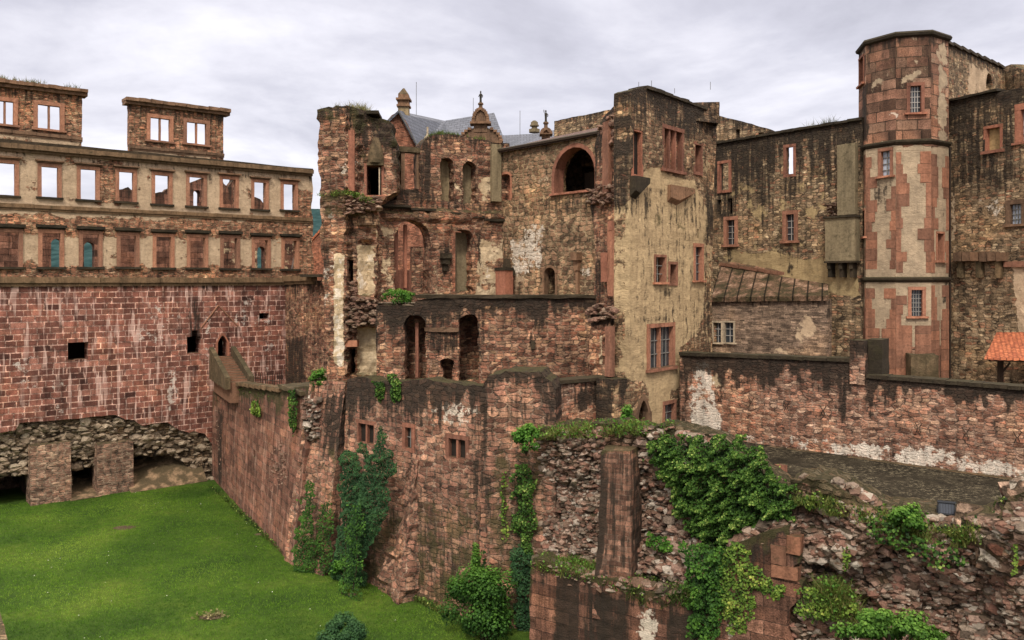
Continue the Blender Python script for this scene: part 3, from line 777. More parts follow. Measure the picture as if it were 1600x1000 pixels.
def band(parent, w, pts, h, proud, mat='band', name='string_course', drop=None, back=0.2):
    """moulding following photo points on a wall, made of butted lengths"""
    mb = MB()
    q = [w.uz(*p) for p in pts]
    for (a, za), (b, zb) in zip(q, q[1:]):
        n = max(1, int((b - a) / 1.3))
        for i in range(n):
            t0, t1 = i / n, (i + 1) / n; ua, ub = a + (b - a) * t0, a + (b - a) * t1; z_ = za + (zb - za) * (t0 + t1) / 2
            j = random.uniform(-0.015, 0.015)
            mb.box(ua + 0.004, ub - 0.004, -proud + j, back, z_ - h, z_ + j, jit=0.012, sub=0.6)
            mb.box(ua + 0.004, ub - 0.004, -proud * 0.5 + j, back - 0.01, z_ - h * 1.6, z_ - h - 0.002, jit=0.01, sub=0.6)
    return mb.build(name, mat, parent, w.M)

# ---- loose-looking rubble stones bedded in a face (one mesh, surface pattern of its part)
_p = (1 + 5 ** .5) / 2; _n = math.sqrt(1 + _p * _p)
ICO_V = [tuple(k / _n * 1.15 for k in v) for v in [(-1, _p, 0), (1, _p, 0), (-1, -_p, 0), (1, -_p, 0), (0, -1, _p), (0, 1, _p), (0, -1, -_p), (0, 1, -_p), (_p, 0, -1), (_p, 0, 1), (-_p, 0, -1), (-_p, 0, 1)]]
ICO_F = [(0, 11, 5), (0, 5, 1), (0, 1, 7), (0, 7, 10), (0, 10, 11), (1, 5, 9), (5, 11, 4), (11, 10, 2), (10, 7, 6), (7, 1, 8), (3, 9, 4), (3, 4, 2), (3, 2, 6), (3, 6, 8), (3, 8, 9), (4, 9, 5), (2, 4, 11), (6, 2, 10), (8, 6, 7), (9, 8, 1)]
def stones(name, w, poly, n, size=(0.2, 0.55), prot=0.25, parent=None, mat='core', yfun=None, seed=1, kind=None, flat=0.5, label=None):
    rg = np.random.default_rng(seed); xs = [p[0] for p in poly]; ys = [p[1] for p in poly]
    V = []; F = []; mask = []
    cnt = 0
    for _ in range(n * 12):
        if cnt >= n: break
        x = rg.uniform(min(xs), max(xs)); y = rg.uniform(min(ys), max(ys))
        if not in_poly(np.array([x]), np.array([y]), poly)[0]: continue
        cnt += 1
        u, z = w.uz(x, y)
        yo = yfun(u, z, x, y) if yfun else 0.0
        sx = rg.uniform(*size) * 0.5 * rg.choice([0.5, 0.7, 0.85, 1.15]); sz = sx * rg.uniform(0.35, 0.75) * (flat * 2); sy = rg.uniform(0.1, 1.0) * prot
        rot = Matrix.Rotation(rg.normal(0, 0.16), 3, 'Y') @ Matrix.Rotation(rg.normal(0, 0.25), 3, 'Z') @ Matrix.Rotation(rg.normal(0, 0.2), 3, 'X')
        b = len(V)
        for q in ICO_V:
            p3 = [math.copysign(abs(k) ** 0.62, k) * 0.98 * rg.uniform(0.78, 1.12) for k in q]
            p = rot @ Vector((p3[0] * sx, p3[1] * (sy if p3[1] < 0 else 0.25), p3[2] * sz))
            V.append((u + p.x, yo + p.y, z + p.z))
        for q in ICO_F: F.append(tuple(b + i for i in q))
        mask += [(0, 0, rg.uniform(0, 0.35), rg.choice([0, 0, 0.25, 0.5]))] * 12
    offs = rg.uniform(0, 50, (len(V) // 12 + 1, 2))
    def uvf(c, nn, vi):
        uv = uv_box(c, nn, vi) * 0.45 + offs[vi // 12]
        return uv
    o = finish(name, V, F, uvf, M[mat], parent, w.M, np.array(mask))
    if kind: o['kind'] = kind
    return o
M['stone'] = None
def stonemat(name, pal, moss=0.3):
    m = NT(name)
    a = m.n("ShaderNodeUVMap").outputs[0]
    big = m.noise(a, 0.6, 1, 0.4)
    oc = m.n("ShaderNodeTexCoord").outputs['Object']
    f = m.noise(oc, 11.0, 6, 0.7); g = m.noise(oc, 0.9, 5, 0.6)
    v = m.n("ShaderNodeTexWhiteNoise", noise_dimensions='2D')
    fl = m.vmath('FLOOR', m.vmath('MULTIPLY', a, (0.2, 0.2, 1)))
    m.put(fl, v.inputs['Vector'])
    c = m.ramp(v.outputs[0], [(i / (len(pal) - 1), k) for i, k in enumerate(pal)])
    c = m.mix(1.0, c, m.ramp(f, [(0.28, 0.55), (0.5, 1.0), (0.72, 1.4)]), 'MULTIPLY')
    c = m.mix(1.0, c, m.ramp(g, [(0.3, 0.6), (0.5, 1.0), (0.7, 1.2)]), 'MULTIPLY')
    nz = m.sep(m.n("ShaderNodeNewGeometry").outputs['Normal'])[2]
    mk = m.math('MAXIMUM', m.math('MULTIPLY', m.step(nz, 0.3, 0.9), 0.6), m.math('MULTIPLY', m.step(g, 0.62 - moss * 0.2, 0.75), 0.7))
    c = m.mix(m.math('MULTIPLY', mk, m.step(f, 0.25, 0.6)), c, (0.04, 0.036, 0.017, 1))
    m.put(c, m.b.inputs['Base Color']); m.bump(f, 0.07)
    return m.m
M['stone'] = stonemat('core_stones', [(0.06, 0.04, 0.028), (0.40, 0.30, 0.225), (0.26, 0.125, 0.088), (0.17, 0.11, 0.078), (0.55, 0.46, 0.37), (0.32, 0.17, 0.12), (0.10, 0.062, 0.042)])
M['cavestone'] = stonemat('undercroft_stones', [(0.14, 0.10, 0.065), (0.40, 0.30, 0.205), (0.24, 0.17, 0.115), (0.48, 0.38, 0.27)], 0.1)
M['redstone'] = stonemat('broken_red_stones', [(0.09, 0.05, 0.036), (0.30, 0.165, 0.115), (0.18, 0.10, 0.07), (0.38, 0.27, 0.19)], 0.4)

# ---- leaves
def leaf_mesh(name, pts, nrm, size, mat, parent=None, Mw=None, leaf_tone=None, seed=3, stretch=1.0):
    rg = np.random.default_rng(seed); n = len(pts)
    pts = np.asarray(pts, float); nrm = np.asarray(nrm, float)
    nrm = nrm / (np.linalg.norm(nrm, axis=1, keepdims=True) + 1e-9)
    a = np.cross(nrm, rg.normal(0, 1, (n, 3))); a /= (np.linalg.norm(a, axis=1, keepdims=True) + 1e-9)
    b = np.cross(nrm, a)
    s = size * rg.uniform(0.6, 1.3, (n, 1)) * 0.5
    v = np.empty((n, 4, 3))
    v[:, 0] = pts - a * s * stretch; v[:, 1] = pts + b * s * 0.85 - nrm * s * 0.25; v[:, 2] = pts + a * s * stretch; v[:, 3] = pts - b * s * 0.85 - nrm * s * 0.25
    me = bpy.data.meshes.new(name)
    me.vertices.add(4 * n); me.vertices.foreach_set('co', v.astype(np.float32).ravel())
    me.loops.add(4 * n); me.loops.foreach_set('vertex_index', np.arange(4 * n, dtype=np.int32))
    me.polygons.add(n); me.polygons.foreach_set('loop_start', np.arange(0, 4 * n, 4, dtype=np.int32)); me.polygons.foreach_set('loop_total', np.full(n, 4, np.int32))
    me.update(calc_edges=True)
    if leaf_tone is None: leaf_tone = rg.uniform(0, 1, n)
    at = me.attributes.new('leaf_tone', 'FLOAT', 'POINT'); at.data.foreach_set('value', np.repeat(np.clip(leaf_tone, 0, 1), 4).astype(np.float32))
    me.materials.append(M[mat])
    return link(bpy.data.objects.new(name, me), parent, Mw)

def nz_(p, s, k=0): return mn.noise(Vector((p[0] * s + k, p[1] * s, p[2] * s)))

def ivy(name, label, cat, w, polys, mat='ivy', size=0.12, cover=4.0, bulge=0.5, group=None, seed=1, yoff=0.0, hole=0.0, yfun=None, soft=22.0, clump=1.1):
    """climbing plant: leaves through a lumpy layer over regions of a wall; returns the thing (leaves + stems)"""
    rg = np.random.default_rng(seed); P_, N_, C_ = [], [], []
    stems = MB()
    for poly in polys:
        xs = [p[0] for p in poly]; ys = [p[1] for p in poly]
        A = 0.0
        for i in range(len(poly)): A += poly[i - 1][0] * poly[i][1] - poly[i][0] * poly[i - 1][1]
        A = abs(A) / 2; ua = abs(w.u(xs[0] + 10) - w.u(xs[0])) / 10; d = (w.A + w.t * w.u((min(xs) + max(xs)) / 2)).y
        n = int(cover * A * ua * d / FPX / (size * size * 0.7)) + 10
        m = int(n * (max(xs) - min(xs)) * (max(ys) - min(ys)) / A * 1.15)
        X = rg.uniform(min(xs), max(xs), m); Y = rg.uniform(min(ys), max(ys), m)
        sd = sdf(X, Y, poly)
        wob = np.array([mn.noise(Vector((x * 0.06, y * 0.06, seed))) for x, y in zip(X, Y)])
        wob2 = np.array([mn.noise(Vector((x * 0.17, y * 0.17, seed + 5))) for x, y in zip(X, Y)])
        ok = (sd + wob * soft * 0.8 + wob2 * soft * 0.45 > 0) & (wob2 > -0.9 + hole)
        X, Y, sd, wob, wob2 = X[ok], Y[ok], np.maximum(sd[ok], 1), wob[ok], wob2[ok]
        for x, y, s_, a_, b_ in zip(X, Y, sd, wob, wob2):
            u, z = w.uz(x, y)
            t = bulge * min(1.0, 0.25 + s_ / soft) * (0.55 + clump * 0.5 * a_ + clump * 0.45 * b_)
            t = max(0.04, t); q = rg.uniform(0, 1) ** 0.45
            yo = (yfun(u, z, x, y) if yfun else 0.0) + yoff
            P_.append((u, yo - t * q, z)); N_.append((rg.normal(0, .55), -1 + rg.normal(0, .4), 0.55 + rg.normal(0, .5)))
            C_.append(0.02 + 0.42 * q + 0.30 * rg.uniform(-1, 1) + 0.5 * a_ + 0.2 * b_)  # random tone plus painted light: outer leaves lighter, inner gaps darker
        for k in range(max(2, int((max(xs) - min(xs)) / 14))):
            x = rg.uniform(min(xs), max(xs)); yb = max(ys); path = []
            for j in range(8):
                y = yb - (max(ys) - min(ys)) * j / 8; xx = x + 8 * mn.noise(Vector((k, j * 0.4, seed)))
                if not in_poly(np.array([xx]), np.array([y]), poly)[0]: continue
                u, z = w.uz(xx, y); path.append((u, (yfun(u, z, xx, y) if yfun else 0) + yoff - 0.05, z))
            if len(path) > 2: stems.tube(path, 0.025, 5, 0.012)
    t = thing(name, label, cat, w.M @ Vector((P_[0][0], P_[0][1], min(p[2] for p in P_))), group)
    leaf_mesh('leaves', P_, N_, size, mat, t, w.M, C_, seed)
    if stems.v: stems.build('stems', 'wood', t, w.M)
    return t

def shrub(name, label, cat, c, rad, mat='bright', size=0.11, n=900, group=None, seed=1, cone=0.0, trunk=True):
    """bushy plant: leaf clumps through an uneven volume, with branching stems; c = foot"""
    rg = np.random.default_rng(seed); c = Vector(c); rx, ry, rz = rad
    cl = []
    for _ in range(26):
        a, b = rg.uniform(0, 2 * math.pi), rg.uniform(-0.6, 1.0); q = rg.uniform(0.35, 0.95)
        rr = math.sqrt(max(0, 1 - b * b)) * q
        k = 1 - cone * (b * q + 1) / 2
        cl.append((rr * math.cos(a) * rx * k, rr * math.sin(a) * ry * k, rz + b * q * rz, rg.uniform(0.2, 0.42)))
    Pp, N, Cc = [], [], []
    for i in range(n):
        x, y, z, r_ = cl[rg.integers(len(cl))]
        d = rg.normal(0, 1, 3); d /= np.linalg.norm(d); k = r_ * rg.uniform(0.4, 1.0)
        p = (x + d[0] * k * rx, y + d[1] * k * ry, max(0.03, z + d[2] * k * rz))
        Pp.append((p[0], p[1], p[2])); N.append((d[0] + rg.normal(0, .4), d[1] + rg.normal(0, .4), d[2] + 0.6))
        Cc.append(0.35 + 0.25 * d[2] + 0.25 * rg.uniform(-1, 1) + 0.12 * (p[2] / rz - 1))  # random tone plus painted light: leaves lighter towards the top
    t = thing(name, label, cat, c, group)
    leaf_mesh('leaves', Pp, N, size, mat, t, Matrix.Translation(c), Cc, seed)
    mb = MB()
    for x, y, z, r_ in cl[:12]: mb.tube([(0, 0, -0.1), (x * 0.3, y * 0.3, z * 0.45), (x, y, z)], 0.03, 5, 0.008)
    mb.build('stems', 'wood', t, Matrix.Translation(c))
    return t

def tuft_mesh(name, pos, h, n_each, mat, parent=None, seed=2, spread=0.1, lean=0.5, label=None, cat=None, kind=None, wdt=0.018):
    rg = np.random.default_rng(seed); pos = np.asarray(pos, float); N = len(pos) * n_each
    b = np.repeat(pos, n_each, 0) + np.concatenate([rg.normal(0, spread, (N, 2)), np.zeros((N, 1))], 1)
    hh = h * rg.uniform(0.5, 1.3, (N, 1)); a = rg.uniform(0, 2 * math.pi, N); side = np.stack([np.cos(a), np.sin(a), np.zeros(N)], 1) * wdt
    tip = b + np.concatenate([rg.normal(0, lean, (N, 2)) * hh, hh], 1)
    v = np.empty((N, 3, 3)); v[:, 0] = b - side; v[:, 1] = b + side; v[:, 2] = tip
    me = bpy.data.meshes.new(name)
    me.vertices.add(3 * N); me.vertices.foreach_set('co', v.astype(np.float32).ravel())
    me.loops.add(3 * N); me.loops.foreach_set('vertex_index', np.arange(3 * N, dtype=np.int32))
    me.polygons.add(N); me.polygons.foreach_set('loop_start', np.arange(0, 3 * N, 3, dtype=np.int32)); me.polygons.foreach_set('loop_total', np.full(N, 3, np.int32))
    me.update(calc_edges=True)
    rv = np.array([mn.noise(Vector((p[0] * 0.22, p[1] * 0.22, 0))) for p in pos]); rv = np.repeat(rv, n_each)
    leaf_tone = np.clip(0.42 + 0.8 * rv + rg.normal(0, 0.2, N), 0, 1)
    at = me.attributes.new('leaf_tone', 'FLOAT', 'POINT'); at.data.foreach_set('value', np.repeat(leaf_tone, 3).astype(np.float32))
    me.materials.append(M[mat])
    o = link(bpy.data.objects.new(name, me), parent, None)
    tag(o, label, cat, None, kind); return o
M['quoin'] = dressed('salmon_quoins', (0.17, 0.085, 0.06), (0.33, 0.17, 0.12), 0.45, 0.03)
M['yellowpatch'] = dressed('ochre_plaster', (0.34, 0.25, 0.14), (0.27, 0.2, 0.11), 0.3, 0.02)
M['daisy'] = plain('daisy_petals', (0.7, 0.7, 0.6), 0.7)
M['bigashlar'] = masonry('big_red_ashlar', 'ashlar', (1.15, 0.5), [(0.13, 0.068, 0.05), (0.21, 0.105, 0.075), (0.17, 0.085, 0.06), (0.25, 0.135, 0.10)], (0.10, 0.06, 0.045), 0.03, PAL, streak=0.8, bump=0.07, mossy=0.5)
M['pillarstone'] = masonry('pillar_brickwork', 'ashlar', (0.5, 0.2), [(0.16, 0.085, 0.062), (0.26, 0.14, 0.10), (0.21, 0.11, 0.08), (0.30, 0.18, 0.135)], (0.36, 0.26, 0.2), 0.06, PAL, streak=0.55, bump=0.05)

M['bigred'] = dressed('big_corner_blocks', (0.15, 0.075, 0.052), (0.26, 0.13, 0.09), 0.6, 0.04, moss=0.35)

M['ivymid'] = leafmat('thicket_leaves', [(0.012, 0.03, 0.008), (0.03, 0.08, 0.014), (0.06, 0.14, 0.02), (0.11, 0.22, 0.03)])

M['bright2'] = leafmat('fresh_leaves', [(0.02, 0.05, 0.01), (0.055, 0.13, 0.018), (0.10, 0.20, 0.03), (0.20, 0.31, 0.06)])

M['oldroof'] = dressed('mossy_slab_roof', (0.055, 0.038, 0.025), (0.21, 0.135, 0.088), 0.55, 0.08, moss=0.9)

def roofmat():
    m = NT('mossy_slab_roof', 0.95, 0.1); oc = m.n("ShaderNodeTexCoord").outputs['Object']
    g = m.noise(oc, 1.1, 7, 0.75, 0.3); f = m.noise(oc, 9.0, 6, 0.75); uv = m.sep(m.n("ShaderNodeUVMap").outputs[0])
    c = m.ramp(g, [(0.32, (0.022, 0.020, 0.010)), (0.46, (0.060, 0.045, 0.024)), (0.55, (0.14, 0.082, 0.052)), (0.66, (0.34, 0.225, 0.15))])
    c = m.mix(1.0, c, m.ramp(f, [(0.3, 0.5), (0.5, 1.0), (0.7, 1.6)]), 'MULTIPLY')
    v = m.math('FRACT', m.math('MULTIPLY', uv[0], 1.25)); j = m.math('MULTIPLY', m.step(v, 0.0, 0.1), m.math('SUBTRACT', 1.0, m.step(v, 0.93, 1.0)))
    c = m.mix(j, (0.014, 0.012, 0.008, 1), c)
    m.put(c, m.b.inputs['Base Color']); m.bump(m.math('ADD', m.math('ADD', f, g), j), 0.07)
    return m.m
M['oldroof'] = roofmat()

# =====================================================================  THE SETTING
def px2ground(x, y, z=0.0):
    d = (EYE - z) * FPX / (y - HY); return Vector(((x - CX) / FPX * d, d, z))

# materials of the ground sheets
def lawnmat():
    m = NT('lawn_turf', 0.95, 0.15)
    oc = m.n("ShaderNodeTexCoord").outputs['Object']
    a = m.noise(oc, 0.22, 5, 0.6); b = m.noise(oc, 2.5, 6, 0.7); c_ = m.noise(oc, 22.0, 4, 0.7)
    c = m.ramp(a, [(0.3, (0.022, 0.05, 0.006)), (0.5, (0.044, 0.085, 0.009)), (0.7, (0.085, 0.125, 0.016))])
    c = m.mix(1.0, c, m.ramp(b, [(0.3, 0.65), (0.55, 1.05), (0.72, (1.5, 1.3, 1.2))]), 'MULTIPLY')
    c = m.mix(1.0, c, m.ramp(c_, [(0.3, 0.6), (0.6, 1.2)]), 'MULTIPLY')
    m.put(c, m.b.inputs['Base Color']); m.bump(m.math('ADD', b, c_), 0.06)
    return m.m
def groundmat(name, c1, c2, flakes=0.0, sc=1.0):
    m = NT(name, 0.95, 0.08)
    oc = m.n("ShaderNodeTexCoord").outputs['Object']
    a = m.noise(oc, 0.8 * sc, 6, 0.7); b = m.noise(oc, 7.0 * sc, 6, 0.75)
    c = m.mix(m.ramp(a, [(0.35, 0.0), (0.65, 1.0)]), (*c1, 1), (*c2, 1))
    c = m.mix(1.0, c, m.ramp(b, [(0.3, 0.55), (0.55, 1.0), (0.75, 1.5)]), 'MULTIPLY')
    if flakes:
        f = m.math('MULTIPLY', m.step(m.noise(oc, 6.0, 6, 0.9), 0.525, 0.575), m.step(m.noise(oc, 0.5, 4, 0.6), 0.36, 0.56))
        c = m.mix(m.math('MULTIPLY', f, flakes), c, (0.22, 0.185, 0.12, 1))
    m.put(c, m.b.inputs['Base Color']); m.bump(m.math('ADD', a, b), 0.04)
    return m.m
M['lawn'] = lawnmat()
M['soil'] = groundmat('bare_soil', (0.06, 0.042, 0.026), (0.11, 0.08, 0.05))
M['terrace'] = groundmat('wet_terrace_paving', (0.013, 0.0105, 0.007), (0.032, 0.026, 0.017), 0.6)
M['court'] = groundmat('court_gravel', (0.13, 0.10, 0.07), (0.2, 0.16, 0.115))

def sheet(name, pts, z, mat, n=1, amp=0.0):
    mb = MB(); mb.v = [(p[0], p[1], z) for p in pts]; mb.f = [tuple(range(len(pts)))]
    o = mb.build(name, mat); o['kind'] = 'structure'; return o
sheet('ground', [(-3000, -300), (3000, -300), (3000, 5000), (-3000, 5000)], -0.25, 'soil')
# lawn: gently uneven sheet
def grid_sheet(name, x0, x1, y0, y1, step, hf, mat, smooth=True):
    nx = int((x1 - x0) / step) + 1; ny = int((y1 - y0) / step) + 1
    xs = np.linspace(x0, x1, nx); ys = np.linspace(y0, y1, ny)
    V = [(x, y, hf(x, y)) for y in ys for x in xs]
    F = [(j * nx + i, j * nx + i + 1, (j + 1) * nx + i + 1, (j + 1) * nx + i) for j in range(ny - 1) for i in range(nx - 1)]
    return finish(name, V, F, lambda c, n, vi: c[:, :2], M[mat], None, None, None, smooth)
def lawn_h(x, y): return 0.09 * mn.noise(Vector((x * 0.25, y * 0.25, 0))) + 0.025 * mn.noise(Vector((x * 1.1, y * 1.1, 3)))
o = grid_sheet('lawn', -48, 12, 12, 66, 0.5, lawn_h, 'lawn'); o['kind'] = 'structure'
o = grid_sheet('hills', -1400, 1400, 420, 2400, 20,
               lambda x, y: -40 + (y - 420) * 0.29 * max(0, 1 - (y - 420) / 2600) * 1.0 + 34 * mn.noise(Vector((x * 0.0022, y * 0.002, 5))) + 5 * mn.noise(Vector((x * 0.03, y * 0.03, 1))), 'forest', False)
o['kind'] = 'structure'

# =====================================================================  LEFT PALACE WING
WG = Wall(0, 52.1, 485, 66.0)
wing = thing('palace_wing', 'long roofless palace wing with two rows of empty windows above a red ashlar wall, left', 'palace ruin', (WG.A.x, WG.A.y, 0))
holes = []
UP = [(-5, 255, 23, 305), (65, 261, 90, 308), (126, 265, 150, 312), (186, 269, 208, 315), (242, 274, 264, 319), (296, 277, 318, 322), (348, 280, 368, 325), (397, 285, 415, 327), (443, 288, 461, 328)]
LO = [(-5, 363, 29, 417), (66, 364, 94, 417), (129, 366, 154, 417), (188, 368, 212, 417), (244, 370, 267, 418), (297, 371, 320, 418), (349, 372, 370, 419), (398, 375, 418, 419), (444, 376, 463, 420)]
for r in UP: holes.append(window(wing, WG, *r, fr=0.24, proud=0.07, mat='redpale', sill=0.14, hood=0.10, hoodmat='brownst', th=1.1))
for i, r in enumerate(LO):
    kw = dict(label='wide window with pale blocked panels') if i == 0 else {}
    holes.append(window(wing, WG, *r, fr=0.24, proud=0.08, mat='redpale', sill=0.16, hood=0.20, th=1.1, **kw))
wf = [('P', 'all', 0.66), ('P', 'p', -0.62, [(-80, 335), (500, 352), (500, 372), (-80, 362)], 12), ('P', 'p', -0.45, [(440, 300), (500, 300), (500, 440), (470, 440)], 14),
      ('P', 'p', -0.5, [(-80, 415), (500, 418), (500, 445), (-80, 445)], 10), ('P', 'p', -0.5, [(148, 250), (190, 255), (186, 315), (160, 318)], 14), ('D', 'top', 0.35, 0.8), ('M', 'p', 0.35, [(440, 420), (490, 420), (490, 440), (440, 440)], 6)]
build_wall('facade_wall', WG, [(-60, ('z', 9.1)), (487, ('z', 9.0)), (489, 300), (486, 325), (490, 350), (487, 385), (491, 410), (489, ('z', 0.03)), (-60, ('z', 0.03))], holes,
           th=0.8, res=0.34, rag=0.05, relief=0.025, mat='wing', parent=wing, feats=wf, seed=1)
band(wing, WG, [(-60, 218), (487, 266)], 0.32, 0.42, 'band', 'cornice')
MB().box(WG.u(-60), WG.u(489), -0.05, 0.9, ZR(9.12), ZR(9.36), sub=0.7, jit=0.03).build('wall_coping', 'coping', wing, WG.M)
band(wing, WG, [(-60, 314), (487, 341)], 0.26, 0.16, 'band', 'string_course')
band(wing, WG, [(-60, 433), (487, 434)], 0.38, 0.26, 'band', 'string_course')
# attic gables
def attic(x0, x1, topL, topR, wins, sy0, sy1, botL, botR, x0c, x1c):
    g = MB().box(WG.u(x0c), WG.u(x1c), -0.45, 0.75, 0, 0.01, sub=1)  # replaced below
    r0 = WG.uz(x0c, topL); r1 = WG.uz(x1c, topR)
    mb = MB(); n = 9
    for i in range(n):
        ua = r0[0] + (r1[0] - r0[0]) * i / n; ub = r0[0] + (r1[0] - r0[0]) * (i + 1) / n; z = r0[1] + (r1[1] - r0[1]) * (i + .5) / n
        mb.box(ua + .004, ub - .004, -0.45, 0.8, z - 0.24, z + random.uniform(-.03, .03), jit=0.025)
        mb.box(ua + .004, ub - .004, -0.22, 0.75, z - 0.46, z - 0.243, jit=0.012)
    cap = mb.build('gable_cornice', 'brownst', wing, WG.M)
    hs = []
    for w_ in wins: hs.append(window(wing, WG, *w_, fr=0.26, proud=0.07, mat='redpale', sill=0.14, hood=0.0, mull=(0.5,), name='gable_window'))
    gl = build_wall('attic_gable', WG, [(x0, topL + 8), (x1, topR + 6), (x1, botR), (x0, botL)], hs, th=0.7, res=0.3, rag=0.04, relief=0.02, mat='wing', parent=wing,
                    feats=[('P', 'all', 0.12), ('P', 'p', 0.62, [(x0, sy0), (x1, sy1), (x1, botR), (x0, botL)], 6), ('D', 'top', 0.4, 0.9)], seed=x1 * 0.01)
    band(wing, WG, [(x0 - 1, sy0), (x1 + 1, sy1)], 0.2, 0.12, 'brownst', 'string_course')
attic(-60, 128, 117, 141, [(-6, 158, 21, 194), (59, 165, 94, 202)], 195, 215, 224, 233, -64, 136)
attic(203, 349, 152, 172, [(235, 185, 265, 220), (292, 192, 322, 225)], 227, 240, 242, 252, 195, 358)
# inner wall of the wing seen through the windows
WB = WG.shift(10.5)
hb = [arch_hole(WB.rect(80, 373, 98, 425)), arch_hole(WB.rect(131, 378, 148, 425)), arch_hole(WB.rect(402, 385, 414, 424)), arch_hole(WB.rect(302, 297, 313, 322))]
build_wall('inner_wall', WB, [(-70, ('z', 0.0)), (-70, 335), (60, 330), (175, 326), (184, 296), (200, 292), (212, 297), (228, 310), (243, 303), (262, 296), (280, 292), (297, 285), (318, 277), (335, 284), (347, 279), (356, 292), (366, 277), (372, 300),
            (392, 306), (406, 312), (418, 322), (430, 336), (470, 342), (483, 350), (484, ('z', 0.0))], hb, th=0.9, res=0.4, rag=0.14, relief=0.05, mat='bigashlar', parent=wing,
           feats=[('P', 'p', 0.45, [(340, 370), (480, 370), (480, 430), (340, 430)], 20), ('D', 'top', 0.4, 1.0)], seed=2)
# small leaning timber in the last window
MB().tube([WG.M.inverted() @ P(455, 424, 70), WG.M.inverted() @ P(463, 384, 70)], 0.06, 5).build('timber_prop', 'whitewood', wing, WG.M)

# red ashlar wall below
rh = [rect_hole(WG.rect(106, 535, 138, 562)), None, None, None]
a = WG.rect(292, 526, 314, 552); b = WG.rect(300, 516, 309, 527)
rh[1] = [(a[0], a[1]), (a[2], a[1]), (a[2], a[3]), (b[2], a[3]), (b[2], b[3]), (b[0], b[3]), (b[0], a[3]), (a[0], a[3])]
rh[2] = window(wing, WG, 340, 524, 355, 557, fr=0.16, proud=0.06, mat='red', arch=1.5, sill=0, room=2.5, th=1.3, name='doorway')
rh[3] = rect_hole(WG.rect(405, 489, 420, 498))
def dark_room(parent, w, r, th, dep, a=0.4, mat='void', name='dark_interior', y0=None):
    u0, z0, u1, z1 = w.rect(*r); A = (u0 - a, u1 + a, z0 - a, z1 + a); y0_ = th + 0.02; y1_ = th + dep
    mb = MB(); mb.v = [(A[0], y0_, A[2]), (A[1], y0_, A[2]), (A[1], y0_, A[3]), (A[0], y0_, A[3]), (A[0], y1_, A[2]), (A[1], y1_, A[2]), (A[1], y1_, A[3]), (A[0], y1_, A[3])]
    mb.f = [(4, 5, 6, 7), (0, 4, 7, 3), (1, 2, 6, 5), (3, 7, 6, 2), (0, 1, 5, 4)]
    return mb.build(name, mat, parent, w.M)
ash = build_wall('ashlar_wall', WG, [(-60, ('z', -0.02)), (447, ('z', -0.02)), (447, 700), (335, 702), (330, 690), (320, 678), (303, 674), (296, 676), (280, 672), (262, 660), (240, 662), (222, 665), (210, 657), (196, 655), (180, 648), (100, 656), (30, 661), (24, 672), (2, 676), (-60, 690)],
           rh, th=1.2, res=0.4, rag=0.05, hrag=0.03, relief=0.012, mat='ashlar_red', parent=wing,
           feats=[('D', 'top', 0.38, 0.5), ('D', 'e', 0.4, (304, 500, 14, 55)), ('W', 'e', 0.45, (268, 610, 12, 55)), ('W', 'e', 0.42, (418, 530, 12, 70)), ('W', 'e', 0.35, (390, 490, 40, 40)), ('W', 'e', 0.35, (60, 600, 60, 60)), ('W', 'e', 0.35, (325, 560, 8, 120)), ('W', 'e', 0.32, (250, 500, 50, 60))], seed=3)
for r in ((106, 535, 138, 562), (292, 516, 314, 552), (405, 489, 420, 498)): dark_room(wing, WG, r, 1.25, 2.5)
# scar of a former pitched roof
pk = [WG.uz(314, 512), WG.uz(341, 477), WG.uz(372, 510)]
mb = MB()
for (ua, za), (ub, zb) in zip(pk, pk[1:]): mb.tube([(ua, -0.02, za), (ub, -0.02, zb)], 0.06, 5)
mb.build('roof_scar', 'redpale', wing, WG.M)
# undercroft: broken core behind, piers in front
WU = WG.shift(0.95)
ch = [[WU.uz(*p) for p in ((-62, 790), (-62, 745), (-20, 760), (8, 745), (20, 738), (47, 733), (47, 805), (-20, 808))],
      [WU.uz(*p) for p in ((112, 790), (112, 733), (125, 729), (151, 728), (151, 790))],
      [WU.uz(*p) for p in ((204, 784), (203, 718), (215, 713), (240, 713), (262, 711), (285, 722), (300, 738), (316, 752), (320, 768), (312, 778))]]
build_wall('undercroft_wall', WU, [(-64, 660), (0, 655), (100, 640), (250, 640), (340, 660), (345, ('z', -15.05)), (-64, ('z', -15.05))], ch, th=1.3, res=0.3, rag=0.1, hrag=0.12, relief=0.16, mat='cave', parent=wing,
           disp=lambda u, z, px, py: -0.55 * np.clip((720 - py) / 60, 0, 1) * np.clip((330 - px) / 60, 0, 1) - 0.5 * np.clip((px - 255) / 70, 0, 1), feats=[('D', 'p', 0.35, [(0, 690), (330, 690), (330, 740), (0, 740)], 25)], seed=4)
stones('core_rubble', WU, [(-40, 672), (30, 663), (178, 652), (262, 664), (325, 680), (330, 762), (318, 745), (286, 718), (262, 707), (205, 710), (205, 700), (150, 726), (112, 732), (112, 700), (45, 700), (45, 742), (-40, 742)], 620, (0.25, 0.8), 0.42, wing, 'cavestone',
       yfun=lambda u, z, x, y: -0.55 * min(1, max(0, (720 - y) / 60)) * min(1, max(0, (330 - x) / 60)) - 0.5 * min(1, max(0, (x - 255) / 70)), seed=5, kind='stuff')
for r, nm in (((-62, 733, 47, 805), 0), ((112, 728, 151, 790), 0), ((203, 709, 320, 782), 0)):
    dark_room(wing, WU, r, 1.3, 4.0, 0.1, 'dim')
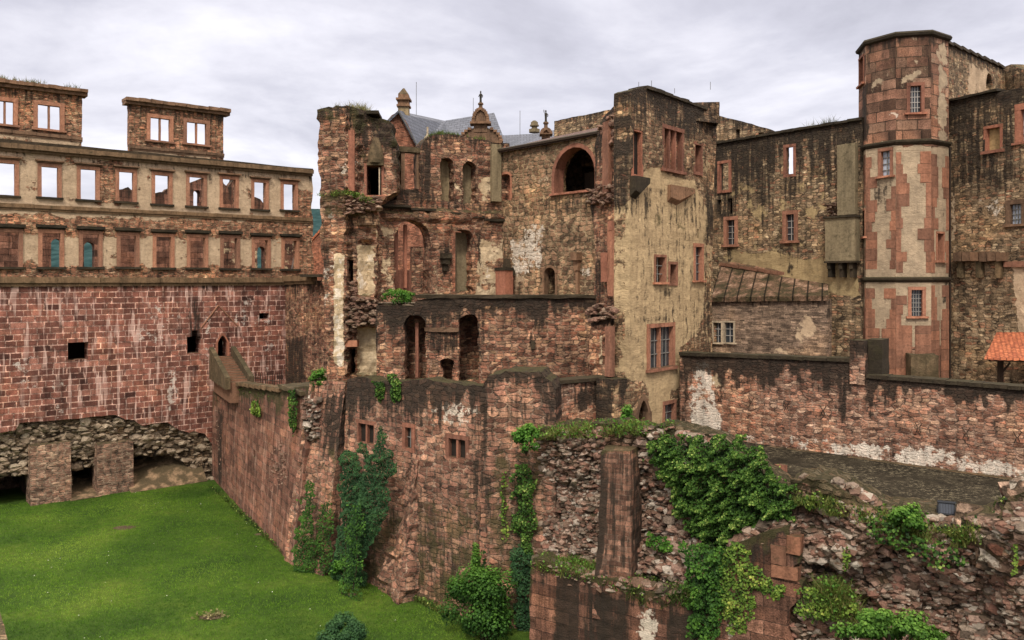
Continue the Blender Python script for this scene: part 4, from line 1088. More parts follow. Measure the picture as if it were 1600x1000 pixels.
for x0, y0, x1 in ((47, 694, 111), (152, 692, 208)):
    u0, u1 = WG.u(x0), WG.u(x1); zt = WG.uz((x0 + x1) / 2, y0)[1]
    w_ = WG; m_ = WG.M
    c0 = [m_ @ Vector(p) for p in ((u0, -0.15, -0.3), (u1, -0.15, -0.3), (u1, 1.6, -0.3), (u0, 1.6, -0.3))]
    c1 = [m_ @ Vector(p) for p in ((u0, 0.0, zt), (u1, 0.0, zt), (u1, 1.6, zt + .3), (u0, 1.6, zt + .3))]
    loft('stone_pier', c0, c1, 'pierbrick', wing, 0.3, 0.03, (), x0 * .1)
# sandy slope in the right cave
mb = MB(); n_ = 14
for i in range(n_ + 1):
    for j in range(9):
        px_ = 200 + (318 - 200) * i / n_; t = j / 8
        u = WG.u(px_); y = -0.9 + 4.2 * t; z = 0.02 + (0.9 + 2.2 * (0.25 + 0.75 * i / n_)) * t * (1 - 0.2 * t) + 0.1 * mn.noise(Vector((u, y, 0)))
        mb.v.append((u, y, z))
for i in range(n_):
    for j in range(8): a = i * 9 + j; mb.f.append((a, a + 9, a + 10, a + 1))
mb.build('earth_slope', 'sand', wing, WG.M, smooth=True)
mb = MB()
for i in range(12):
    for j in range(5):
        px_ = 108 + 48 * i / 11; t = j / 4; u = WG.u(px_); mb.v.append((u, -0.5 + 4.5 * t, 0.04 + 0.7 * t))
for i in range(11):
    for j in range(4): a = i * 5 + j; mb.f.append((a, a + 5, a + 6, a + 1))
mb.build('earth_slope', 'sand', wing, WG.M, smooth=True)
# rubble and loose stones where the undercroft meets the moat wall
stones('fallen_stones', WG.shift(-0.3), [(300, 752), (332, 745), (336, 764), (290, 768)], 50, (0.2, 0.6), 0.4, wing, 'cavestone', seed=8)

# =====================================================================  wall piece between wing and corner tower, brick house behind
WX = Wall(446, 64.0, 518, 58.0)
cw = thing('link_wall', 'narrow brown rubble wall between the red ashlar wall and the tall corner ruin', 'wall', (WX.A.x, WX.A.y, 0))
build_wall('wall_face', WX, [(446, 442), (520, 437), (520, ('z', -10)), (446, ('z', -10))], (), th=1.0, res=0.35, rag=0.03, relief=0.05, mat='rubble_red', parent=cw,
           feats=[('D', 'p', 0.55, [(445, 530), (478, 525), (478, 600), (445, 610)], 14), ('D', 'top', 0.55, 0.7), ('M', 'p', 0.3, [(470, 440), (515, 440), (515, 500), (470, 470)], 15)], seed=6)
band(cw, WX, [(446, 432), (492, 430)], 0.4, 0.3, 'band', 'string_course')
mb = MB(); a = WX.uz(486, 430); b = WX.uz(518, 429); mb.box(a[0], b[0], -0.9, 0.5, a[1] - 0.15, a[1] + 0.05, jit=0.01); mb.build('ledge_slab', 'coping', cw, WX.M)
WBk = Wall(478, 76, 528, 73)
bh = thing('brick_house', 'orange brick house wall with sloping roof edge glimpsed between wing and corner ruin', 'house', (WBk.A.x, WBk.A.y, 0))
build_wall('brick_wall', WBk, [(480, 385), (503, 357), (528, 332), (528, ('z', 0)), (480, ('z', 0))], (), th=0.5, res=0.5, rag=0.01, relief=0.01, mat='brick', parent=bh, seed=7)
mb = MB(); a = WBk.uz(477, 387); b = WBk.uz(528, 330); mb.tube([(a[0], 0, a[1]), (b[0], 0, b[1])], 0.14, 4); mb.build('roof_edge', 'tile', bh, WBk.M)

# =====================================================================  MOAT WALL (left, running towards us) with stair
WM_ = Wall(331, 61.0, 488, 42.7)
ML = (WM_.B - WM_.A).length; MZ = WM_.uz(460, 604)[1]
mo = thing('moat_wall', 'long red retaining wall with mossy coping running along the right side of the lawn', 'retaining wall', (WM_.A.x, WM_.A.y, 0))
mhl = [rect_hole(WM_.rect(405, 704, 409, 716)), rect_hole(WM_.rect(463, 762, 468, 774)), rect_hole(WM_.rect(487, 712, 493, 724))]
mhl = [rect_hole(WM_.rect(404, 702, 408, 714))]
build_wall('wall_face', WM_, [(331, 640), (334, 598), (345, 600), (440, 614), (444, 606), (478, 604), (488, 603), (488, ('z', -15.1)), (331, ('z', -15.1))], mhl, th=1.6, res=0.3, rag=0.03, relief=0.05, mat='moat', parent=mo,
           feats=[('M', 'top', 0.85, 0.9), ('D', 'top', 0.4, 1.4), ('D', 'p', 0.5, [(340, 640), (352, 640), (350, 760), (340, 755)], 6), ('P', 'p', 0.2, [(425, 690), (465, 690), (465, 760), (425, 755)], 10)], seed=8,
           disp=lambda u, z, px, py: -0.12 * np.maximum(0, MZ - z) * np.clip(u / ML, 0, 1) + 0.22 * np.clip(1 - np.hypot((px - 447) / 20, (py - 725) / 42), 0, 1))
stones('broken_patch', WM_, [(428, 690), (462, 690), (466, 755), (432, 762)], 130, (0.15, 0.4), 0.15, mo, 'redstone', seed=11, yfun=lambda u, z, x, y: 0.12 - 0.12 * max(0, MZ - z) * u / ML)
stones('broken_patch', WM_, [(338, 640), (350, 640), (352, 740), (342, 735)], 90, (0.15, 0.4), 0.15, mo, 'redstone', seed=12)
mb = MB(); q = [WM_.uz(343, 597), WM_.uz(441, 611)]; n = 12
for i in range(n):
    ua = q[0][0] + (q[1][0] - q[0][0]) * i / n; ub = q[0][0] + (q[1][0] - q[0][0]) * (i + 1) / n; z = q[0][1] + (q[1][1] - q[0][1]) * (i + .5) / n
    mb.box(ua + .01, ub - .01, -0.28, 0.5, z - 0.02, z + 0.2, jit=0.015)
mb.build('coping', 'band', mo, WM_.M)
q = [WM_.uz(442, 603), WM_.uz(478, 600)]
MB().box(q[0][0], q[1][0], -0.3, 1.6, q[0][1] - 0.1, q[0][1] + 0.12, jit=0.03).build('coping', 'mossblock', mo, WM_.M)
# fence along the landing
mb = MB()
for i in range(15):
    p = WM_.uz(388 + 52 * i / 14, 600, 1.2); z = p[1]; mb.box(p[0] - .015, p[0] + .015, 1.2, 1.23, z - 0.3, z + 0.75, sub=9, jit=0)
a = WM_.uz(388, 589, 1.2); b = WM_.uz(440, 597, 1.2); mb.tube([(a[0], 1.2, a[1]), (b[0], 1.2, b[1])], 0.025, 5)
fe = mb.build('metal_railing', 'iron', None, WM_.M); tag(fe, 'thin dark metal railing on the landing behind the mossy coping', 'railing')
# steps
stt = thing('stone_staircase', 'worn brown stone staircase with thick mossy side walls climbing to the pointed doorway', 'staircase', P(378, 600, 55))
A0 = P(347.5, 557, 60.4); A1 = P(374, 600, 54.5)
dv = (A1 - A0); dxy = Vector((dv.x, dv.y, 0)); L = dxy.length; dn = dxy.normalized(); sd_ = Vector((-dn.y, dn.x, 0)); Mst = Matrix(((sd_.x, dn.x, 0, A0.x), (sd_.y, dn.y, 0, A0.y), (0, 0, 1, 0), (0, 0, 0, 1)))
mb = MB(); ns = 11
for i in range(ns): mb.box(-0.62, 0.62, L * i / ns, L * (i + 1) / ns + 0.02, A0.z - 2.6, A0.z + dv.z * (i + 1) / ns + 0.14, sub=0.8, jit=0.012)
mb.build('steps', 'step', stt, Mst)
for s_ in (-1, 1):
    V = []
    x0, x1 = s_ * 0.62, s_ * 0.95
    if x0 > x1: x0, x1 = x1, x0
    mb = MB(); mb.v = [(x0, 0, A1.z - .3), (x1, 0, A1.z - .3), (x1, L + .2, A1.z - .3), (x0, L + .2, A1.z - .3), (x0, 0, A0.z + 0.75), (x1, 0, A0.z + 0.75), (x1, L + .2, A0.z + dv.z + 0.5), (x0, L + .2, A0.z + dv.z + 0.5)]
    mb.f = [(4, 5, 6, 7), (0, 1, 5, 4), (1, 2, 6, 5), (2, 3, 7, 6), (3, 0, 4, 7)]
    mb.build('side_wall', 'mossblock', stt, Mst)

# =====================================================================  BASTION WALL C with buttresses
WC = Wall(545, 41.3, 757, 35.8)
BT = 0.06
bas = thing('bastion_wall', 'tall pinkish rubble bastion wall with small paired windows and black streaked top, centre', 'bastion', (WC.A.x, WC.A.y, 0))
ztopC = WC.uz(600, 596)[1]
def by(y): return -BT * (ztopC - y)
ch = []
wy = lambda yy: by(WC.uz(600, yy)[1])
ch.append(window(bas, WC, 564, 662, 588, 691, fr=0.2, proud=0.03, mat='red', sill=0, mull=(0.5,), glass='void', batter_y=wy(676), name='paired_window'))  # void panes paint the dark of the rooms
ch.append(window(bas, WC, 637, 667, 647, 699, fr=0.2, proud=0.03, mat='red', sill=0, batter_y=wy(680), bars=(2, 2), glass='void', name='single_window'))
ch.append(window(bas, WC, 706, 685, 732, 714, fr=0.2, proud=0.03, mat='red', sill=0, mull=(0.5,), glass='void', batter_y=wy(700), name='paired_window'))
build_wall('wall_face', WC, [(543, 592), (556, 589), (572, 589), (590, 596), (640, 595), (665, 591), (684, 597), (720, 600), (757, 603), (757, ('z', -15.1)), (543, ('z', -15.1))], ch, th=1.0, res=0.26, rag=0.06, relief=0.045,
           mat='bastion', parent=bas, batter=BT, seed=9,
           feats=[('D', 'top', 0.8, 1.1), ('W', 'e', 0.55, (708, 648, 48, 24)), ('M', 'p', 0.60, [(540, 800), (640, 770), (800, 740), (800, 1010), (540, 1010)], 80), ('D', 'p', 0.28, [(540, 790), (640, 770), (800, 740), (800, 1010), (540, 1010)], 80), ('D', 'p', 0.42, [(744, 600), (762, 600), (757, 700), (764, 760), (735, 800), (740, 690)], 26), ('D', 'e', 0.3, (690, 880, 60, 60))])
mb = MB(); zz = [WC.uz(x, y) for x, y in ((545, 589), (575, 588))]
# buttress one
def LB(px, d, z): p = G(px, d); return (p.x, p.y, ZR(z))
loft('buttress', [LB(441, 42.9, -15.2), LB(503, 40.5, -15.2), LB(523, 41.0, -15.2), LB(490, 47, -15.2)], [LB(484, 42.9, -5.35), LB(541, 42.1, -5.3), LB(547, 42.6, -5.3), LB(515, 48, -5.4)], 'bastion', bas, 0.3, 0.06,
     [('D', 'p', 0.5, [(500, 615), (550, 615), (545, 700), (500, 720)], 20), ('M', 'p', 0.5, [(480, 700), (545, 650), (545, 900), (450, 900)], 40), ('W', 'e', 0.6, (487, 640, 12, 30))], 3, blocky=0.05)
# buttress two: spur running up to a point on the wall
loft('buttress', [LB(586, 38.9, -15.2), LB(621, 36.9, -15.2), LB(652, 37.3, -15.2), LB(625, 41, -15.2)], [LB(640, 38.6, -8.1), LB(656, 38.0, -8.0), LB(665, 38.1, -8.0), LB(650, 40, -7.9)], 'bastion', bas, 0.28, 0.05,
     [('M', 'all', 0.2)], 5, blocky=0.14)
stones('exposed_core', Wall(470, 42.9, 502, 42.5), [(478, 622), (500, 622), (502, 680), (484, 690), (476, 660)], 70, (0.2, 0.5), 0.35, bas, 'stone', seed=14, yfun=lambda u, z, x, y: -0.15)
# moulded head of buttress two
# bastion corner block (C2)
WC2 = Wall(752, 35.1, 870, 34.5)
build_wall('corner_block', WC2, [(752, 612), (755, 598), (764, 587), (782, 585), (790, 581), (845, 582), (852, 590), (862, 596), (868, 608), (870, ('z', -15.1)), (752, ('z', -15.1))], (), th=2.2, res=0.26, rag=0.08, relief=0.06, mat='bastion', parent=bas,
           batter=0.03, seed=10, feats=[('D', 'top', 0.7, 0.6), ('D', 'p', 0.5, [(750, 600), (772, 598), (768, 690), (776, 760), (760, 830), (748, 760)], 24), ('D', 'p', 0.5, [(846, 590), (868, 596), (868, 665), (852, 665)], 18), ('D', 'e', 0.3, (800, 640, 30, 30)), ('M', 'p', 0.62, [(750, 690), (870, 680), (870, 1010), (740, 1010)], 60), ('D', 'p', 0.2, [(750, 720), (870, 700), (870, 1010), (740, 1010)], 60)])
# C3
WC3 = Wall(864, 36.2, 962, 38.2)
h3 = [window(bas, WC3, 931, 648, 947, 657, fr=0.14, mat='red', sill=0, room=1.5, th=0.8, name='cellar_window'), window(bas, WC3, 950, 646, 966, 657, fr=0.14, mat='red', sill=0, room=1.5, th=0.8, name='cellar_window')]
build_wall('parapet_wall', WC3, [(864, 602), (962, 594), (962, 720), (864, 720)], [h3[0], h3[1]], th=0.8, res=0.3, rag=0.03, relief=0.04, mat='rubble_pink', parent=bas, seed=11,
           feats=[('D', 'e', 0.75, (931, 618, 10, 18)), ('D', 'e', 0.7, (910, 625, 12, 16)), ('D', 'top', 0.3, 0.3)])
q = [WC3.uz(864, 600), WC3.uz(962, 592)]
MB().box(q[0][0], q[1][0], -0.12, 0.85, q[0][1] - .02, q[0][1] + 0.14, jit=0.015).build('coping', 'coping', bas, WC3.M)
q = WC3.uz(960, 656); MB().box(q[0] - 0.1, q[0] + 0.12, -0.16, -0.13, q[1], q[1] + 0.3, sub=9, jit=0).build('small_plaque', 'whitesign', bas, WC3.M)
sheet('terrace_floor', [G(500, 47), G(545, 42.2), G(757, 36.6), G(870, 36.5), G(962, 39), G(935, 42.5), G(500, 44)], ZR(-6.0), 'court')

# =====================================================================  LOWER HALL (K)
WK = Wall(588, 41.2, 934, 40.8)
lh = thing('vaulted_cellar_wall', 'red rubble wall with two tall dark arches and black mossy parapet above the bastion', 'ruined wall', (WK.A.x, WK.A.y, 0))
kh = [arch_hole(WK.rect(632, 491, 667, 594), 0.9), arch_hole(WK.rect(717, 493, 748, 595), 0.9), arch_hole(WK.rect(690, 560, 707, 595), 0.9)]
build_wall('wall_face', WK, [(588, 478), (600, 476), (646, 478), (650, 470), (662, 467), (700, 467), (760, 464), (850, 463), (929, 461), (932, 470), (934, ('z', -6.05)), (588, ('z', -6.05))], kh, th=0.9, res=0.24, rag=0.06, hrag=0.14, relief=0.07,
           mat='rubble_red', parent=lh, seed=12, feats=[('D', 'top', 0.8, 1.1), ('D', 'p', 0.5, [(662, 510), (722, 514), (715, 545), (690, 562), (668, 548)], 18), ('D', 'p', 0.45, [(740, 500), (758, 500), (758, 560), (742, 560)], 10), ('P', 'p', 0.5, [(664, 500), (672, 505), (668, 575), (660, 575)], 6), ('P', 'e', 0.35, (690, 575, 18, 22)), ('D', 'e', 0.6, (832, 535, 6, 16))])  # first dark polygon paints a shaded recess under the ledge
dark_room(lh, WK, (632, 491, 667, 594), 0.92, 0.7, 0.4, 'rubble_red', 'recess'); dark_room(lh, WK, (717, 493, 748, 595), 0.92, 1.1, 0.4, 'rubble_red', 'recess'); dark_room(lh, WK, (690, 560, 707, 595), 0.92, 0.4, 0.2, 'rubble_red')
MB().box(WK.u(649), WK.u(931), -0.12, 1.3, WK.uz(700, 466)[1], WK.uz(700, 461)[1], jit=0.03).build('parapet_coping', 'coping', lh, WK.M)
# red jamb inside first arch, ledge with corbel
r = WK.rect(646, 505, 651, 592); MB().box(r[0], r[2], 0.6, 0.88, r[1], r[3]).build('inner_jamb', 'red', lh, WK.M)
r = WK.rect(664, 512, 716, 518); MB().box(r[0], r[2], -0.14, 0.2, r[1], r[3], jit=0.04).build('stone_ledge', 'brownst', lh, WK.M)
r = WK.rect(829, 532, 836, 545); MB().box(r[0], r[2], -0.3, 0.1, r[1], r[3], jit=0.04).build('corbel', 'coping', lh, WK.M)

# =====================================================================  CORNER TOWER RUIN (G)
WT = Wall(498, 43.2, 622, 43.4)
ct = thing('corner_tower_ruin', 'tall jagged tower ruin with pale plaster strips and grassy top, left of the arcade', 'ruined tower', (WT.A.x, WT.A.y, 0))
def gd(u, z, px, py):
    y = np.where(px < 546, -0.55, 0.0)
    y = np.where((px >= 546) & (px < 562) & (py < 300), -0.35, y)
    y = np.where((px >= 575) & (py < 205), 0.2, y)
    y = y + 0.5 * np.exp(-((px - 572) / 9) ** 2) * ((py > 375) & (py < 462)) 
    y = y + 0.35 * ((px > 556) & (px < 596) & (py > 512) & (py < 588))
    y = y - 0.55 * np.exp(-((py - 322) / 9.0) ** 2) * (px > 540)
    y = y - 0.4 * np.exp(-((py - 488) / 12.0) ** 2) * (px > 545)
    return y
gh = [window(ct, WT, 573, 259, 596, 305, fr=0.14, proud=0.02, mat='red', sill=0.1, room=2.5, th=2.2, name='window_opening', depth=0.5),
      rect_hole(WT.rect(543.5, 406, 552, 446)), rect_hole(WT.rect(546, 545, 555, 586)), rect_hole(WT.rect(597, 560, 612, 592))]
gf = [('P', 'p', 0.8, [(522, 395), (541, 395), (540, 575), (524, 570)], 7), ('P', 'p', 0.75, [(556, 380), (584, 380), (585, 462), (557, 462)], 4), ('W', 'p', 0.5, [(556, 385), (586, 385), (586, 455), (556, 455)], 6),
      ('P', 'p', 1.0, [(556, 514), (595, 514), (596, 588), (556, 588)], 2), ('W', 'p', 0.52, [(519, 400), (542, 400), (541, 575), (524, 575)], 8), ('W', 'p', 0.42, [(512, 330), (530, 330), (526, 420), (514, 420)], 8), ('W', 'e', 0.42, (545, 260, 20, 30)), ('P', 'p', 0.55, [(586, 330), (618, 345), (618, 470), (586, 465)], 8), ('D', 'top', 0.6, 1.0), ('M', 'top', 0.6, 2.6),
      ('M', 'p', 0.6, [(500, 300), (590, 300), (590, 335), (540, 345), (500, 340)], 10), ('D', 'e', 0.7, (600, 205, 14, 26)), ('M', 'e', 0.7, (605, 525, 14, 28)), ('D', 'e', 0.4, (512, 430, 8, 60)), ('D', 'e', 0.35, (548, 350, 10, 20)), ('W', 'e', 0.4, (512, 455, 14, 60))]
build_wall('wall_face', WT, [(499, 176), (511, 172), (535, 169), (545, 168), (558, 172), (571, 173), (575, 180), (590, 183), (607, 188), (611, 205), (619, 229), (621, 262), (619, 300), (604, 308), (598, 316), (590, 330), (588, 345), (587, 470), (600, 482), (622, 500), (626, 560), (624, ('z', -6.4)), (514, ('z', -6.4)), (513, 500), (509, 440), (504, 380), (504, 320), (501, 250)],
           gh, th=2.2, res=0.22, rag=0.16, hrag=0.07, relief=0.13, mat='rubble_red', parent=ct, feats=gf, disp=gd, seed=13)
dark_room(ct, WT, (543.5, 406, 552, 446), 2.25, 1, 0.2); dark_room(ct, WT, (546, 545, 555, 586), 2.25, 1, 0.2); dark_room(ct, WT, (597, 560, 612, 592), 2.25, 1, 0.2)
r = WT.rect(546, 206, 556, 300); MB().box(r[0], r[2], -0.5, 0, r[1], r[3]).build('corner_pilaster', 'red', ct, WT.M)
r = WT.rect(541, 531, 560, 541); MB().box(r[0], r[2], -0.45, 0.2, r[1], r[3]).build('lintel_block', 'redlight', ct, WT.M)
r = WT.rect(574, 255, 600, 259); MB().box(r[0], r[2], -0.25, 0.2, r[1], r[3]).build('window_lintel', 'mossblock', ct, WT.M)
r = WT.rect(592, 262, 594, 306); MB().box(r[0], r[2], -0.1, 0.1, r[1], r[3]).build('window_post', 'pale', ct, WT.M)
# half domes left over from vaults
def half_dome(w, x0, y0, x1, y1, proud, mat, nm, parent):
    u0, z0, u1, z1 = w.rect(x0, y0, x1, y1); mb = MB(); n, m = 12, 8; c = (u0 + u1) / 2
    for i in range(m + 1):
        t = i / m; zz = z1 - (z1 - z0) * t; rr = math.sin(math.pi / 2 * (0.25 + 0.75 * t))
        for k in range(n + 1):
            a = math.pi * k / n; f = 1 + 0.08 * mn.noise(Vector((k, i, 2)))
            mb.v.append((c - (u1 - u0) / 2 * rr * math.cos(a) * f, 0.15 - proud * rr * math.sin(a) * f, zz))
    for i in range(m):
        for k in range(n): a = i * (n + 1) + k; mb.f.append((a, a + n + 1, a + n + 2, a + 1))
    b = len(mb.v); mb.v.append((c, 0.15, z0)); l = m * (n + 1)
    for k in range(n): mb.f.append((l + k, b, l + k + 1))
    mb.build(nm, mat, parent, w.M)
half_dome(WT, 574, 215, 600, 255, 0.55, 'mossblock', 'vault_remnant', ct)
half_dome(WT, 596, 498, 622, 556, 0.55, 'mossblock', 'vault_remnant', ct)
half_dome(WT, 556, 322, 594, 352, 0.6, 'rubble', 'vault_remnant', ct)
stones('broken_edge', WT, [(541, 312), (596, 312), (597, 330), (541, 334)], 120, (0.25, 0.6), 0.5, ct, 'redstone', yfun=lambda u, z, x, y: -0.5, seed=15)
stones('broken_edge', WT, [(542, 462), (600, 468), (600, 500), (555, 512), (542, 500)], 130, (0.2, 0.55), 0.45, ct, 'redstone', yfun=lambda u, z, x, y: -0.35, seed=16)
stones('broken_edge', WT, [(541, 440), (556, 440), (556, 520), (543, 515)], 80, (0.2, 0.4), 0.3, ct, 'redstone', yfun=lambda u, z, x, y: -0.1, seed=17)
0 and stones('broken_edge', WT, [(498, 178), (575, 176), (575, 200), (550, 196), (500, 200)], 70, (0.2, 0.5), 0.3, ct, 'redstone', yfun=lambda u, z, x, y: -0.5, seed=18)
half_dome(WT, 499, 302, 560, 316, 0.5, 'mossblock', 'grassy_ledge', ct)
mb = MB(); mb.box(WT.u(573), WT.u(592), -0.2, 1.6, WT.uz(580, 178)[1], WT.uz(580, 174)[1], jit=0.02); mb.build('cap_slab', 'coping', ct, WT.M)

# =====================================================================  ARCADE WALL (F)
WF = Wall(590, 44.3, 790, 47.8)
ar = thing('arcade_ruin', 'two storey ruined hall front with one large and one narrow arch', 'ruined hall', (WF.A.x, WF.A.y, 0))
fh = [window(ar, WF, 688, 246, 709, 314, fr=0, arch=0.9, sill=0, name='upper_arch'), window(ar, WF, 723, 252, 744, 318, fr=0, arch=0.9, sill=0, name='upper_arch'),
      window(ar, WF, 616, 344, 671, 459, fr=0, arch=1.0, sill=0, name='great_arch'), window(ar, WF, 706, 359, 738, 457, fr=0, arch=1.0, sill=0, name='narrow_arch')]
def fd(u, z, px, py):
    return -0.28 * ((py > 330) & (py < 345) & (px > 596)) - 0.12 * (py > 345) + 0.0 * u
ff = [('P', 'p', 0.5, [(745, 270), (790, 270), (790, 320), (745, 320)], 12), ('P', 'p', 0.55, [(745, 370), (792, 370), (792, 470), (736, 470)], 14), ('P', 'p', 0.45, [(672, 400), (700, 430), (700, 470), (665, 470)], 14), ('P', 'p', 0.5, [(590, 345), (618, 360), (618, 470), (590, 470)], 10),
      ('P', 'p', 0.45, [(707, 255), (725, 255), (725, 320), (700, 320)], 10), ('D', 'top', 0.5, 0.5), ('D', 'p', 0.55, [(655, 225), (672, 220), (678, 320), (657, 320)], 10), ('D', 'p', 0.3, [(620, 292), (790, 318), (790, 345), (592, 318)], 12), ('M', 'p', 0.42, [(592, 292), (790, 318), (790, 345), (592, 320)], 8),
      ('D', 'e', 0.65, (694, 405, 9, 26)), ('D', 'p', 0.4, [(742, 360), (752, 360), (752, 450), (744, 450)], 6), ('W', 'e', 0.35, (760, 430, 18, 30)), ('M', 'top', 0.35, 0.6)]
build_wall('wall_face', WF, [(588, 476), (588, 318), (600, 314), (618, 312), (619, 294), (657, 296), (657, 232), (661, 224), (668, 214), (681, 209), (700, 208), (722, 213), (752, 218), (776, 222), (794, 224), (795, 476)], fh, th=1.1, res=0.24, rag=0.10, hrag=0.12, relief=0.08,
           mat='rubble_red', parent=ar, feats=ff, disp=fd, seed=14)
band(ar, WF, [(594, 317), (640, 323), (790, 345)], 0.14, 0.3, 'coping', 'ledge')
r = WF.rect(766, 226, 781, 315); MB().box(r[0], r[2], -0.22, 0, r[1], r[3]).build('plastered_flue', 'greyplaster', ar, WF.M)
for x0, x1 in ((628.5, 634.5), (653, 659)):
    r = WF.rect(x0, 237, x1, 295); MB().box(r[0], r[2], 0.2, 0.45, r[1], r[3]).build('window_post', 'brownst', ar, WF.M)
r = WF.rect(618, 229, 659, 237); MB().box(r[0], r[2], 0.1, 0.6, r[1], r[3]).build('lintel_beam', 'mossblock', ar, WF.M)
for x0, x1, y0 in ((621, 627, 358), (637, 641, 350)):
    r = WF.rect(x0, y0, x1, 450); MB().box(r[0], r[2], 0.55, 0.8, r[1], r[3]).build('arch_mullion', 'red', ar, WF.M)
r = WF.rect(650, 385, 668, 458); f_ = MB().box(r[0], r[2], 0.75, 1.0, r[1], r[3]).build('arch_infill', 'rubble_red', ar, WF.M)
r = WF.rect(619, 425, 668, 458); MB().box(r[0], r[2], 0.85, 1.05, r[1], WF.uz(640, 422)[1]).build('arch_sill', 'red', ar, WF.M)
for x0, y0, x1, y1 in ((688, 246, 709, 314), (723, 252, 744, 318)):
    r = WF.rect(x0, y0, x1, y1)
    MB().box(r[0] + 0.18, r[2] + 0.3, 0.75, 1.0, r[1] - .2, r[3] + .2).build('plaster_backing', 'greyplaster', ar, WF.M)
r = WF.rect(722, 362, 738, 456); MB().box(r[0], r[2] + .2, 0.8, 1.05, r[1] - .1, r[3]).build('plaster_backing', 'greyplaster', ar, WF.M)
# corbel cluster between arches
r = WF.rect(686, 396, 702, 424); c = (r[0] + r[2]) / 2
mb = MB()
for i, (hw, z0, z1, pr) in enumerate(((0.30, 0.72, 1.0, .5), (0.22, 0.4, .72, .38), (0.13, 0.0, .4, .25))): mb.box(c - hw, c + hw, -pr, 0, r[1] + (r[3] - r[1]) * z0, r[1] + (r[3] - r[1]) * z1 - 0.003, jit=0.03)
mb.build('vault_corbel', 'coping', ar, WF.M)
# dark pedestals with small dark figures
def pedestal(x0, y0, x1, y1, w, off, lab):
    r = w.rect(x0, y0, x1, y1); c = (r[0] + r[2]) / 2; hw = (r[2] - r[0]) / 2; H = r[3] - r[1]
    t = thing('stone_pedestal', lab, 'pedestal', w.M @ Vector((c, off, r[1])))
    MB().box(c - hw * .8, c + hw * .8, off, off + 0.6, r[1], r[1] + H * .55).build('pillar', 'red', t, w.M)
    MB().box(c - hw, c + hw, off - .1, off + .7, r[1] + H * .55, r[1] + H * .68).build('capital', 'coping', t, w.M)
    MB().box(c - hw * .55, c + hw * .55, off + .05, off + .5, r[1] + H * .68, r[1] + H, taper=0.4).build('finial_block', 'coping', t, w.M)
pedestal(773, 405, 790, 462, WF, -1.2, 'dark capped red sandstone pedestal standing at the corner below the arcade')

# =====================================================================  GALLERY WALL (H)
WH = Wall(776, 48.0, 950, 41.6)
ga = thing('gallery_wall', 'brown stone wall with one huge round arched opening under a brown tiled eave', 'ruined wall', (WH.A.x, WH.A.y, 0))
hh = [window(ga, WH, 867, 230, 930, 299, fr=0.22, proud=0.05, mat='red', arch=1.0, sill=0.12, name='great_arch', depth=0.7), window(ga, WH, 782, 272, 798, 312, fr=0.14, mat='redlight', arch=0.5, sill=0, name='blocked_window'),
      window(ga, WH, 851, 418, 868, 461, fr=0.14, mat='brownst', arch=0.8, sill=0, room=3, th=1.0, name='doorway')]
build_wall('wall_face', WH, [(776, 238), (850, 225), (932, 209), (952, 206), (952, 478), (776, 478)], hh, th=1.0, res=0.26, rag=0.03, relief=0.03, mat='grey_big', parent=ga, seed=15,
           feats=[('W', 'p', 0.58, [(795, 380), (830, 345), (850, 350), (852, 400), (845, 425), (800, 430)], 10), ('P', 'p', 0.4, [(800, 420), (850, 420), (850, 465), (800, 465)], 10), ('D', 'p', 0.3, [(776, 350), (795, 350), (795, 470), (776, 470)], 12), ('W', 'e', 0.5, (918, 425, 14, 10)), ('P', 'e', 0.45, (845, 270, 22, 26)), ('D', 'e', 0.35, (880, 320, 60, 14))])
r = WH.rect(782, 272, 798, 312); MB().box(r[0] - .1, r[2] + .1, 0.45, 0.6, r[1] - .1, r[3]).build('brick_infill', 'brick', ga, WH.M)
# loggia room behind the arch
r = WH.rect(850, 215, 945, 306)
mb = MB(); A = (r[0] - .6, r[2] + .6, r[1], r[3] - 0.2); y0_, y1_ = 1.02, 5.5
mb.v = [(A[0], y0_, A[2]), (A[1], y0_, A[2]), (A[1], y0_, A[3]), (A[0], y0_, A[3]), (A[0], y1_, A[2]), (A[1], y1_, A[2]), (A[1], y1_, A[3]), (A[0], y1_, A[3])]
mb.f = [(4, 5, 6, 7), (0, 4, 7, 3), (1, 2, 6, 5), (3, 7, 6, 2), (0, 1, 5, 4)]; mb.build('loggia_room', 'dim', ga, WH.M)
# door leaves and posts inside the arch
mb = MB(); r = WH.rect(872, 262, 905, 299); mb.box(r[0], r[2], 2.2, 2.3, r[1], r[3]); mb.build('timber_screen', 'wood', ga, WH.M)
# eave, tiles
E0 = P(774, 236, 47.6); E1 = P(934, 207, 41.9); T0 = P(842, 219, 50.5); T1 = P(934, 199, 46.0)
mb = MB(); mb.poly([E0, E1, T1, T0], 0.14); mb.build('tiled_roof', 'browntile', ga)
mb = MB(); mb.tube([E0, E1], 0.11, 6); mb.build('gutter', 'iron', ga)
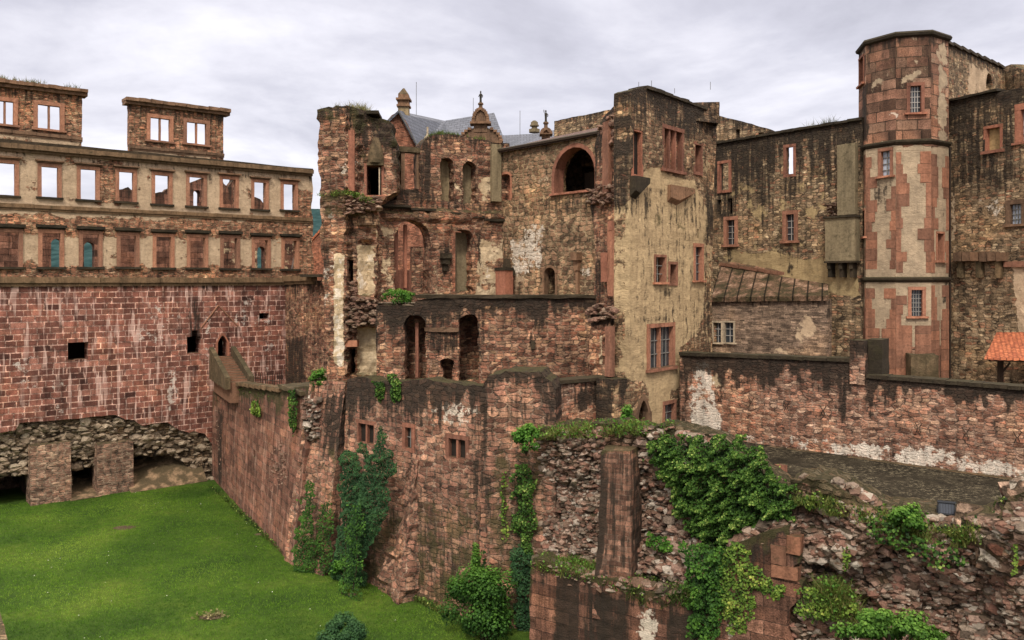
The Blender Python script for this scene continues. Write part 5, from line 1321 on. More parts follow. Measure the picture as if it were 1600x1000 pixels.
# corbel and stub pier
r = WH.rect(897, 394, 911, 426); c = (r[0] + r[2]) / 2; mb = MB()
for hw, z0, z1, pr in ((0.24, .6, 1.0, .42), (0.15, 0.1, .6, .25)): mb.box(c - hw, c + hw, -pr, 0, r[1] + (r[3] - r[1]) * z0, r[1] + (r[3] - r[1]) * z1 - .003, jit=0.03)
mb.box(c - 0.09, c + 0.09, -0.16, 0, WH.uz(904, 462)[1], r[1] + .1); mb.build('vault_corbel', 'brownst', ga, WH.M)
r = WH.rect(800, 423, 815, 463); t = thing('stub_pier', 'short square red stone pier left of the gallery doorway', 'pier', WH.M @ Vector((r[0], -1, r[1])))
MB().box(r[0], r[2], -1.3, -0.7, r[1], r[3]).build('shaft', 'red', t, WH.M); MB().box(r[0] - .05, r[2] + .05, -1.35, -.65, r[3], r[3] + .18).build('cap', 'coping', t, WH.M)
sheet('hall_floor', [G(590, 42.3), G(934, 42.1), G(950, 42.5), G(780, 49), G(590, 46)], ZR(-1.15), 'court')
# wall behind the roof
WJ = Wall(864, 50, 960, 46)
o = build_wall('back_wall', WJ, [(866, 208), (866, 189), (905, 181), (960, 170), (960, 260), (866, 260)], (), th=0.8, res=0.3, rag=0.04, relief=0.03, mat='grey', parent=None, feats=[('D', 'top', 0.5, 0.4)], seed=16)
tag(o, 'flat topped brown stone wall end rising behind the tiled gallery roof', 'wall')

# =====================================================================  YELLOW HOUSE
WY = Wall(918, 35.2, 1118, 44.1)
yh = thing('stair_tower_house', 'tall yellow plastered ruin with bare stone upper storey and ragged left edge, right of centre', 'ruined house', (WY.A.x, WY.A.y, 0))
yw = [window(yh, WY, 989, 206, 1001, 273, fr=0.16, sill=0, glass='void', th=0.9, name='tall_window'), window(yh, WY, 1037, 204, 1065, 266, fr=0.2, mull=(0.33, 0.66), sill=0.15, name='blocked_window'),  # void sheet paints the dark room behind the first window
      window(yh, WY, 1085.5, 227, 1095, 269, fr=0.16, sill=0, room=2, th=0.9, name='tall_window'), window(yh, WY, 1089, 358, 1092, 372, fr=0.0, sill=0, name='slit_window'),
      window(yh, WY, 1024, 402, 1038, 441, fr=0.14, sill=0.1, mat='redlight', name='small_window', bars=(2, 3)), window(yh, WY, 1046, 413, 1056, 442, fr=0.14, sill=0, mat='redlight', name='small_window'),
      window(yh, WY, 1086, 386, 1096, 438, fr=0.2, sill=0.1, mat='redlight', room=2, th=0.9, glass='glassdark', bars=(2, 4), name='tall_window'),
      window(yh, WY, 1014, 511, 1050, 574, fr=0.2, proud=0.08, sill=0.16, mat='redlight', mull=(0.48,), glass='glassdark', bars=(6, 3), room=2, th=0.9, name='double_window'),
      window(yh, WY, 997, 625, 1012, 668, fr=0.3, sill=0, mat='brownst', arch=1.5, room=2.5, th=0.9, name='pointed_doorway'),
      window(yh, WY, 1038, 631, 1053, 672, fr=0.18, sill=0.12, mat='redlight', glass='glassdark', bars=(2, 3), room=2, th=0.9, name='lower_window')]
for r_ in ((1024, 402, 1038, 441), (1046, 413, 1056, 442), (1089, 358, 1092, 372)): dark_room(yh, WY, r_, 0.9, 1.5, 0.3, 'dim')
r = WY.rect(1037, 204, 1065, 266); MB().box(r[0] - .1, r[2] + .1, 0.25, 0.4, r[1] - .05, r[3] + .1).build('stone_infill', 'rubble_red', yh, WY.M)
yf = [('D', 'p', 0.34, [(1095, 300), (1112, 300), (1110, 560), (1098, 560)], 10), ('D', 'p', 0.22, [(985, 300), (1110, 270), (1110, 560), (985, 590)], 40), ('M', 'e', 0.55, (1028, 345, 12, 18)), ('M', 'e', 0.6, (1066, 352, 14, 12)), ('M', 'e', 0.5, (985, 545, 20, 14)), ('D', 'e', 0.4, (1022, 500, 30, 8)), ('P', 'p', 1.0, [(972, 330), (1000, 290), (1010, 262), (1035, 262), (1045, 275), (1085, 280), (1105, 330), (1100, 500), (1068, 545), (1066, 610), (1045, 610), (1062, 700), (1015, 700), (1010, 610), (958, 590), (962, 380)], 14),
      ('P', 'p', 0.45, [(1085, 190), (1118, 200), (1118, 560), (1085, 560)], 14), ('P', 'p', -0.6, [(955, 590), (1010, 590), (1010, 640), (955, 640)], 10), ('P', 'p', -0.4, [(1060, 540), (1120, 540), (1120, 700), (1060, 700)], 12), ('P', 'p', -0.4, [(985, 140), (1120, 180), (1120, 240), (1030, 250), (1000, 260), (985, 200)], 10),
      ('D', 'top', 0.7, 1.4), ('D', 'p', 0.38, [(986, 140), (1006, 140), (1006, 300), (990, 340), (975, 320)], 10), ('D', 'e', 0.5, (1010, 320, 6, 30)), ('M', 'e', 0.35, (1030, 340, 22, 50)), ('M', 'e', 0.45, (1058, 340, 22, 22)), ('D', 'e', 0.45, (1068, 200, 40, 20)), ('D', 'e', 0.5, (1107, 330, 7, 60)), ('D', 'e', 0.4, (1042, 457, 16, 12)), ('M', 'p', 0.2, [(970, 300), (1110, 300), (1110, 480), (970, 480)], 30), ('D', 'e', 0.35, (1080, 320, 12, 40))]
def yd(u, z, px, py): return np.where((py < 262) & (px > 984), -0.05, 0.0)
build_wall('facade_wall', WY, [(984, 142), (990, 139), (1000, 137), (1014, 138), (1060, 155), (1120, 178), (1117, 260), (1111, 440), (1110, 700), (956, 700), (957, 594), (984, 591), (984, 470), (984, 300)], yw, th=0.9, res=0.26, rag=0.05, relief=0.035,
           mat='yellow', parent=yh, feats=yf, disp=yd, seed=17)
mb = MB(); q = [WY.uz(1008, 138), WY.uz(1119, 178)]; n = 9
for i in range(n):
    ua = q[0][0] + (q[1][0] - q[0][0]) * i / n; ub = q[0][0] + (q[1][0] - q[0][0]) * (i + 1) / n; z = q[0][1] + (q[1][1] - q[0][1]) * (i + .5) / n
    mb.box(ua + .01, ub - .01, -0.15, 0.95, z - 0.02, z + 0.13 + random.uniform(-.03, .03), jit=0.02)
mb.build('wall_coping', 'coping', yh, WY.M)
# return wall with broken red jambs
WI = Wall(929, 42.0, 984.5, 38.7)
build_wall('return_wall', WI, [(986, 143), (976, 150), (968, 158), (955, 168), (945, 178), (938, 190), (934, 208), (930, 225), (931, 250), (929, 300), (922, 318), (926, 345), (930, 380), (929, 470), (929, ('z', -6.2)), (985.5, ('z', -6.2))], (), th=0.2, res=0.22, rag=0.07, relief=0.06, mat='rubble_red', parent=yh,
           feats=[('D', 'top', 0.75, 1.6), ('M', 'top', 0.5, 2.0), ('D', 'p', 0.35, [(960, 180), (985, 180), (985, 340), (965, 330)], 12), ('W', 'e', 0.4, (945, 305, 26, 14)), ('D', 'e', 0.4, (940, 430, 20, 40)), ('P', 'p', 0.9, [(972, 370), (990, 330), (990, 600), (962, 600), (968, 450)], 6)], seed=18)
for x0, y0, x1, y1, mt in ((947, 190, 956, 300, 'redlight'), (955, 345, 966, 462, 'redlight'), (944, 395, 955, 440, 'red')):
    r = WI.rect(x0, y0, x1, y1); MB().box(r[0], r[2], -0.22, 0, r[1], r[3], jit=0.03).build('broken_jamb', mt, yh, WI.M)
r = WI.rect(957, 345, 967, 360); MB().box(r[0], r[2], -0.25, 0, r[1], r[3], jit=0.03).build('arch_springer', 'red', yh, WI.M)
stones('broken_edge', WI, [(922, 292), (980, 288), (980, 312), (960, 318), (922, 318)], 90, (0.2, 0.45), 0.35, yh, 'redstone', seed=19, yfun=lambda u, z, x, y: -0.1)
stones('broken_edge', WI, [(935, 195), (975, 160), (985, 150), (985, 200), (950, 230)], 60, (0.2, 0.5), 0.3, yh, 'redstone', seed=20)
# broken pier below
def WB_(px, d, z): return LB(px, d, z)
loft('broken_pier', [LB(918, 38.9, -6.1), LB(957, 37.7, -6.1), LB(962, 39.2, -6.1), LB(930, 40.6, -6.1)], [LB(920, 38.9, -1.6), LB(955, 37.9, -1.6), LB(962, 39.2, -1.5), LB(930, 40.6, -1.6)], 'rubble_red', yh, 0.22, 0.1,
     [('P', 'p', 0.6, [(934, 520), (944, 520), (944, 570), (934, 570)], 4), ('D', 'p', 0.8, [(915, 480), (965, 478), (965, 506), (915, 508)], 6)], 4, blocky=0.1)
stones('broken_edge', Wall(916, 38.9, 962, 37.4), [(919, 476), (958, 473), (960, 498), (920, 502)], 34, (0.2, 0.5), 0.25, yh, 'redstone', seed=21)
for x0, y0, x1, y1 in ((938, 513, 948, 590),):
    w_ = Wall(916, 38.9, 962, 37.4); r = w_.rect(948, 510, 956, 588); MB().box(r[0], r[2], -0.12, 0.2, r[1], r[3], jit=0.03).build('broken_jamb', 'redlight', yh, w_.M)
# projecting corbels
def corbel(w, x0, y0, x1, y1, parent, mat='mossblock', proud=0.9, flip=False, nm='stone_bracket'):
    r = w.rect(x0, y0, x1, y1); u0, z0, u1, z1 = r; mb = MB()
    p = [(u0, z1), (u1, z1), (u1, z1 - (z1 - z0) * 0.22), (u0 + (u1 - u0) * 0.35, z0), (u0, z0 + (z1 - z0) * 0.1)]
    b = 0
    mb.v = [(a, -proud, c_ if c_ > z0 + (z1 - z0) * .5 else c_ + (z1 - z0) * .3) for a, c_ in p] + [(a, 0.1, c_) for a, c_ in p]; n = 5
    mb.f = [tuple(range(n)), tuple(range(2 * n - 1, n - 1, -1))] + [(i, i + n, (i + 1) % n + n, (i + 1) % n) for i in range(n)]
    mb.build(nm, mat, parent, w.M)
corbel(WY, 985, 277, 1008, 314, yh, 'coping', proud=0.3); corbel(WY, 1043, 292, 1081, 324, yh, 'brownst', proud=0.2)
# overhanging block on the roof line
q = WY.uz(1069, 150); loft('roof_block', [LB(1086, 42.2, 8.55), LB(1123, 43.3, 8.6), LB(1110, 46, 8.6), LB(1078, 45, 8.55)], [LB(1071, 43.2, 9.7), LB(1124, 43.2, 9.75), LB(1112, 46.5, 9.75), LB(1071, 45.5, 9.7)], 'rubble', yh, 0.25, 0.07, [('D', 'all', 0.45)], 7)
mb = MB(); [mb.tube([P(x, y0, d), P(x, y1, d)], 0.018, 4) for x, y0, y1, d in ((998, 136, 128, 38.5), (1018, 139, 126, 39.5), (1054, 146, 138, 41), (1110, 140, 128, 43.5))]
mb.build('thin_rods', 'rod', yh)

# =====================================================================  CURTAIN WALL (L), wall beyond, lean-to, bay
WL = Wall(1115, 48.6, 1346, 41.6)
cu = thing('curtain_wall', 'high mottled tan curtain wall between the yellow ruin and the octagonal tower', 'castle wall', (WL.A.x, WL.A.y, 0))
lw = [window(cu, WL, 1125, 255, 1139, 297, fr=0.16, sill=0, mat='red', depth=0.15, name='open_window'), window(cu, WL, 1228.5, 230, 1240, 272, fr=0.16, sill=0, mat='red', depth=0.15, name='open_window'),
      window(cu, WL, 1136, 344, 1148, 382, fr=0.22, sill=0.14, mat='redlight', glass='glassdark', bars=(2, 4), room=1.5, th=1.0, barmat='whitewood', name='glazed_window'),
      window(cu, WL, 1228.5, 335, 1241, 376, fr=0.22, sill=0.14, mat='redlight', glass='glassdark', bars=(2, 4), room=1.5, th=1.0, barmat='whitewood', name='glazed_window'),
      window(cu, WL, 1087 + 34, 312, 1128, 334, fr=0.0, sill=0, room=1.0, th=1.0, name='niche'), window(cu, WL, 1136, 310, 1144, 334, fr=0.0, sill=0, room=1.0, th=1.0, name='niche')]
lf = [('D', 'top', 0.62, 2.6), ('D', 'p', 0.14, [(1115, 220), (1345, 190), (1345, 400), (1115, 400)], 20), ('P', 'p', 0.42, [(1115, 290), (1345, 250), (1345, 560), (1115, 560)], 30), ('P', 'p', 0.7, [(1130, 390), (1300, 400), (1345, 430), (1345, 470), (1290, 470), (1130, 420)], 14), ('P', 'p', -0.5, [(1290, 455), (1345, 470), (1345, 600), (1290, 600)], 8),
      ('D', 'p', 0.5, [(1116, 300), (1148, 300), (1148, 345), (1116, 345)], 10), ('M', 'p', 0.4, [(1130, 300), (1310, 270), (1310, 400), (1150, 400)], 30), ('D', 'e', 0.45, (1235, 290, 12, 24)), ('D', 'p', 0.5, [(1230, 378), (1240, 378), (1238, 430), (1230, 430)], 5), ('D', 'p', 0.4, [(1137, 385), (1148, 385), (1146, 415), (1137, 415)], 5)]  # first dark polygon paints the shade of the niches
build_wall('wall_face', WL, [(1114, 225), (1180, 213), (1260, 200), (1348, 186), (1348, ('z', -5.3)), (1114, ('z', -5.3))], lw, th=0.42, res=0.3, rag=0.03, relief=0.04, mat='curtain', parent=cu, feats=lf, seed=19)
mb = MB(); q = [WL.uz(1114, 225), WL.uz(1348, 186)]; n = 12
for i in range(n):
    ua = q[0][0] + (q[1][0] - q[0][0]) * i / n; ub = q[0][0] + (q[1][0] - q[0][0]) * (i + 1) / n; z = q[0][1] + (q[1][1] - q[0][1]) * (i + .5) / n
    mb.box(ua + .01, ub - .01, -0.14, 1.05, z - 0.05, z + 0.1 + random.uniform(-.02, .02), jit=0.015)
mb.build('wall_coping', 'coping', cu, WL.M)
r = WL.rect(1313, 226, 1341, 336); MB().box(r[0], r[2], -0.35, 0, r[1], r[3], jit=0.01).build('rendered_flue', 'greyplaster', cu, WL.M)
bay = thing('privy_bay', 'grey rendered bay hanging on dark corbels between curtain wall and octagonal tower', 'bay', WL.M @ Vector((WL.u(1316), 0, WL.uz(1316, 410)[1])))
r = WL.rect(1298, 341, 1344, 408); MB().box(r[0], r[2], -0.6, 0, r[1], r[3], jit=0.01).build('bay_box', 'greyplaster', bay, WL.M)
MB().box(r[0] - .08, r[2] + .05, -0.7, 0, r[3], r[3] + 0.1, jit=0.01).build('bay_roof', 'coping', bay, WL.M)
MB().box(r[0] - .05, r[2] + .05, -0.65, 0, r[1] - 0.1, r[1] - .002, jit=0.01).build('bay_floor', 'coping', bay, WL.M)
for x in (1300, 1318, 1334):
    q = WL.uz(x, 410); mb = MB(); mb.box(q[0], q[0] + 0.18, -0.55, 0, q[1] - 0.35, q[1] - .03); mb.box(q[0], q[0] + .18, -0.45, 0, q[1] - 0.8, q[1] - .353); mb.build('corbel', 'coping', bay, WL.M)
stones('grassy_rubble', WL, [(1296, 322), (1313, 318), (1313, 340), (1296, 340)], 40, (0.15, 0.35), 0.6, cu, 'redstone', seed=22)
WLb = Wall(1112, 60, 1212, 57)
bw = thing('far_wall', 'far brown stone wall with small openings showing above the curtain wall', 'castle wall', (WLb.A.x, WLb.A.y, 0))
h_ = [rect_hole(WLb.rect(1150, 202, 1156, 219)), rect_hole(WLb.rect(1185, 207, 1194, 214))]
build_wall('wall_face', WLb, [(1112, 178), (1160, 190), (1205, 202), (1207, 225), (1240, 300), (1240, ('z', -2)), (1100, ('z', -2))], h_, th=0.8, res=0.4, rag=0.05, relief=0.03, mat='grey', parent=bw, feats=[('D', 'top', 0.5, 0.4)], seed=20)

WO = Wall(1111, 45.2, 1294, 41.2)
lt = thing('lean_to_building', 'low purple grey stone lean-to with mossy sloping stone roof and white framed windows', 'lean-to', (WO.A.x, WO.A.y, ZR(-5.3)))
ow = [window(lt, WO, 1114.5, 504, 1127, 535, fr=0.1, proud=0.04, sill=0.08, mat='pale', glass='glassdark', bars=(2, 3), room=1.5, th=0.6, barmat='whitewood'), window(lt, WO, 1132.5, 504, 1146, 535, fr=0.1, proud=0.04, sill=0.08, mat='pale', glass='glassdark', bars=(2, 3), room=1.5, th=0.6, barmat='whitewood')]
build_wall('front_wall', WO, [(1111, 469), (1294, 467), (1294, ('z', -5.3)), (1111, ('z', -5.3))], ow, th=0.6, res=0.3, rag=0.02, relief=0.02, mat='slatewall', parent=lt, seed=21, feats=[('P', 'e', 0.62, (1258, 515, 22, 26)), ('P', 'e', 0.5, (1235, 550, 50, 10)), ('D', 'top', 0.4, 0.3)])
E0 = P(1111, 468, 45.0); E1 = P(1294, 466, 41.0); T1 = P(1294, 444, 43.4); T0 = P(1127, 417, 48.2); T2 = P(1210, 430, 45.6)
nn = 12; mb = MB()
for i in range(nn + 1):
    for j in range(6):
        e = E0.lerp(E1, i / nn); t = T0.lerp(T1, i / nn); p = e.lerp(t, j / 5); k = 0.05 * math.sin(j / 5 * math.pi) + 0.03 * mn.noise(p * 1.7); mb.v.append((p.x, p.y, p.z + 0.12 + k))
for i in range(nn):
    for j in range(5): a = i * 6 + j; mb.f.append((a, a + 6, a + 7, a + 1))
b = len(mb.v)
mb.v += [(v[0], v[1], v[2] - 0.25) for v in mb.v[:b]]
for i in range(nn): a = i * 6; mb.f.append((a + 6, a, a + b, a + 6 + b))
for j in range(5): mb.f.append((j, j + 1, j + 1 + b, j + b))
_g = [(i, j) for i in range(nn + 1) for j in range(6)] * 2
_U = np.array([(q[0] * 0.56, q[1] * 0.9) for q in _g])
mb.build('stone_roof', 'oldroof', lt, uvf=lambda c_, n_, vi: _U[vi])
mb = MB()
for k in range(16):
    p0 = T0.lerp(T1, k / 16); p1 = T0.lerp(T1, (k + .93) / 16); mb.tube([p0 + Vector((0, -.12, .2)), p1 + Vector((0, -.12, .2))], 0.17 + .04 * random.random(), 6)
mb.build('ridge_stones', 'redpale', lt)
mb = MB()
for k in range(1, 12):
    if k == 5: continue
    mb.tube([E0.lerp(E1, k / 12) + Vector((0, 0, .15)), T0.lerp(T1, k / 12) + Vector((0, 0, .17))], 0.045, 5)

loft('side_wall', [E0 + Vector((0, 0.2, -4.3)), E0 + Vector((0.5, 0.2, -4.3)), T0 + Vector((0.5, 0, -6)), T0 + Vector((0, 0, -6))], [E0 + Vector((0, 0.2, -.1)), E0 + Vector((0.5, .2, -.1)), T0 + Vector((.5, 0, -.1)), T0 + Vector((0, 0, -.1))], 'grey', lt, 0.4, 0.02)
# small door bay between the yellow ruin and the lean-to
r0 = Wall(1080, 43.2, 1113, 44.9)
db = thing('low_door_bay', 'small red framed slit doorway in rubble beside the yellow ruin', 'wall', (r0.A.x, r0.A.y, ZR(-5.3)))
hdb = window(db, r0, 1087, 520, 1094, 552, fr=0.26, mat='redlight', sill=0, room=1.5, th=0.5, name='doorway')
build_wall('wall_face', r0, [(1080, 512), (1092, 498), (1110, 440), (1113, 460), (1113, ('z', -5.3)), (1080, ('z', -5.3))], [hdb], th=0.5, res=0.26, rag=0.06, relief=0.04, mat='grey', parent=db, seed=22)

# =====================================================================  TERRACE WALL (E)
WE = Wall(1062, 40.6, 1600, 31.0)
te = thing('terrace_wall', 'long pink rubble terrace wall with black crusted top and white lime patches, right', 'terrace wall', (WE.A.x, WE.A.y, ZR(-7.8)))
ef = [('D', 'top', 1.0, 0.85), ('W', 'p', 0.68, [(1078, 570), (1110, 565), (1124, 640), (1130, 678), (1078, 676)], 8), ('W', 'p', 0.62, [(1290, 690), (1400, 692), (1610, 722), (1610, 752), (1290, 712)], 10), ('P', 'e', 0.5, (1120, 600, 14, 34)), ('D', 'p', 0.5, [(1063, 560), (1075, 560), (1075, 670), (1063, 670)], 6), ('W', 'p', 0.42, [(1130, 670), (1300, 680), (1300, 712), (1130, 700)], 14), ('W', 'all', 0.1),
      ('D', 'p', 0.45, [(1300, 570), (1330, 570), (1328, 660), (1310, 660)], 9), ('M', 'e', 0.3, (1210, 600, 100, 25))]
build_wall('wall_face', WE, [(1062, 552), (1330, 563), (1353, 563), (1354, 588), (1660, 611), (1660, ('z', -7.9)), (1062, ('z', -7.9))], (), th=0.7, res=0.26, rag=0.03, relief=0.035, mat='rubble_pink', parent=te, feats=ef, seed=23)
mb = MB()
for (xa, ya, xb, yb) in ((1062, 552, 1330, 562), (1354, 587, 1660, 610)):
    q = [WE.uz(xa, ya), WE.uz(xb, yb)]; n = 16
    for i in range(n):
        ua = q[0][0] + (q[1][0] - q[0][0]) * i / n; ub = q[0][0] + (q[1][0] - q[0][0]) * (i + 1) / n; z = q[0][1] + (q[1][1] - q[0][1]) * (i + .5) / n
        mb.box(ua + .006, ub - .006, -0.1, 0.78, z - 0.1, z + 0.06 + random.uniform(-.015, .015), jit=0.012)
mb.build('coping', 'coping', te, WE.M)
r = WE.rect(1329, 532, 1352, 600); MB().box(r[0], r[2], -0.14, 0.9, r[1], r[3], jit=0.02).build('pier', 'rubble_pink', te, WE.M, [('D', 'top', 0.9, 0.7)], w=WE)
r = WE.rect(1353, 531, 1375, 592); MB().box(r[0], r[2], 0.3, 1.4, r[1], r[3], jit=0.02).build('pier', 'coping', te, WE.M)
for x, y in ((1076, 618), (1126, 621), (1175, 627), (1230, 634), (1287, 641), (1436, 668), (1510, 676), (1590, 683)):
    u, z = WE.uz(x, y); mb = MB()
    for s_ in (-1, 1): mb.tube([(u + s_ * 0.14, -0.09, z + 0.22), (u + s_ * 0.02, -0.11, z), (u + s_ * 0.10, -0.09, z - 0.22)], 0.019, 5)
    mb.build('wall_anchor', 'iron', te, WE.M)
band(te, WE, [(1062, ('q')) if 0 else (1062, 676), (1330, 713), (1660, 757)], 0.12, 0.3, 'band', 'plinth')

# planes of the near wall
WD1 = Wall(836, 34.3, 1052, 31.4); WD2 = Wall(1040, 31.5, 1248, 28.1); WD3 = Wall(1236, 28.3, 1680, 23.6)
def on(w, px, off=0.0): u = w.u(px); p = w.M @ Vector((u, off, 0)); return (p.x, p.y)
sheet('upper_terrace', [on(WE, 1040), on(WE, 1660), on(WD3, 1660, 0.3), on(WD3, 1245, 0.3), on(WD2, 1050, 0.3), on(WD1, 900, 0.5), on(WC3, 900), on(WC3, 960), on(WY, 962), on(WY, 1060)], ZR(-7.72), 'terrace')
sheet('castle_court', [on(WE, 1066, 0.3), on(WE, 1662, 0.3), (40, 60), on(WL, 1300, 12), on(WL, 1112, 4), on(WY, 1112, 0)], ZR(-5.25), 'court')

# =====================================================================  OCTAGONAL TOWER (M)
TC = G(1410, 41.5); TR = 2.12
ot = thing('octagonal_tower', 'tall octagonal stair tower with red corner blocks and three string courses, right', 'tower', (TC.x, TC.y, ZR(-5.3)))
angs = [R(-214 + 45 * k) for k in range(9)]
tv = [Vector((TC.x + TR * math.cos(a), TC.y + TR * math.sin(a))) for a in angs]
def wall_xy(a, b):
    w = Wall.__new__(Wall); w.A = a; w.B = b; w.t = (b - a).normalized(); w.y = Vector((-w.t.y, w.t.x))
    w.M = Matrix(((w.t.x, w.y.x, 0, a.x), (w.t.y, w.y.y, 0, a.y), (0, 0, 1, 0), (0, 0, 0, 1))); return w
fac = [wall_xy(tv[i], tv[i + 1]) for i in range(8)]
ZT, ZS1, ZS2 = 12.25, 6.95, 0.10
tw = {0: [(1343.5, 91, 1350, 132, {}), (1346, 330, 1352, 370, {})], 1: [(1377, 236, 1391, 275, dict(glass='glasslight', bars=(2, 4)))],
      2: [(1422, 134, 1439, 176, dict(glass='glassdark', bars=(4, 5), barmat='whitewood')), (1424, 453, 1441, 494, dict(glass='glassdark', bars=(4, 6), barmat='lead'))], 3: [(1464, 365, 1473, 407, {})]}
for i, w in enumerate(fac):
    hs = []
    for (x0, y0, x1, y1, kw) in tw.get(i, []):
        hs.append(window(ot, w, x0, y0, x1, y1, fr=0.16 if i in (1, 2) else 0.1, proud=0.05, sill=0.1, mat='redlight' if y0 > 200 else 'red', room=0.5, ra=0.02, th=0.45, **kw))
    L = (w.B - w.A).length
    n0 = ZR(-5.3)
    D_ = [(0, n0), (L, n0), (L, ZR(ZT)), (0, ZR(ZT))]
    front = i in (0, 1, 2, 3)
    pf = [('M', 'p', 0.3, [(1345, 226), (1420, 226), (1420, 400), (1345, 400)], 30), ('D', 'all', 0.05), ('P', 'p', 0.80, [(1330, 226), (1500, 226), (1500, 545), (1330, 545)], 6), ('P', 'p', 0.36, [(1330, 50), (1500, 50), (1500, 222), (1330, 222)], 6), ('P', 'p', 0.55, [(1424, 60), (1436, 60), (1436, 125), (1424, 125)], 6), ('P', 'p', 0.6, [(1464, 60), (1480, 60), (1480, 222), (1464, 222)], 5), ('D', 'top', 0.45, 0.8), ('W', 'e', 0.9, (1398, 177, 8, 4)), ('D', 'p', 0.55, [(1347, 130), (1356, 130), (1356, 222), (1347, 222)], 3), ('M', 'p', 0.35, [(1340, 50), (1480, 50), (1480, 220), (1340, 220)], 20),
          ('D', 'e', 0.35, (1377, 300, 12, 30)), ('M', 'e', 0.5, (1386, 455, 8, 24)), ('D', 'p', 0.6, [(1473, 438), (1482, 438), (1480, 475), (1474, 475)], 3)]
    # same wall builder, outline given directly
    class _W(Wall): pass
    ww = _W.__new__(_W); ww.__dict__.update(w.__dict__)
    ww.uz_ = ww.uz
    ol = D_
    def uz_direct(px, py, y=0.0, w=w): return Wall.uz(w, px, py, y)
    build = build_wall
    ww.uz = lambda a, b, y=0.0: (a, b)       # outline already in wall coordinates
    build_wall('tower_side', ww, ol, hs, th=0.45, res=0.3 if front else 0.8, rag=0.0, relief=0.012, mat='tower', parent=ot, feats=pf if front else (), seed=30 + i)
    if i in (0, 1, 2, 3):
        mb = MB(); z = ZR(-4.9); k = i
        while z < ZR(ZS1) - 0.75:
            hgt = random.uniform(0.42, 0.62)
            if not (ZR(ZS2) - 0.6 < z < ZR(ZS2) + 0.05):
                for side in (0, 1):
                    ln = random.choice((0.24, 0.32, 0.5, 0.62)) if z > ZR(-2.4) else random.uniform(0.75, 0.9)
                    ln = min(ln, L * 0.46)
                    if i == 0: ln *= 0.7
                    u0, u1 = (0.004, ln) if side == 0 else (L - ln, L - 0.004)
                    bad = any(u0 < max(p[0] for p in h) + .05 and u1 > min(p[0] for p in h) - .05 and z < max(p[1] for p in h) + .1 and z + hgt > min(p[1] for p in h) - .1 for h in hs)
                    if not bad: MB().box(u0, u1, -0.022, 0.02, z, z + hgt - 0.012, sub=0.3, jit=0.006).build('quoin', 'quoin', ot, w.M)
            z += hgt
rot = R(-214) - R(22.5)
for zc_, nm, rr in ((ZS1, 'string_course', 0.16), (ZS2, 'string_course', 0.16)):
    MB().lathe((TC.x, TC.y, ZR(zc_)), [(TR - .05, -0.16), (TR + rr * .5, -0.1), (TR + rr, 0.0), (TR + rr, 0.08), (TR - .05, 0.16)], 8, rot=rot).build(nm, 'coping', ot)
MB().lathe((TC.x, TC.y, ZR(ZT)), [(TR - .05, -0.12), (TR + .14, -0.02), (TR + .18, 0.1), (TR + .1, 0.2), (0.3, 0.5)], 8, rot=rot).build('tower_cap', 'coping', ot)
q = fac[2].rect(1415, 552, 1458, 588)
pl = MB().box(q[0], min(q[2], 1.85), -0.9, -0.02, ZR(-5.25), q[3], jit=0.03).build('planter_block', 'mossblock', None, fac[2].M)
tag(pl, 'mossy square stone block standing against the foot of the octagonal tower', 'stone block')

# =====================================================================  RIGHT HAND BUILDING (N)
WN = Wall(1478, 41.4, 1604, 37.6)
rb = thing('right_range', 'dark brown stone range right of the octagonal tower with blocked window and corbel row', 'castle range', (WN.A.x, WN.A.y, ZR(-5.3)))
nw = [window(rb, WN, 1542, 200, 1563, 235, fr=0.14, sill=0.14, mat='red', name='blocked_window'), window(rb, WN, 1596, 170, 1612, 221, fr=0.3, sill=0.1, mat='red', glass='glasslight', bars=(3, 4), room=1.5, th=0.9),
      window(rb, WN, 1579, 319, 1597, 350, fr=0.22, sill=0.12, mat='brownst', glass='glasslight', bars=(4, 4), room=1.5, th=0.9)]
r = WN.rect(1542, 200, 1563, 235); MB().box(r[0] - .1, r[2] + .1, 0.2, 0.4, r[1] - .05, r[3] + .1).build('plaster_infill', 'yellowpatch', rb, WN.M)
nf = [('D', 'top', 0.75, 2.2), ('D', 'p', 0.4, [(1478, 150), (1600, 140), (1600, 300), (1478, 300)], 40), ('P', 'p', 0.75, [(1580, 412), (1640, 412), (1640, 530), (1588, 525)], 7), ('P', 'p', 0.6, [(1484, 300), (1496, 300), (1494, 400), (1484, 400)], 5), ('W', 'e', 0.3, (1550, 350, 40, 60)), ('M', 'e', 0.5, (1596, 280, 14, 20)), ('D', 'p', 0.35, [(1478, 160), (1490, 160), (1490, 300), (1478, 300)], 6)]
build_wall('wall_face', WN, [(1476, 160), (1530, 149), (1660, 125), (1660, ('z', -5.3)), (1476, ('z', -5.3))], nw, th=0.9, res=0.28, rag=0.04, relief=0.06, mat='grey', parent=rb, feats=nf, seed=24)
MB().box(WN.u(1476), WN.u(1560), -0.12, 0.95, WN.uz(1500, 154)[1] - .05, WN.uz(1500, 154)[1] + 0.07, jit=0.02).build('wall_coping', 'coping', rb, WN.M)
for i in range(6):
    x = 1498 + 13.2 * i; r = WN.rect(x, 394, x + 12, 408); MB().box(r[0], r[2], -0.4, 0, r[1], r[3], jit=0.03).build('corbel_block', 'brownst', rb, WN.M)
for x in (1500, 1530, 1560):
    r = WN.rect(x, 408, x + 8, 434); MB().box(r[0], r[2], -0.25, 0, r[1], r[3], jit=0.03).build('corbel', 'mossblock', rb, WN.M)
r = WN.rect(1571, 408, 1640, 417); MB().box(r[0], r[2], -0.15, 0, r[1], r[3]).build('string_course', 'redlight', rb, WN.M)
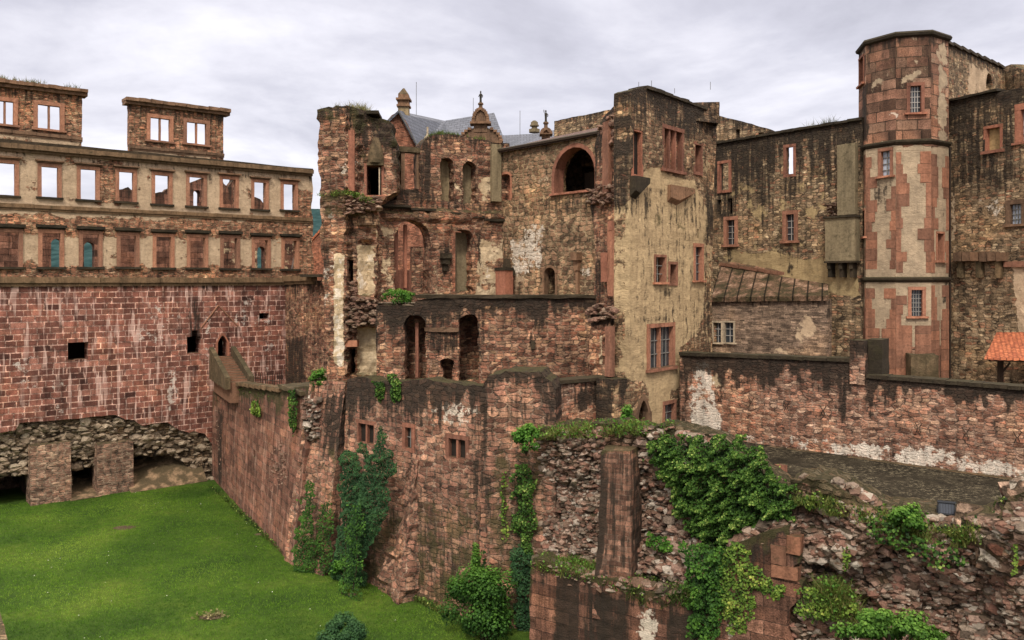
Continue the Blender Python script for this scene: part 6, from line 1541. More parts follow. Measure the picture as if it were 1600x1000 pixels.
0 and stones('rough_facing', WN, [(1495, 170), (1600, 150), (1600, 390), (1495, 390)], 240, (0.2, 0.5), 0.12, rb, 'redstone', seed=25, kind='stuff')
MB().tube([(WN.u(1487), -0.12, ZR(-5)), (WN.u(1487), -0.12, WN.uz(1487, 230)[1])], 0.045, 6).build('drain_pipe', 'iron', rb, WN.M)
WN2 = Wall(1474, 42.6, 1567, 51)
nb = thing('upper_rear_wall', 'upper stone wall with small round window running back from the octagonal tower top', 'castle wall', (WN2.A.x, WN2.A.y, ZR(5)))
h2 = [arch_hole(WN2.rect(1541, 114, 1551, 141))]
build_wall('wall_face', WN2, [(1474, 66), (1567, 108), (1600, 128), (1600, 230), (1474, 230)], h2, th=0.8, res=0.35, rag=0.03, relief=0.03, mat='grey', parent=nb, seed=26, feats=[('P', 'p', 0.65, [(1512, 95), (1550, 110), (1550, 150), (1510, 150)], 8), ('D', 'top', 0.5, 0.5)])
dark_room(nb, WN2, (1541, 114, 1551, 141), 0.8, 1.0, 0.3, 'dim')
mb = MB(); q = [WN2.uz(1474, 65), WN2.uz(1567, 106)]; n = 8
for i in range(n):
    ua = q[0][0] + (q[1][0] - q[0][0]) * i / n; ub = q[0][0] + (q[1][0] - q[0][0]) * (i + 1) / n; z = q[0][1] + (q[1][1] - q[0][1]) * (i + .5) / n
    mb.box(ua, ub - .01, -0.12, 0.9, z - 0.03, z + 0.12, jit=0.015)
mb.build('wall_coping', 'coping', nb, WN2.M)
WN3 = Wall(1560, 52, 1650, 47)
o = build_wall('end_gable', WN3, [(1560, 108), (1572, 103), (1580, 101), (1600, 109), (1650, 128), (1650, 200), (1560, 200)], (), th=0.8, res=0.4, rag=0.03, relief=0.03, mat='grey', seed=27, feats=[('D', 'all', 0.25)])
tag(o, 'low pointed dark stone wall end at the top right behind the right range', 'wall')

# open shed with orange tile roof
sh = thing('tiled_shed', 'open wooden shelter with a bright orange tiled roof behind the terrace wall, far right', 'shelter', P(1563, 596, 36.3))
A_ = P(1538, 559, 35.2); B_ = P(1665, 560, 33.2); C_ = P(1665, 519, 36.2); D_ = P(1557, 519, 37.8)
n1_, n2_ = 20, 10; mb = MB()
for i in range(n1_ + 1):
    for j in range(n2_ + 1):
        p = A_.lerp(B_, i / n1_).lerp(D_.lerp(C_, i / n1_), j / n2_); mb.v.append((p.x, p.y, p.z + 0.02 * mn.noise(p * 2) + 0.012 * ((i % 2) * 2 - 1)))
for i in range(n1_):
    for j in range(n2_): a = i * (n2_ + 1) + j; mb.f.append((a, a + n2_ + 1, a + n2_ + 2, a + 1))
b = len(mb.v); mb.v += [(v[0], v[1], v[2] - 0.1) for v in mb.v[:b]]
for i in range(n1_): a = i * (n2_ + 1); mb.f.append((a, a + b, a + b + n2_ + 1, a + n2_ + 1))
for j in range(n2_): mb.f.append((j, j + 1, j + 1 + b, j + b))
mb.build('tiled_roof', 'tile', sh)
for px_, d_ in ((1563, 35.6), (1640, 34.2)):
    mb = MB(); p = P(px_, 562, d_); mb.box(p.x - .09, p.x + .09, p.y - .09, p.y + .09, ZR(-5.25), p.z + .05, sub=1); mb.build('post', 'wood', sh)
mb = MB(); mb.tube([P(1563, 585, 35.6), P(1578, 567, 35.3)], 0.05, 5); mb.build('brace', 'wood', sh)
mb = MB(); mb.tube([P(1545, 562, 35.7), P(1660, 563, 33.8)], 0.08, 5); mb.build('eave_beam', 'wood', sh)

# =====================================================================  DISTANT PALACE with slate roofs
WR = Wall(594, 59.5, 800, 61)
dp = thing('slate_roofed_palace', 'distant palace with blue grey slate roofs and brick walls behind the arcade ruin', 'palace', (WR.A.x, WR.A.y, 0))
rw = [window(dp, WR, 620, 428, 632, 455, fr=0.12, sill=0.1, mat='brownst', room=1.5, th=0.6), window(dp, WR, 638, 428, 650, 455, fr=0.12, sill=0.1, mat='brownst', room=1.5, th=0.6), window(dp, WR, 637, 268, 660, 287, fr=0.0, sill=0, arch=0.4, name='brick_arch')]
build_wall('brick_wall', WR, [(594, ('z', -1)), (594, 205), (605, 188), (612, 180), (623, 174), (636, 192), (658, 238), (700, 250), (800, 245), (800, ('z', -1))], rw[:2], th=0.6, res=0.5, rag=0.0, relief=0.01, mat='brick', parent=dp, seed=28, feats=[('D', 'top', 0.3, 0.6)])
mb = MB()
mb.poly([P(623, 172, 59.3), P(660, 241, 59.3), P(705, 262, 62), P(696, 189, 70), P(640, 177, 67)], 0.25)
mb.poly([P(692, 189, 70), P(699, 262, 62), P(805, 262, 62), P(772, 176, 70)], 0.25)
mb.poly([P(772, 208, 72), P(778, 262, 63), P(885, 262, 60), P(874, 202, 66), P(800, 214, 72)], 0.25)
mb.poly([P(605, 189, 59.6), P(623, 172, 59.3), P(640, 177, 67), P(612, 186, 67)], 0.2)
mb.build('slate_roof', 'slate', dp)
MB().tube([P(604, 190, 59.2), P(623, 172.5, 59.2), P(659, 240, 59.2)], 0.07, 4).build('gable_verge', 'leadgrey', dp)
# chimney with arcaded cap and pyramid
p = P(631, 195, 63); s_ = 63 / FPX
mb = MB(); mb.box(p.x - 8 * s_, p.x + 8 * s_, p.y - .4, p.y + .4, p.z, P(631, 168, 63).z); ch_ = mb.build('chimney', 'greyplaster', dp)
mb = MB(); z0 = P(631, 168, 63).z
mb.box(p.x - 10 * s_, p.x + 10 * s_, p.y - .55, p.y + .55, z0, z0 + 3 * s_); mb.box(p.x - 8.5 * s_, p.x + 8.5 * s_, p.y - .42, p.y + .42, z0 + 3.1 * s_, z0 + 10 * s_); mb.box(p.x - 11 * s_, p.x + 11 * s_, p.y - .6, p.y + .6, z0 + 10.1 * s_, z0 + 13 * s_); mb.box(p.x - 8 * s_, p.x + 8 * s_, p.y - .4, p.y + .4, z0 + 13.1 * s_, z0 + 19 * s_)
mb.build('chimney_head', 'brownst', ch_)
MB().lathe((p.x, p.y, z0 + 19 * s_), [(11 * s_, 0), (11 * s_, 1 * s_), (7 * s_, 5 * s_), (2.5 * s_, 10 * s_), (1.2 * s_, 11 * s_)], 4).build('chimney_cap', 'mossblock', ch_)
# ornate gables with statues
def ornate(px_, d, top, base, w1, w2, fig, low=True):
    s = d / FPX; zt, zb = P(px_, top, d).z, P(px_, base, d).z; c = P(px_, base, d); H = zt - zb
    Mx = Matrix.Translation((c.x, c.y, 0))
    mb = MB()
    def semi(hw, z0, h, y0, y1, n=12):
        b = len(mb.v)
        for yy in (y0, y1):
            for i in range(n + 1):
                a = math.pi * i / n; mb.v.append((hw * math.cos(a), yy, z0 + h * math.sin(a)))
        mb.f.append(tuple(range(b, b + n + 1))[::-1]); mb.f.append(tuple(range(b + n + 1, b + 2 * n + 2)))
        for i in range(n): mb.f.append((b + i, b + i + 1, b + n + 2 + i, b + n + 1 + i))
        mb.f.append((b, b + n + 1, b + 2 * n + 1, b + n))
    if low: semi(w2 * s, zb, H * .46, -0.2, 0.5)
    mb.box(-w1 * s * .8, w1 * s * .8, -.25, .5, zb + H * .3, zb + H * .55)
    semi(w1 * s * .85, zb + H * .62, H * .40, -.25, .5)
    g = mb.build('ornate_gable', 'brownst', dp, Mx)
    mb = MB(); mb.box(-w1 * s * 1.25, w1 * s * 1.25, -.55, .55, zb + H * .55, zb + H * .62)
    if low: mb.box(-w2 * s * 1.08, w2 * s * 1.08, -.4, .5, zb - .12, zb)
    for k in range(14):   # raised mouldings on the curves
        a = math.pi * (k + .5) / 14; q = 1.04
        mb.box(w1 * s * .85 * q * math.cos(a) - .12, w1 * s * .85 * q * math.cos(a) + .12, -.4, .52, zb + H * .62 + H * .40 * q * math.sin(a) - .1, zb + H * .62 + H * .40 * q * math.sin(a) + .08, jit=.01)
        if low and abs(math.cos(a)) > .45: mb.box(w2 * s * q * math.cos(a) - .13, w2 * s * q * math.cos(a) + .13, -.35, .52, zb + H * .46 * q * math.sin(a) - .1, zb + H * .46 * q * math.sin(a) + .08, jit=.01)
    mb.build('gable_moulding', 'brownst', g, Mx)
    MB().lathe((0, 0.1, zb + H * .68), [(2.8 * s, 0), (2.8 * s, 5 * s), (1.0 * s, 8 * s)], 10).build('oculus', 'red', g, Mx)
    zp = zt
    MB().lathe((0, 0.1, zp), [(5 * s, -1 * s), (5 * s, 2 * s), (3.2 * s, 4 * s), (3 * s, 9 * s), (4.6 * s, 10 * s), (4.4 * s, 12 * s), (2.2 * s, 13.5 * s)], 8).build('statue_base', 'brownst', g, Mx)
    zf = zp + 13.5 * s; mb = MB()
    mb.lathe((0, 0.1, zf), [(2.0 * s, 0), (1.7 * s, 4 * s), (1.9 * s, 8 * s), (2.2 * s, 12 * s), (1.5 * s, 13.5 * s), (.7 * s, 14.3 * s), (1.2 * s, 15.5 * s), (1.2 * s, 16.8 * s), (.5 * s, 18 * s)], 9)
    mb.tube([(1.6 * s, .1, zf + 12.5 * s), (3.2 * s, .0, zf + 10 * s), (2.6 * s, -.1, zf + 7 * s)], .7 * s, 6)
    mb.tube([(-1.6 * s, .1, zf + 12.5 * s), (-2.9 * s, 0, zf + 14 * s if fig else zf + 9 * s), (-3.2 * s, 0, zf + 18 * s if fig else zf + 8 * s)], .6 * s, 6)
    mb.build('statue', 'statue', g, Mx)
ornate(751, 60, 173, 222, 13, 31, False)
ornate(853, 60, 203, 222, 8, 14, True, low=False)
MB().lathe(P(835, 207, 64), [(.45, 0), (.45, .25), (.25, .3), (.22, .45), (.38, .5), (.38, .6), (.3, .62), (.3, .8), (.12, .95)], 10).build('roof_turret', 'greyplaster', dp)
for x, y0, y1, d in ((650.5, 180, 128, 66), (739.5, 180, 153, 68), (812.5, 214, 173, 64)):
    MB().tube([P(x, y0, d), P(x, y1, d)], 0.03, 4).build('lightning_rod', 'rod', dp)
MB().lathe(P(668, 215, 60.0), [(.3, -0.6), (.25, 0), (.08, .25), (.07, .8)], 8).build('vent_pipe', 'pale', dp)

# =====================================================================  NEAR BROKEN WALL
nd = thing('near_broken_wall', 'huge broken wall stub with exposed stone core and a brick pillar, bottom right foreground', 'ruined wall', (WD2.A.x, WD2.A.y, 0))
def d1(u, z, px, py):
    n = np.array([mn.noise(Vector((a * .6, b * .6, 3))) * 0.5 + mn.noise(Vector((a * 1.5, b * 1.9, 7))) * .22 for a, b in zip(u, z)])
    return 0.45 * np.clip((py - 680) / 60, 0, 1) - 0.75 * np.clip((py - 850) / 40, 0, 1) - n
fd1 = [('M', 'top', 0.85, 0.8), ('D', 'top', 0.5, 0.6), ('M', 'p', 0.45, [(830, 690), (860, 690), (860, 900), (830, 900)], 14), ('W', 'e', 0.42, (880, 790, 40, 60)), ('D', 'e', 0.4, (920, 740, 12, 60)), ('M', 'p', 0.4, [(840, 860), (960, 860), (960, 920), (840, 920)], 20)]
build_wall('core_face', WD1, [(836, 672), (850, 668), (870, 665), (885, 662), (905, 668), (930, 660), (960, 664), (985, 668), (1010, 670), (1040, 666), (1052, 668), (1052, ('z', -14)), (836, ('z', -14))], (), th=1.6, res=0.2, rag=0.12, relief=0.06, mat='core', parent=nd, feats=fd1, disp=d1, seed=31)
def d2(u, z, px, py):
    n = np.array([mn.noise(Vector((a * .6, b * .6, 13))) * 0.5 + mn.noise(Vector((a * 1.5, b * 1.9, 17))) * .22 for a, b in zip(u, z)])
    return 0.25 - 0.8 * np.clip((py - 840) / 60, 0, 1) * (px < 1110) - n
build_wall('core_face', WD2, [(1040, 667), (1060, 672), (1100, 680), (1150, 712), (1190, 742), (1215, 757), (1235, 764), (1248, 762), (1248, ('z', -13)), (1040, ('z', -14))], (), th=1.6, res=0.2, rag=0.1, relief=0.06, mat='core', parent=nd, feats=[('M', 'top', 0.8, 0.8), ('W', 'e', 0.4, (1060, 840, 40, 60)), ('M', 'all', 0.1)], disp=d2, seed=32)
def d3(u, z, px, py):
    n = np.array([mn.noise(Vector((a * .6, b * .6, 23))) * 0.55 + mn.noise(Vector((a * 1.5, b * 1.9, 27))) * .25 for a, b in zip(u, z)])
    return 0.5 * np.clip((py - 860) / 30, 0, 1) * np.clip((px - 1260) / 20, 0, 1) - 0.5 * np.clip((px - 1540) / 40, 0, 1) - n * 1.1
fd3 = [('M', 'top', 0.95, 0.9), ('D', 'p', 0.6, [(1250, 850), (1420, 850), (1420, 900), (1250, 900)], 25), ('W', 'e', 0.5, (1310, 860, 30, 30)), ('W', 'e', 0.5, (1575, 930, 24, 70)), ('D', 'p', 0.5, [(1440, 860), (1530, 860), (1530, 1000), (1440, 1000)], 30), ('M', 'p', 0.4, [(1250, 900), (1400, 900), (1400, 1010), (1250, 1010)], 30), ('W', 'e', 0.35, (1480, 900, 50, 30))]  # dark polygons paint shade into the hollows of the core
build_wall('core_face', WD3, [(1236, 752), (1262, 745), (1290, 752), (1340, 775), (1375, 796), (1420, 802), (1455, 806), (1500, 822), (1520, 824), (1535, 810), (1565, 802), (1580, 778), (1600, 762), (1660, 740), (1680, ('z', -13.5)), (1236, ('z', -13.5))], (), th=2.0, res=0.19, rag=0.13, relief=0.07, mat='core', parent=nd, feats=fd3, disp=d3, seed=33)
# bedded stones breaking out of the core
y1_ = lambda u, z, x, y: float(d1(np.array([u]), np.array([z]), np.array([x]), np.array([y]))[0])
y2_ = lambda u, z, x, y: float(d2(np.array([u]), np.array([z]), np.array([x]), np.array([y]))[0])
y3_ = lambda u, z, x, y: float(d3(np.array([u]), np.array([z]), np.array([x]), np.array([y]))[0])
stones('core_stones', WD1, [(838, 680), (940, 668), (940, 880), (838, 880)], 1000, (0.14, 0.5), 0.24, nd, 'stone', y1_, 41, 'stuff')
stones('core_stones', WD1, [(996, 668), (1050, 668), (1052, 900), (996, 900)], 380, (0.16, 0.55), 0.28, nd, 'stone', y1_, 42, 'stuff')
stones('core_stones', WD2, [(1040, 680), (1110, 680), (1115, 900), (1040, 930)], 500, (0.16, 0.6), 0.28, nd, 'stone', y2_, 43, 'stuff')
stones('core_stones', WD3, [(1245, 770), (1380, 800), (1500, 830), (1600, 780), (1640, 800), (1640, 1010), (1245, 1010)], 2000, (0.13, 0.5), 0.22, nd, 'stone', y3_, 44, 'stuff')
stones('edge_stones', WD3.shift(0.25), [(1250, 745), (1320, 752), (1380, 790), (1500, 815), (1520, 830), (1440, 815), (1370, 806), (1300, 780), (1245, 765)], 200, (0.2, 0.55), 0.35, nd, 'stone', None, 45, 'stuff')
stones('edge_stones', WD3.shift(0.1), [(1515, 808), (1560, 796), (1585, 770), (1640, 745), (1640, 830), (1515, 850)], 160, (0.25, 0.75), 0.5, nd, 'stone', None, 46, 'stuff')
stones('boulders', WD3.shift(-0.1), [(1525, 812), (1565, 800), (1590, 775), (1640, 760), (1640, 860), (1540, 870)], 34, (0.9, 1.7), 0.6, nd, 'core', None, 49, 'stuff', 0.8)
stones('boulders', WD3.shift(0.1), [(1290, 838), (1350, 838), (1350, 885), (1300, 885)], 10, (0.8, 1.4), 0.5, nd, 'core', None, 50, 'stuff', 0.8)
# smooth wall below the ledge
WLd = Wall(826, 33.3, 1262, 27.4)
lf_ = [('D', 'top', 0.5, 0.8), ('D', 'p', 0.75, [(868, 880), (905, 900), (905, 1010), (862, 1010)], 18), ('D', 'p', 0.6, [(915, 920), (985, 930), (985, 1010), (915, 1010)], 20), ('W', 'e', 0.6, (1012, 975, 18, 40)), ('M', 'top', 0.8, 0.5), ('W', 'e', 0.45, (1140, 960, 10, 60)), ('D', 'p', 0.6, [(1040, 960), (1100, 950), (1100, 1010), (1040, 1010)], 20)]
build_wall('lower_wall', WLd, [(828, 905), (832, 872), (850, 874), (880, 888), (915, 900), (960, 905), (985, 918), (1010, 925), (1060, 935), (1100, 930), (1115, 905), (1150, 850), (1180, 838), (1205, 828), (1232, 822), (1234, 850), (1250, 852), (1250, 880), (1240, 884), (1240, 905), (1252, 912), (1250, 935), (1236, 950), (1230, 975), (1245, 1010), (1245, ('z', -15.1)), (828, ('z', -15.1))], (), th=1.8, res=0.22, rag=0.05, relief=0.05,
           mat='bigashlar', parent=nd, feats=lf_, seed=34)
WA = WLd.shift(-0.06)
# projecting ashlar corner blocks
for x0, y0, x1, y1 in ((1229, 838, 1251, 866), (1205, 884, 1247, 905), (1205, 852, 1229, 883)):
    r = WLd.rect(x0, y0, x1, y1); MB().box(r[0], r[2], -0.045 - 0.02 * random.random(), 0.5, r[1] + .02, r[3], jit=0.02, sub=0.3).build('corner_block', 'bigred', nd, WLd.M)
stones('ledge_stones', WLd.shift(0.35), [(830, 866), (880, 878), (915, 890), (985, 905), (1060, 922), (1100, 915), (1115, 925), (1060, 942), (985, 925), (915, 910), (850, 892)], 260, (0.2, 0.6), 0.5, nd, 'stone', None, 47, 'stuff')
stones('ledge_stones', WLd.shift(0.5), [(1105, 895), (1150, 838), (1205, 815), (1240, 812), (1240, 835), (1180, 850), (1120, 905)], 170, (0.2, 0.6), 0.5, nd, 'stone', None, 48, 'stuff')
# brick pillar
loft('brick_pillar', [LB(927, 31.75, -13.4), LB(985, 31.15, -13.4), LB(1006, 32.3, -13.4), LB(942, 33.0, -13.4)], [LB(940, 31.9, -6.75), LB(986, 31.4, -6.7), LB(1000, 32.4, -6.7), LB(948, 33.2, -6.75)], 'pillarstone', nd, 0.22, 0.06,
     [('D', 'p', 0.6, [(925, 700), (950, 700), (945, 900), (920, 900)], 8), ('M', 'top', 0.7, 0.5), ('D', 'p', 0.33, [(930, 700), (1000, 700), (1010, 900), (925, 900)], 20), ('M', 'p', 0.3, [(925, 800), (1010, 800), (1010, 900), (925, 900)], 30), ('D', 'p', 0.5, [(990, 700), (1012, 700), (1012, 900), (990, 900)], 8)], 9)  # dark right flank paints the shaded recess beside the pillar
# stone posts on the terrace edge
for px_, y0, y1, d, lab in ((1220, 726, 764, 30.6, 'small upright red stone post on the terrace edge beside the ivy'), (1266, 733, 752, 29.8, 'short mossy stump of stone on the terrace edge right of the upright post')):
    p = P(px_, y1, d); mb = MB(); mb.box(p.x - .19, p.x + .19, p.y - .15, p.y + .15, ZR(-7.8), P(px_, y0, d).z, jit=0.02, sub=.2); o = mb.build('stone_post', 'red' if y0 < 730 else 'mossblock'); tag(o, lab, 'stone post')
# iron-cased floodlight
p = P(1479, 810, 26.0); fl = thing('floodlight', 'small dark box floodlight on the edge of the terrace', 'floodlight', p)
Mf = Matrix.Translation(p) @ Matrix.Rotation(R(-22), 4, 'Z')
tiltM = Mf @ Matrix.Translation((0, 0, .12)) @ Matrix.Rotation(R(-16), 4, 'X')
MB().box(-.25, .25, -.1, .16, 0, .42, sub=.3, jit=0.003).build('housing', 'black', fl, tiltM)
MB().box(-.215, .215, -.118, -.104, .04, .34, sub=1, jit=0).build('front_glass', 'lampglass', fl, tiltM)
mb = MB(); mb.box(-.27, .27, -.17, -.1, .37, .43, sub=1, jit=0); [mb.box(-.2 + .08 * i, -.185 + .08 * i, -.126, -.119, .04, .34, sub=1, jit=0) for i in range(6)]; mb.build('visor', 'black', fl, tiltM)
mb = MB(); mb.box(-.29, -.26, -.03, .03, -.12, .25, sub=1, jit=0); mb.box(.26, .29, -.03, .03, -.12, .25, sub=1, jit=0); mb.box(-.29, .29, -.03, .03, -.14, -.121, sub=1, jit=0); mb.build('bracket', 'black', fl, Mf @ Matrix.Translation((0, 0, .14)))

# near wall corner, bottom left
o = loft('near_parapet', [P(-120, 800, 26) * 1 - Vector((0, 0, 6)), P(-95, 1250, 13) - Vector((0, 0, 6)), P(24.5, 1010, 17.4) - Vector((0, 0, 7)), P(-14, 900, 21.6) - Vector((0, 0, 7))],
         [Vector((P(-95, 900, 21.6).x, 21.6, 6.97)), Vector((P(-120, 900, 15.4).x, 15.4, 6.97)), Vector((P(34, 1000, 15.4).x, 15.4, 6.97)), Vector((P(-14, 900, 21.6).x, 21.6, 6.97))], 'grey', None, 0.3, 0.03, [('M', 'all', 0.3)])
tag(o, 'grey mossy wall corner cut by the bottom left edge of the photo', 'parapet')

# =====================================================================  PLANTS
def pc(w, yf): return yf
yC = lambda u, z, x, y: -BT * (ztopC - z)
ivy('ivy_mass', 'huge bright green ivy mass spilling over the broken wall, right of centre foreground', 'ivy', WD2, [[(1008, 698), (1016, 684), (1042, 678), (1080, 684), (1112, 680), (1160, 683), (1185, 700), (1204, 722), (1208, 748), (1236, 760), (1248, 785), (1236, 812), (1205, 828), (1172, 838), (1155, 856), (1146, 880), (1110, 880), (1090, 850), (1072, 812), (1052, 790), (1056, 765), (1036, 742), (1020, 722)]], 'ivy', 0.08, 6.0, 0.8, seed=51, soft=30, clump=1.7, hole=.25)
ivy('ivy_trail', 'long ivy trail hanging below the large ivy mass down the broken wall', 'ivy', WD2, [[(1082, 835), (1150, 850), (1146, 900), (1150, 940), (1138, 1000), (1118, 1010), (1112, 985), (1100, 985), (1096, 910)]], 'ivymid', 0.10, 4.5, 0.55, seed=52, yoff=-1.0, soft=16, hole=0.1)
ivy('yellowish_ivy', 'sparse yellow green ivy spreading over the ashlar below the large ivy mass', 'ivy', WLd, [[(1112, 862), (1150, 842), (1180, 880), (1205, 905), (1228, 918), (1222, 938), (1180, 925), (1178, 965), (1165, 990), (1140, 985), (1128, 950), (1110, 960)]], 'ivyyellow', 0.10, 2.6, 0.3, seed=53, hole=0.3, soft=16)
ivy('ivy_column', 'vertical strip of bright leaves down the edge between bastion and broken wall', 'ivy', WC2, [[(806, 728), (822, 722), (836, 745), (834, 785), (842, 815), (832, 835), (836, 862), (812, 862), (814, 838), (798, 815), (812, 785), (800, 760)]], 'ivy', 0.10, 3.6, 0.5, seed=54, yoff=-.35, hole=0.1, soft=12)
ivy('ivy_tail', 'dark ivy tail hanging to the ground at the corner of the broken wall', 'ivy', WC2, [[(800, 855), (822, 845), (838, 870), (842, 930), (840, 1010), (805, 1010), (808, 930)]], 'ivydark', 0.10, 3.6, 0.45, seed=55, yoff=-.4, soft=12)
shrub('leafy_bush', 'bright green bush growing from the wall corner beside the bastion', 'bush', P(822, 708, 33.4), (0.62, 0.6, 0.7), 'bright', 0.11, 2200, seed=56)
ivy('yellow_leaf_strip', 'thin strip of yellow green leaves on the mossy bastion corner', 'ivy', WC2, [[(784, 735), (792, 735), (794, 830), (800, 850), (790, 850), (783, 800)]], 'ivyyellow', 0.12, 1.6, 0.25, seed=57, yoff=-.2, hole=.3, soft=8)
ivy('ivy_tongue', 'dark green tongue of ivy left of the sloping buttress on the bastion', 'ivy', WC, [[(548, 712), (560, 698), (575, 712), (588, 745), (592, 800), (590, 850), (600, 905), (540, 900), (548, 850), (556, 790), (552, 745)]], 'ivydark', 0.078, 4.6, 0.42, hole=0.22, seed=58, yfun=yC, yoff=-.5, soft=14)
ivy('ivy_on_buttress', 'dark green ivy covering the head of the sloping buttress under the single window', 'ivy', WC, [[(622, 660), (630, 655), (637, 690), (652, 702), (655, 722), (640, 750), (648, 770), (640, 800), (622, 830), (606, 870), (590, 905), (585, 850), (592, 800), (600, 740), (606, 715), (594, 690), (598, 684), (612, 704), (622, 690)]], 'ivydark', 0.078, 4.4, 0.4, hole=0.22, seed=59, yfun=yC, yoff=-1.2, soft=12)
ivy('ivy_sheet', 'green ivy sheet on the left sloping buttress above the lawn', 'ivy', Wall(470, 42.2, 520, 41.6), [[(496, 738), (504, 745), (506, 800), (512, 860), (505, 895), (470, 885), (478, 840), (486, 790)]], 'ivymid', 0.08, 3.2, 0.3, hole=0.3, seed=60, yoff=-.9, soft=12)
ivy('sparse_creeper', 'sparse green creeper dotted over the stepped face of the sloping buttress', 'creeper', WC, [[(592, 790), (612, 770), (622, 800), (618, 870), (622, 930), (600, 925), (586, 905)]], 'ivymid', 0.09, 1.6, 0.3, seed=91, yfun=yC, yoff=-1.7, hole=0.55, soft=16)
ivy('sparse_creeper', 'sparse creeper in the nook between left buttress and dark ivy tongue', 'creeper', WC, [[(520, 790), (540, 770), (548, 830), (545, 890), (520, 890)]], 'ivymid', 0.09, 1.8, 0.3, seed=92, yfun=yC, yoff=-.6, hole=0.45, soft=14)
ivy('ivy_left_strand', 'left of two short light green ivy strands hanging over the bastion parapet', 'ivy', WC, [[(584, 594), (602, 592), (604, 615), (598, 630), (588, 620)]], 'ivy', 0.11, 4.0, 0.35, 'ivy strands over the parapet', 61, yoff=-.05, soft=8)
ivy('ivy_right_strand', 'right of two short light green ivy strands hanging over the bastion parapet', 'ivy', WC, [[(606, 586), (622, 584), (629, 600), (628, 622), (620, 632), (612, 618)]], 'ivy', 0.11, 4.0, 0.35, 'ivy strands over the parapet', 62, yoff=-.05, soft=8)
for o_ in list(bpy.data.objects):
    if o_.name.startswith('ivy_left_strand') or o_.name.startswith('ivy_right_strand'): o_.name = 'ivy_strand'
shrub('round_shrub', 'small round green shrub on the wall top left of the corner tower ruin', 'shrub', P(500, 609, 43.0), (0.55, 0.5, 0.6), 'bright', 0.10, 1400, seed=63)
shrub('parapet_shrub', 'green shrub on the parapet below the great open arch', 'shrub', P(625, 478, 41.4), (0.85, 0.45, 0.52), 'bright', 0.10, 1500, seed=64)
shrub('conifer_sapling', 'young bushy green sapling in front of the pointed doorway', 'sapling', P(980, 690, 34.5), (0.55, 0.5, 0.85), 'bright', 0.12, 1300, seed=65, cone=0.75)
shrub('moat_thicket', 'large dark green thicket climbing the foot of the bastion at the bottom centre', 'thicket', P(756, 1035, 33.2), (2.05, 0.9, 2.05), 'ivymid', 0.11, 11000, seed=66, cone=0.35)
shrub('thicket_spire', 'slender bright green plant rising from the thicket against the bastion', 'bush', P(743, 925, 33.9), (0.35, 0.3, 1.1), 'bright2', 0.10, 1600, seed=67, cone=0.5)
shrub('buttress_bush', 'low leafy bush in the nook between the two buttresses by the lawn', 'bush', P(540, 900, 39.8), (0.8, 0.5, 0.45), 'bright', 0.13, 900, seed=68)
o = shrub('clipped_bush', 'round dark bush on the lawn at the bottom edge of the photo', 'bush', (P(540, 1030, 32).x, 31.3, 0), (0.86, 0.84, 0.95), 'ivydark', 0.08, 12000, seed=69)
shrub('terrace_bush', 'bright leafy bush on the terrace edge left of the floodlight', 'bush', P(1418, 838, 25.6), (0.75, 0.5, 0.55), 'bright2', 0.10, 1900, seed=70)
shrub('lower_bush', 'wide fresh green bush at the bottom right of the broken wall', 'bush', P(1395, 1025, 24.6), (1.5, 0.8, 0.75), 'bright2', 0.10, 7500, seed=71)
shrub('yellow_bush', 'yellow green bush on the terrace edge right of the large ivy mass', 'bush', P(1262, 800, 28.1), (0.55, 0.4, 0.48), 'ivyyellow', 0.095, 1300, seed=72)
ivy('ledge_creeper', 'thin creeper with light leaves hanging under the floodlight', 'creeper', WD3, [[(1350, 800), (1400, 800), (1440, 830), (1500, 850), (1520, 870), (1480, 880), (1420, 850), (1370, 840)]], 'ivy', 0.12, 1.5, 0.35, seed=73, yoff=-.7, hole=0.3, soft=12)
ivy('hanging_creeper', 'short pale creeper hanging in the dark hollow under the terrace edge', 'creeper', WD3, [[(1325, 845), (1335, 840), (1336, 880), (1325, 885)]], 'ivyyellow', 0.10, 1.8, 0.3, seed=74, yoff=-.7, hole=0.25, soft=8)
ivy('hanging_creeper', 'thin pale creeper hanging on the light stones at the far right edge', 'creeper', WD3, [[(1585, 840), (1592, 838), (1592, 880), (1584, 885)]], 'ivyyellow', 0.10, 1.8, 0.3, seed=79, yoff=-.9, hole=0.25, soft=8)
ivy('low_creeper', 'yellow green creeper patch on the rubble right of the ashlar corner', 'creeper', WD3, [[(1255, 905), (1285, 915), (1330, 920), (1350, 950), (1290, 965), (1250, 950)]], 'ivyyellow', 0.095, 2.2, 0.3, seed=80, yoff=-.7, hole=0.3, soft=12)
ivy('wall_weed', 'small light green weed tuft under the moat wall coping', 'weed', WM_, [[(401, 626), (412, 624), (416, 650), (408, 656), (402, 645)]], 'ivyyellow', 0.13, 3.2, 0.35, seed=75, yoff=-.3, soft=6)
ivy('coping_creeper', 'green creeper trailing down from the mossy block at the end of the moat wall', 'creeper', WM_, [[(462, 610), (474, 604), (476, 640), (470, 690), (462, 660)]], 'ivy', 0.12, 2.6, 0.35, seed=76, yoff=-.35, soft=7)
ivy('face_creeper', 'ragged green creeper on the mossy corner of the bastion beside the thicket', 'creeper', WC2, [[(752, 920), (760, 850), (772, 900), (800, 930), (805, 1000), (755, 1000)]], 'ivy', 0.14, 2.6, 0.35, seed=77, yoff=-.5, hole=.2, soft=14)
ivy('niche_fern', 'small dark green fern patch in the stone hollow right of the brick pillar', 'fern', WD2.shift(-0.2), [[(1012, 830), (1045, 838), (1052, 860), (1030, 862), (1014, 852)]], 'bright', 0.12, 3.4, 0.4, seed=78, soft=8)

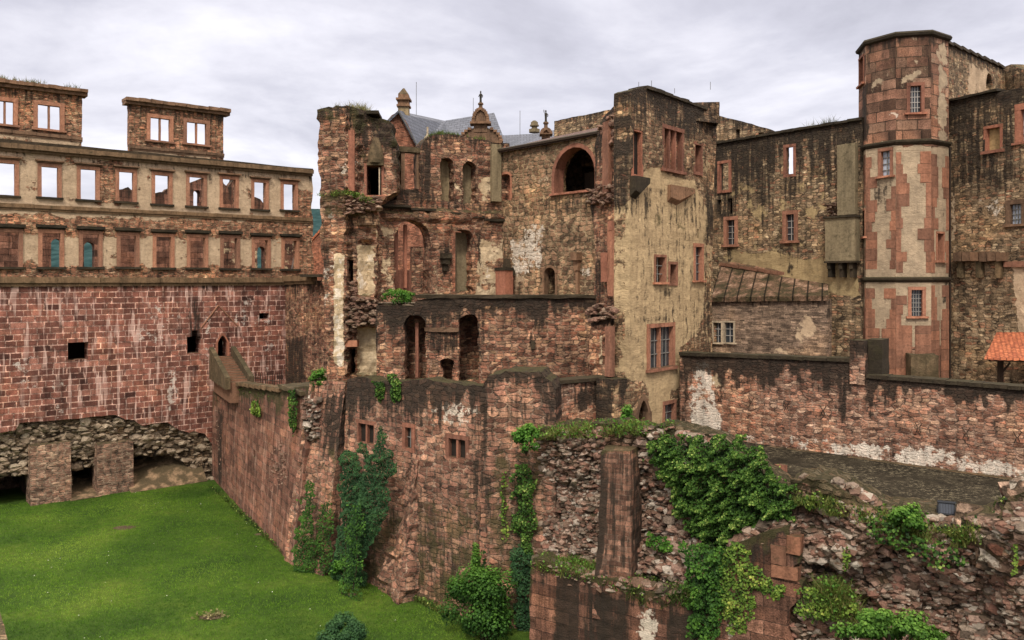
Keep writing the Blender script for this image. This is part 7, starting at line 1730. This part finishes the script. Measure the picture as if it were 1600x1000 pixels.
# weeds and grasses on ledges and wall tops
def on_line(w, pts, n, off=(0.0, 0.8), jz=0.05):
    out = []
    while len(out) < n:
        i = random.randrange(len(pts) - 1); t = random.random(); x = pts[i][0] + (pts[i + 1][0] - pts[i][0]) * t; y = pts[i][1] + (pts[i + 1][1] - pts[i][1]) * t
        if mn.noise(Vector((x * 0.045, 5.5, 0))) + 0.8 * mn.noise(Vector((x * 0.15, 1.5, 0))) < random.uniform(-0.55, 0.35): continue
        u, z = w.uz(x, y); out.append(tuple(w.M @ Vector((u, random.uniform(*off), z - random.random() * jz))))
    return out
def weeds(pos, label, nm='ledge_weeds', leafy=True, h=0.3, n=7, mat='weeds', lsize=0.1, seed=5):
    t = thing(nm, label, 'weeds', pos[0])
    t['kind'] = 'stuff'
    o1 = tuft_mesh('blades', pos, h, n, mat, t, seed, 0.08, 0.55)
    if leafy:
        rg = np.random.default_rng(seed); P3 = [(p[0] + rg.normal(0, .12), p[1] + rg.normal(0, .12), p[2] + rg.uniform(0.02, h)) for p in pos for _ in range(3)]
        leaf_mesh('leaves', P3, rg.normal(0, 1, (len(P3), 3)) + np.array([0, -.5, .8]), lsize, 'bright' if seed % 2 else 'ivy', t, None, None, seed)
    return t
weeds(on_line(WLd, [(832, 880), (880, 890), (915, 900), (985, 918)], 700, (0.0, 1.5), .3), 'grassy weeds on the ledge below the broken core, left of the brick pillar', h=0.34, seed=81)
weeds(on_line(WLd, [(985, 925), (1040, 932), (1100, 925)], 420, (-0.1, 1.5), .5), 'tall dry grass and weeds on the ledge right of the brick pillar', h=0.5, seed=82)
weeds(on_line(WD1, [(840, 672), (900, 668), (960, 664), (1045, 668)], 420, (-0.4, 1.0), .45), 'weeds growing along the top of the broken wall by the doorway', h=0.25, seed=83)
weeds(on_line(WD3, [(1245, 765), (1340, 790), (1420, 815), (1500, 830), (1535, 815)], 620, (-0.5, 0.5), .5), 'weeds along the crumbling terrace edge under the floodlight', h=0.28, seed=84)
weeds(on_line(WD3.shift(-.6), [(1262, 915), (1300, 920), (1340, 940)], 260, (-0.2, 0.5), .9), 'brown grass clump on the rubble right of the ashlar corner', h=0.45, seed=85)
weeds(on_line(WD3, [(1560, 800), (1580, 778), (1640, 745)], 120, (-0.3, 0.6), .3), 'weeds on the stone heap at the right edge', h=0.25, seed=86)
weeds(on_line(WT, [(502, 174), (541, 167), (572, 172)], 90, (0.0, 1.8), .0), 'dry grass on top of the corner tower ruin', leafy=False, h=0.45, n=6, mat='dry', seed=88)
weeds(on_line(WT, [(505, 305), (545, 303), (588, 318)], 120, (-0.9, -0.4), .2), 'mossy grass on the broken ledge of the corner tower ruin', h=0.2, seed=90)
weeds(on_line(WG, [(-40, 118), (120, 138)], 60, (-.2, .6), .0), 'dry grass along the left gable cornice', leafy=False, h=0.3, mat='dry', seed=92)
weeds(on_line(WF, [(665, 216), (690, 208), (760, 219)], 80, (0.0, 0.9), .0), 'sparse grass on top of the arcade ruin', leafy=False, h=0.25, mat='weeds', seed=94)
weeds(on_line(WL, [(1255, 201), (1300, 194)], 16, (0.2, 0.8), .0), 'sparse grass on the curtain wall top', leafy=False, h=0.5, mat='dry', seed=96)
weeds(on_line(WM_, [(345, 603), (440, 616)], 150, (-.1, .2), .5), 'moss and small weeds under the moat wall coping', h=0.12, seed=98, lsize=.07)
weeds([tuple(Vector((px2ground(x, y)).to_tuple())) for x, y in [(random.uniform(455, 700), 0) for _ in range(1)] and [(330 + 120 * t, 762 + 108 * t) for t in np.random.default_rng(3).uniform(0, 1, 130)] + [(450 + 70 * t, 872 + 26 * t) for t in np.random.default_rng(4).uniform(0, 1, 90)] + [(590 + 36 * t, 908 + 34 * t) for t in np.random.default_rng(5).uniform(0, 1, 60)] + [(650 + 48 * t, 938 + 22 * t) for t in np.random.default_rng(6).uniform(0, 1, 70)]],
      'rough weeds along the foot of the moat wall and bastion', h=0.28, seed=100)
# loose stones along the wall foot
mbs = MB()
lawnpoly = [(-260, 800), (0, 790), (205, 768), (330, 757), (345, 772), (447, 873), (500, 900), (585, 908), (622, 946), (650, 944), (700, 965), (740, 1000), (900, 1300), (-500, 1300)]
LP = [px2ground(*p) for p in lawnpoly]; LPxy = [(p.x, p.y) for p in LP]
def scatter(n, poly, seed):
    rg = np.random.default_rng(seed); xs = [p[0] for p in poly]; ys = [p[1] for p in poly]
    X = rg.uniform(min(xs), max(xs), n * 3); Y = rg.uniform(min(ys), max(ys), n * 3); ok = in_poly(X, Y, poly)
    return X[ok][:n], Y[ok][:n]
X, Y = scatter(85000, [p for p in LPxy], 9)
pos = [(x, y, lawn_h(x, y) - 0.01) for x, y in zip(X, Y) if not ((x - px2ground(330, 965).x) ** 2 + ((y - px2ground(330, 965).y) * .9) ** 2 < .3)]
tuft_mesh('grass', pos, 0.075, 3, 'grass', None, 10, 0.06, 0.6, 'short bright green lawn grass filling the moat', 'grass', 'stuff', 0.012)
# bare patch with burrow, second patch
for k, (x, y, rr_) in enumerate(((330, 965, .52), (195, 825, .7), (408, 834, .4), (548, 930, .3))):
    c = px2ground(x, y); mb = MB(); n = 26; h0 = lawn_h(c.x, c.y)
    mb.v = [(c.x, c.y, h0 + 0.06)] + [(c.x + rr_ * (1 + .25 * mn.noise(Vector((i, k, 0)))) * math.cos(6.283 * i / n), c.y + rr_ * .6 * (1 + .3 * mn.noise(Vector((i, k, 4)))) * math.sin(6.283 * i / n), h0 + 0.005) for i in range(n)]
    mb.f = [(0, i + 1, (i + 1) % n + 1) for i in range(n)]
    o = mb.build('bare_patch', 'soil'); o['kind'] = 'structure'
rg = np.random.default_rng(12); c = px2ground(330, 965)
Pp = [(c.x + rg.normal(0, .3), c.y + rg.normal(0, .22), rg.uniform(0.05, .2)) for _ in range(120)]
o = leaf_mesh('dead_leaves', Pp, rg.normal(0, 1, (120, 3)) + np.array([0, 0, 1.5]), 0.13, 'dry', seed=4)
tag(o, 'scatter of dead leaves on the bare patch in the lawn', 'dead leaves', None, 'stuff')
# daisies
X, Y = scatter(90, LPxy, 19); Pp = [(x, y, lawn_h(x, y) + 0.07) for x, y in zip(X, Y)]
o = leaf_mesh('daisies', Pp, np.tile([0, -.2, 1.0], (len(Pp), 1)), 0.05, 'daisy', seed=6); tag(o, 'tiny white daisies dotted over the lawn', 'daisies', None, 'stuff')
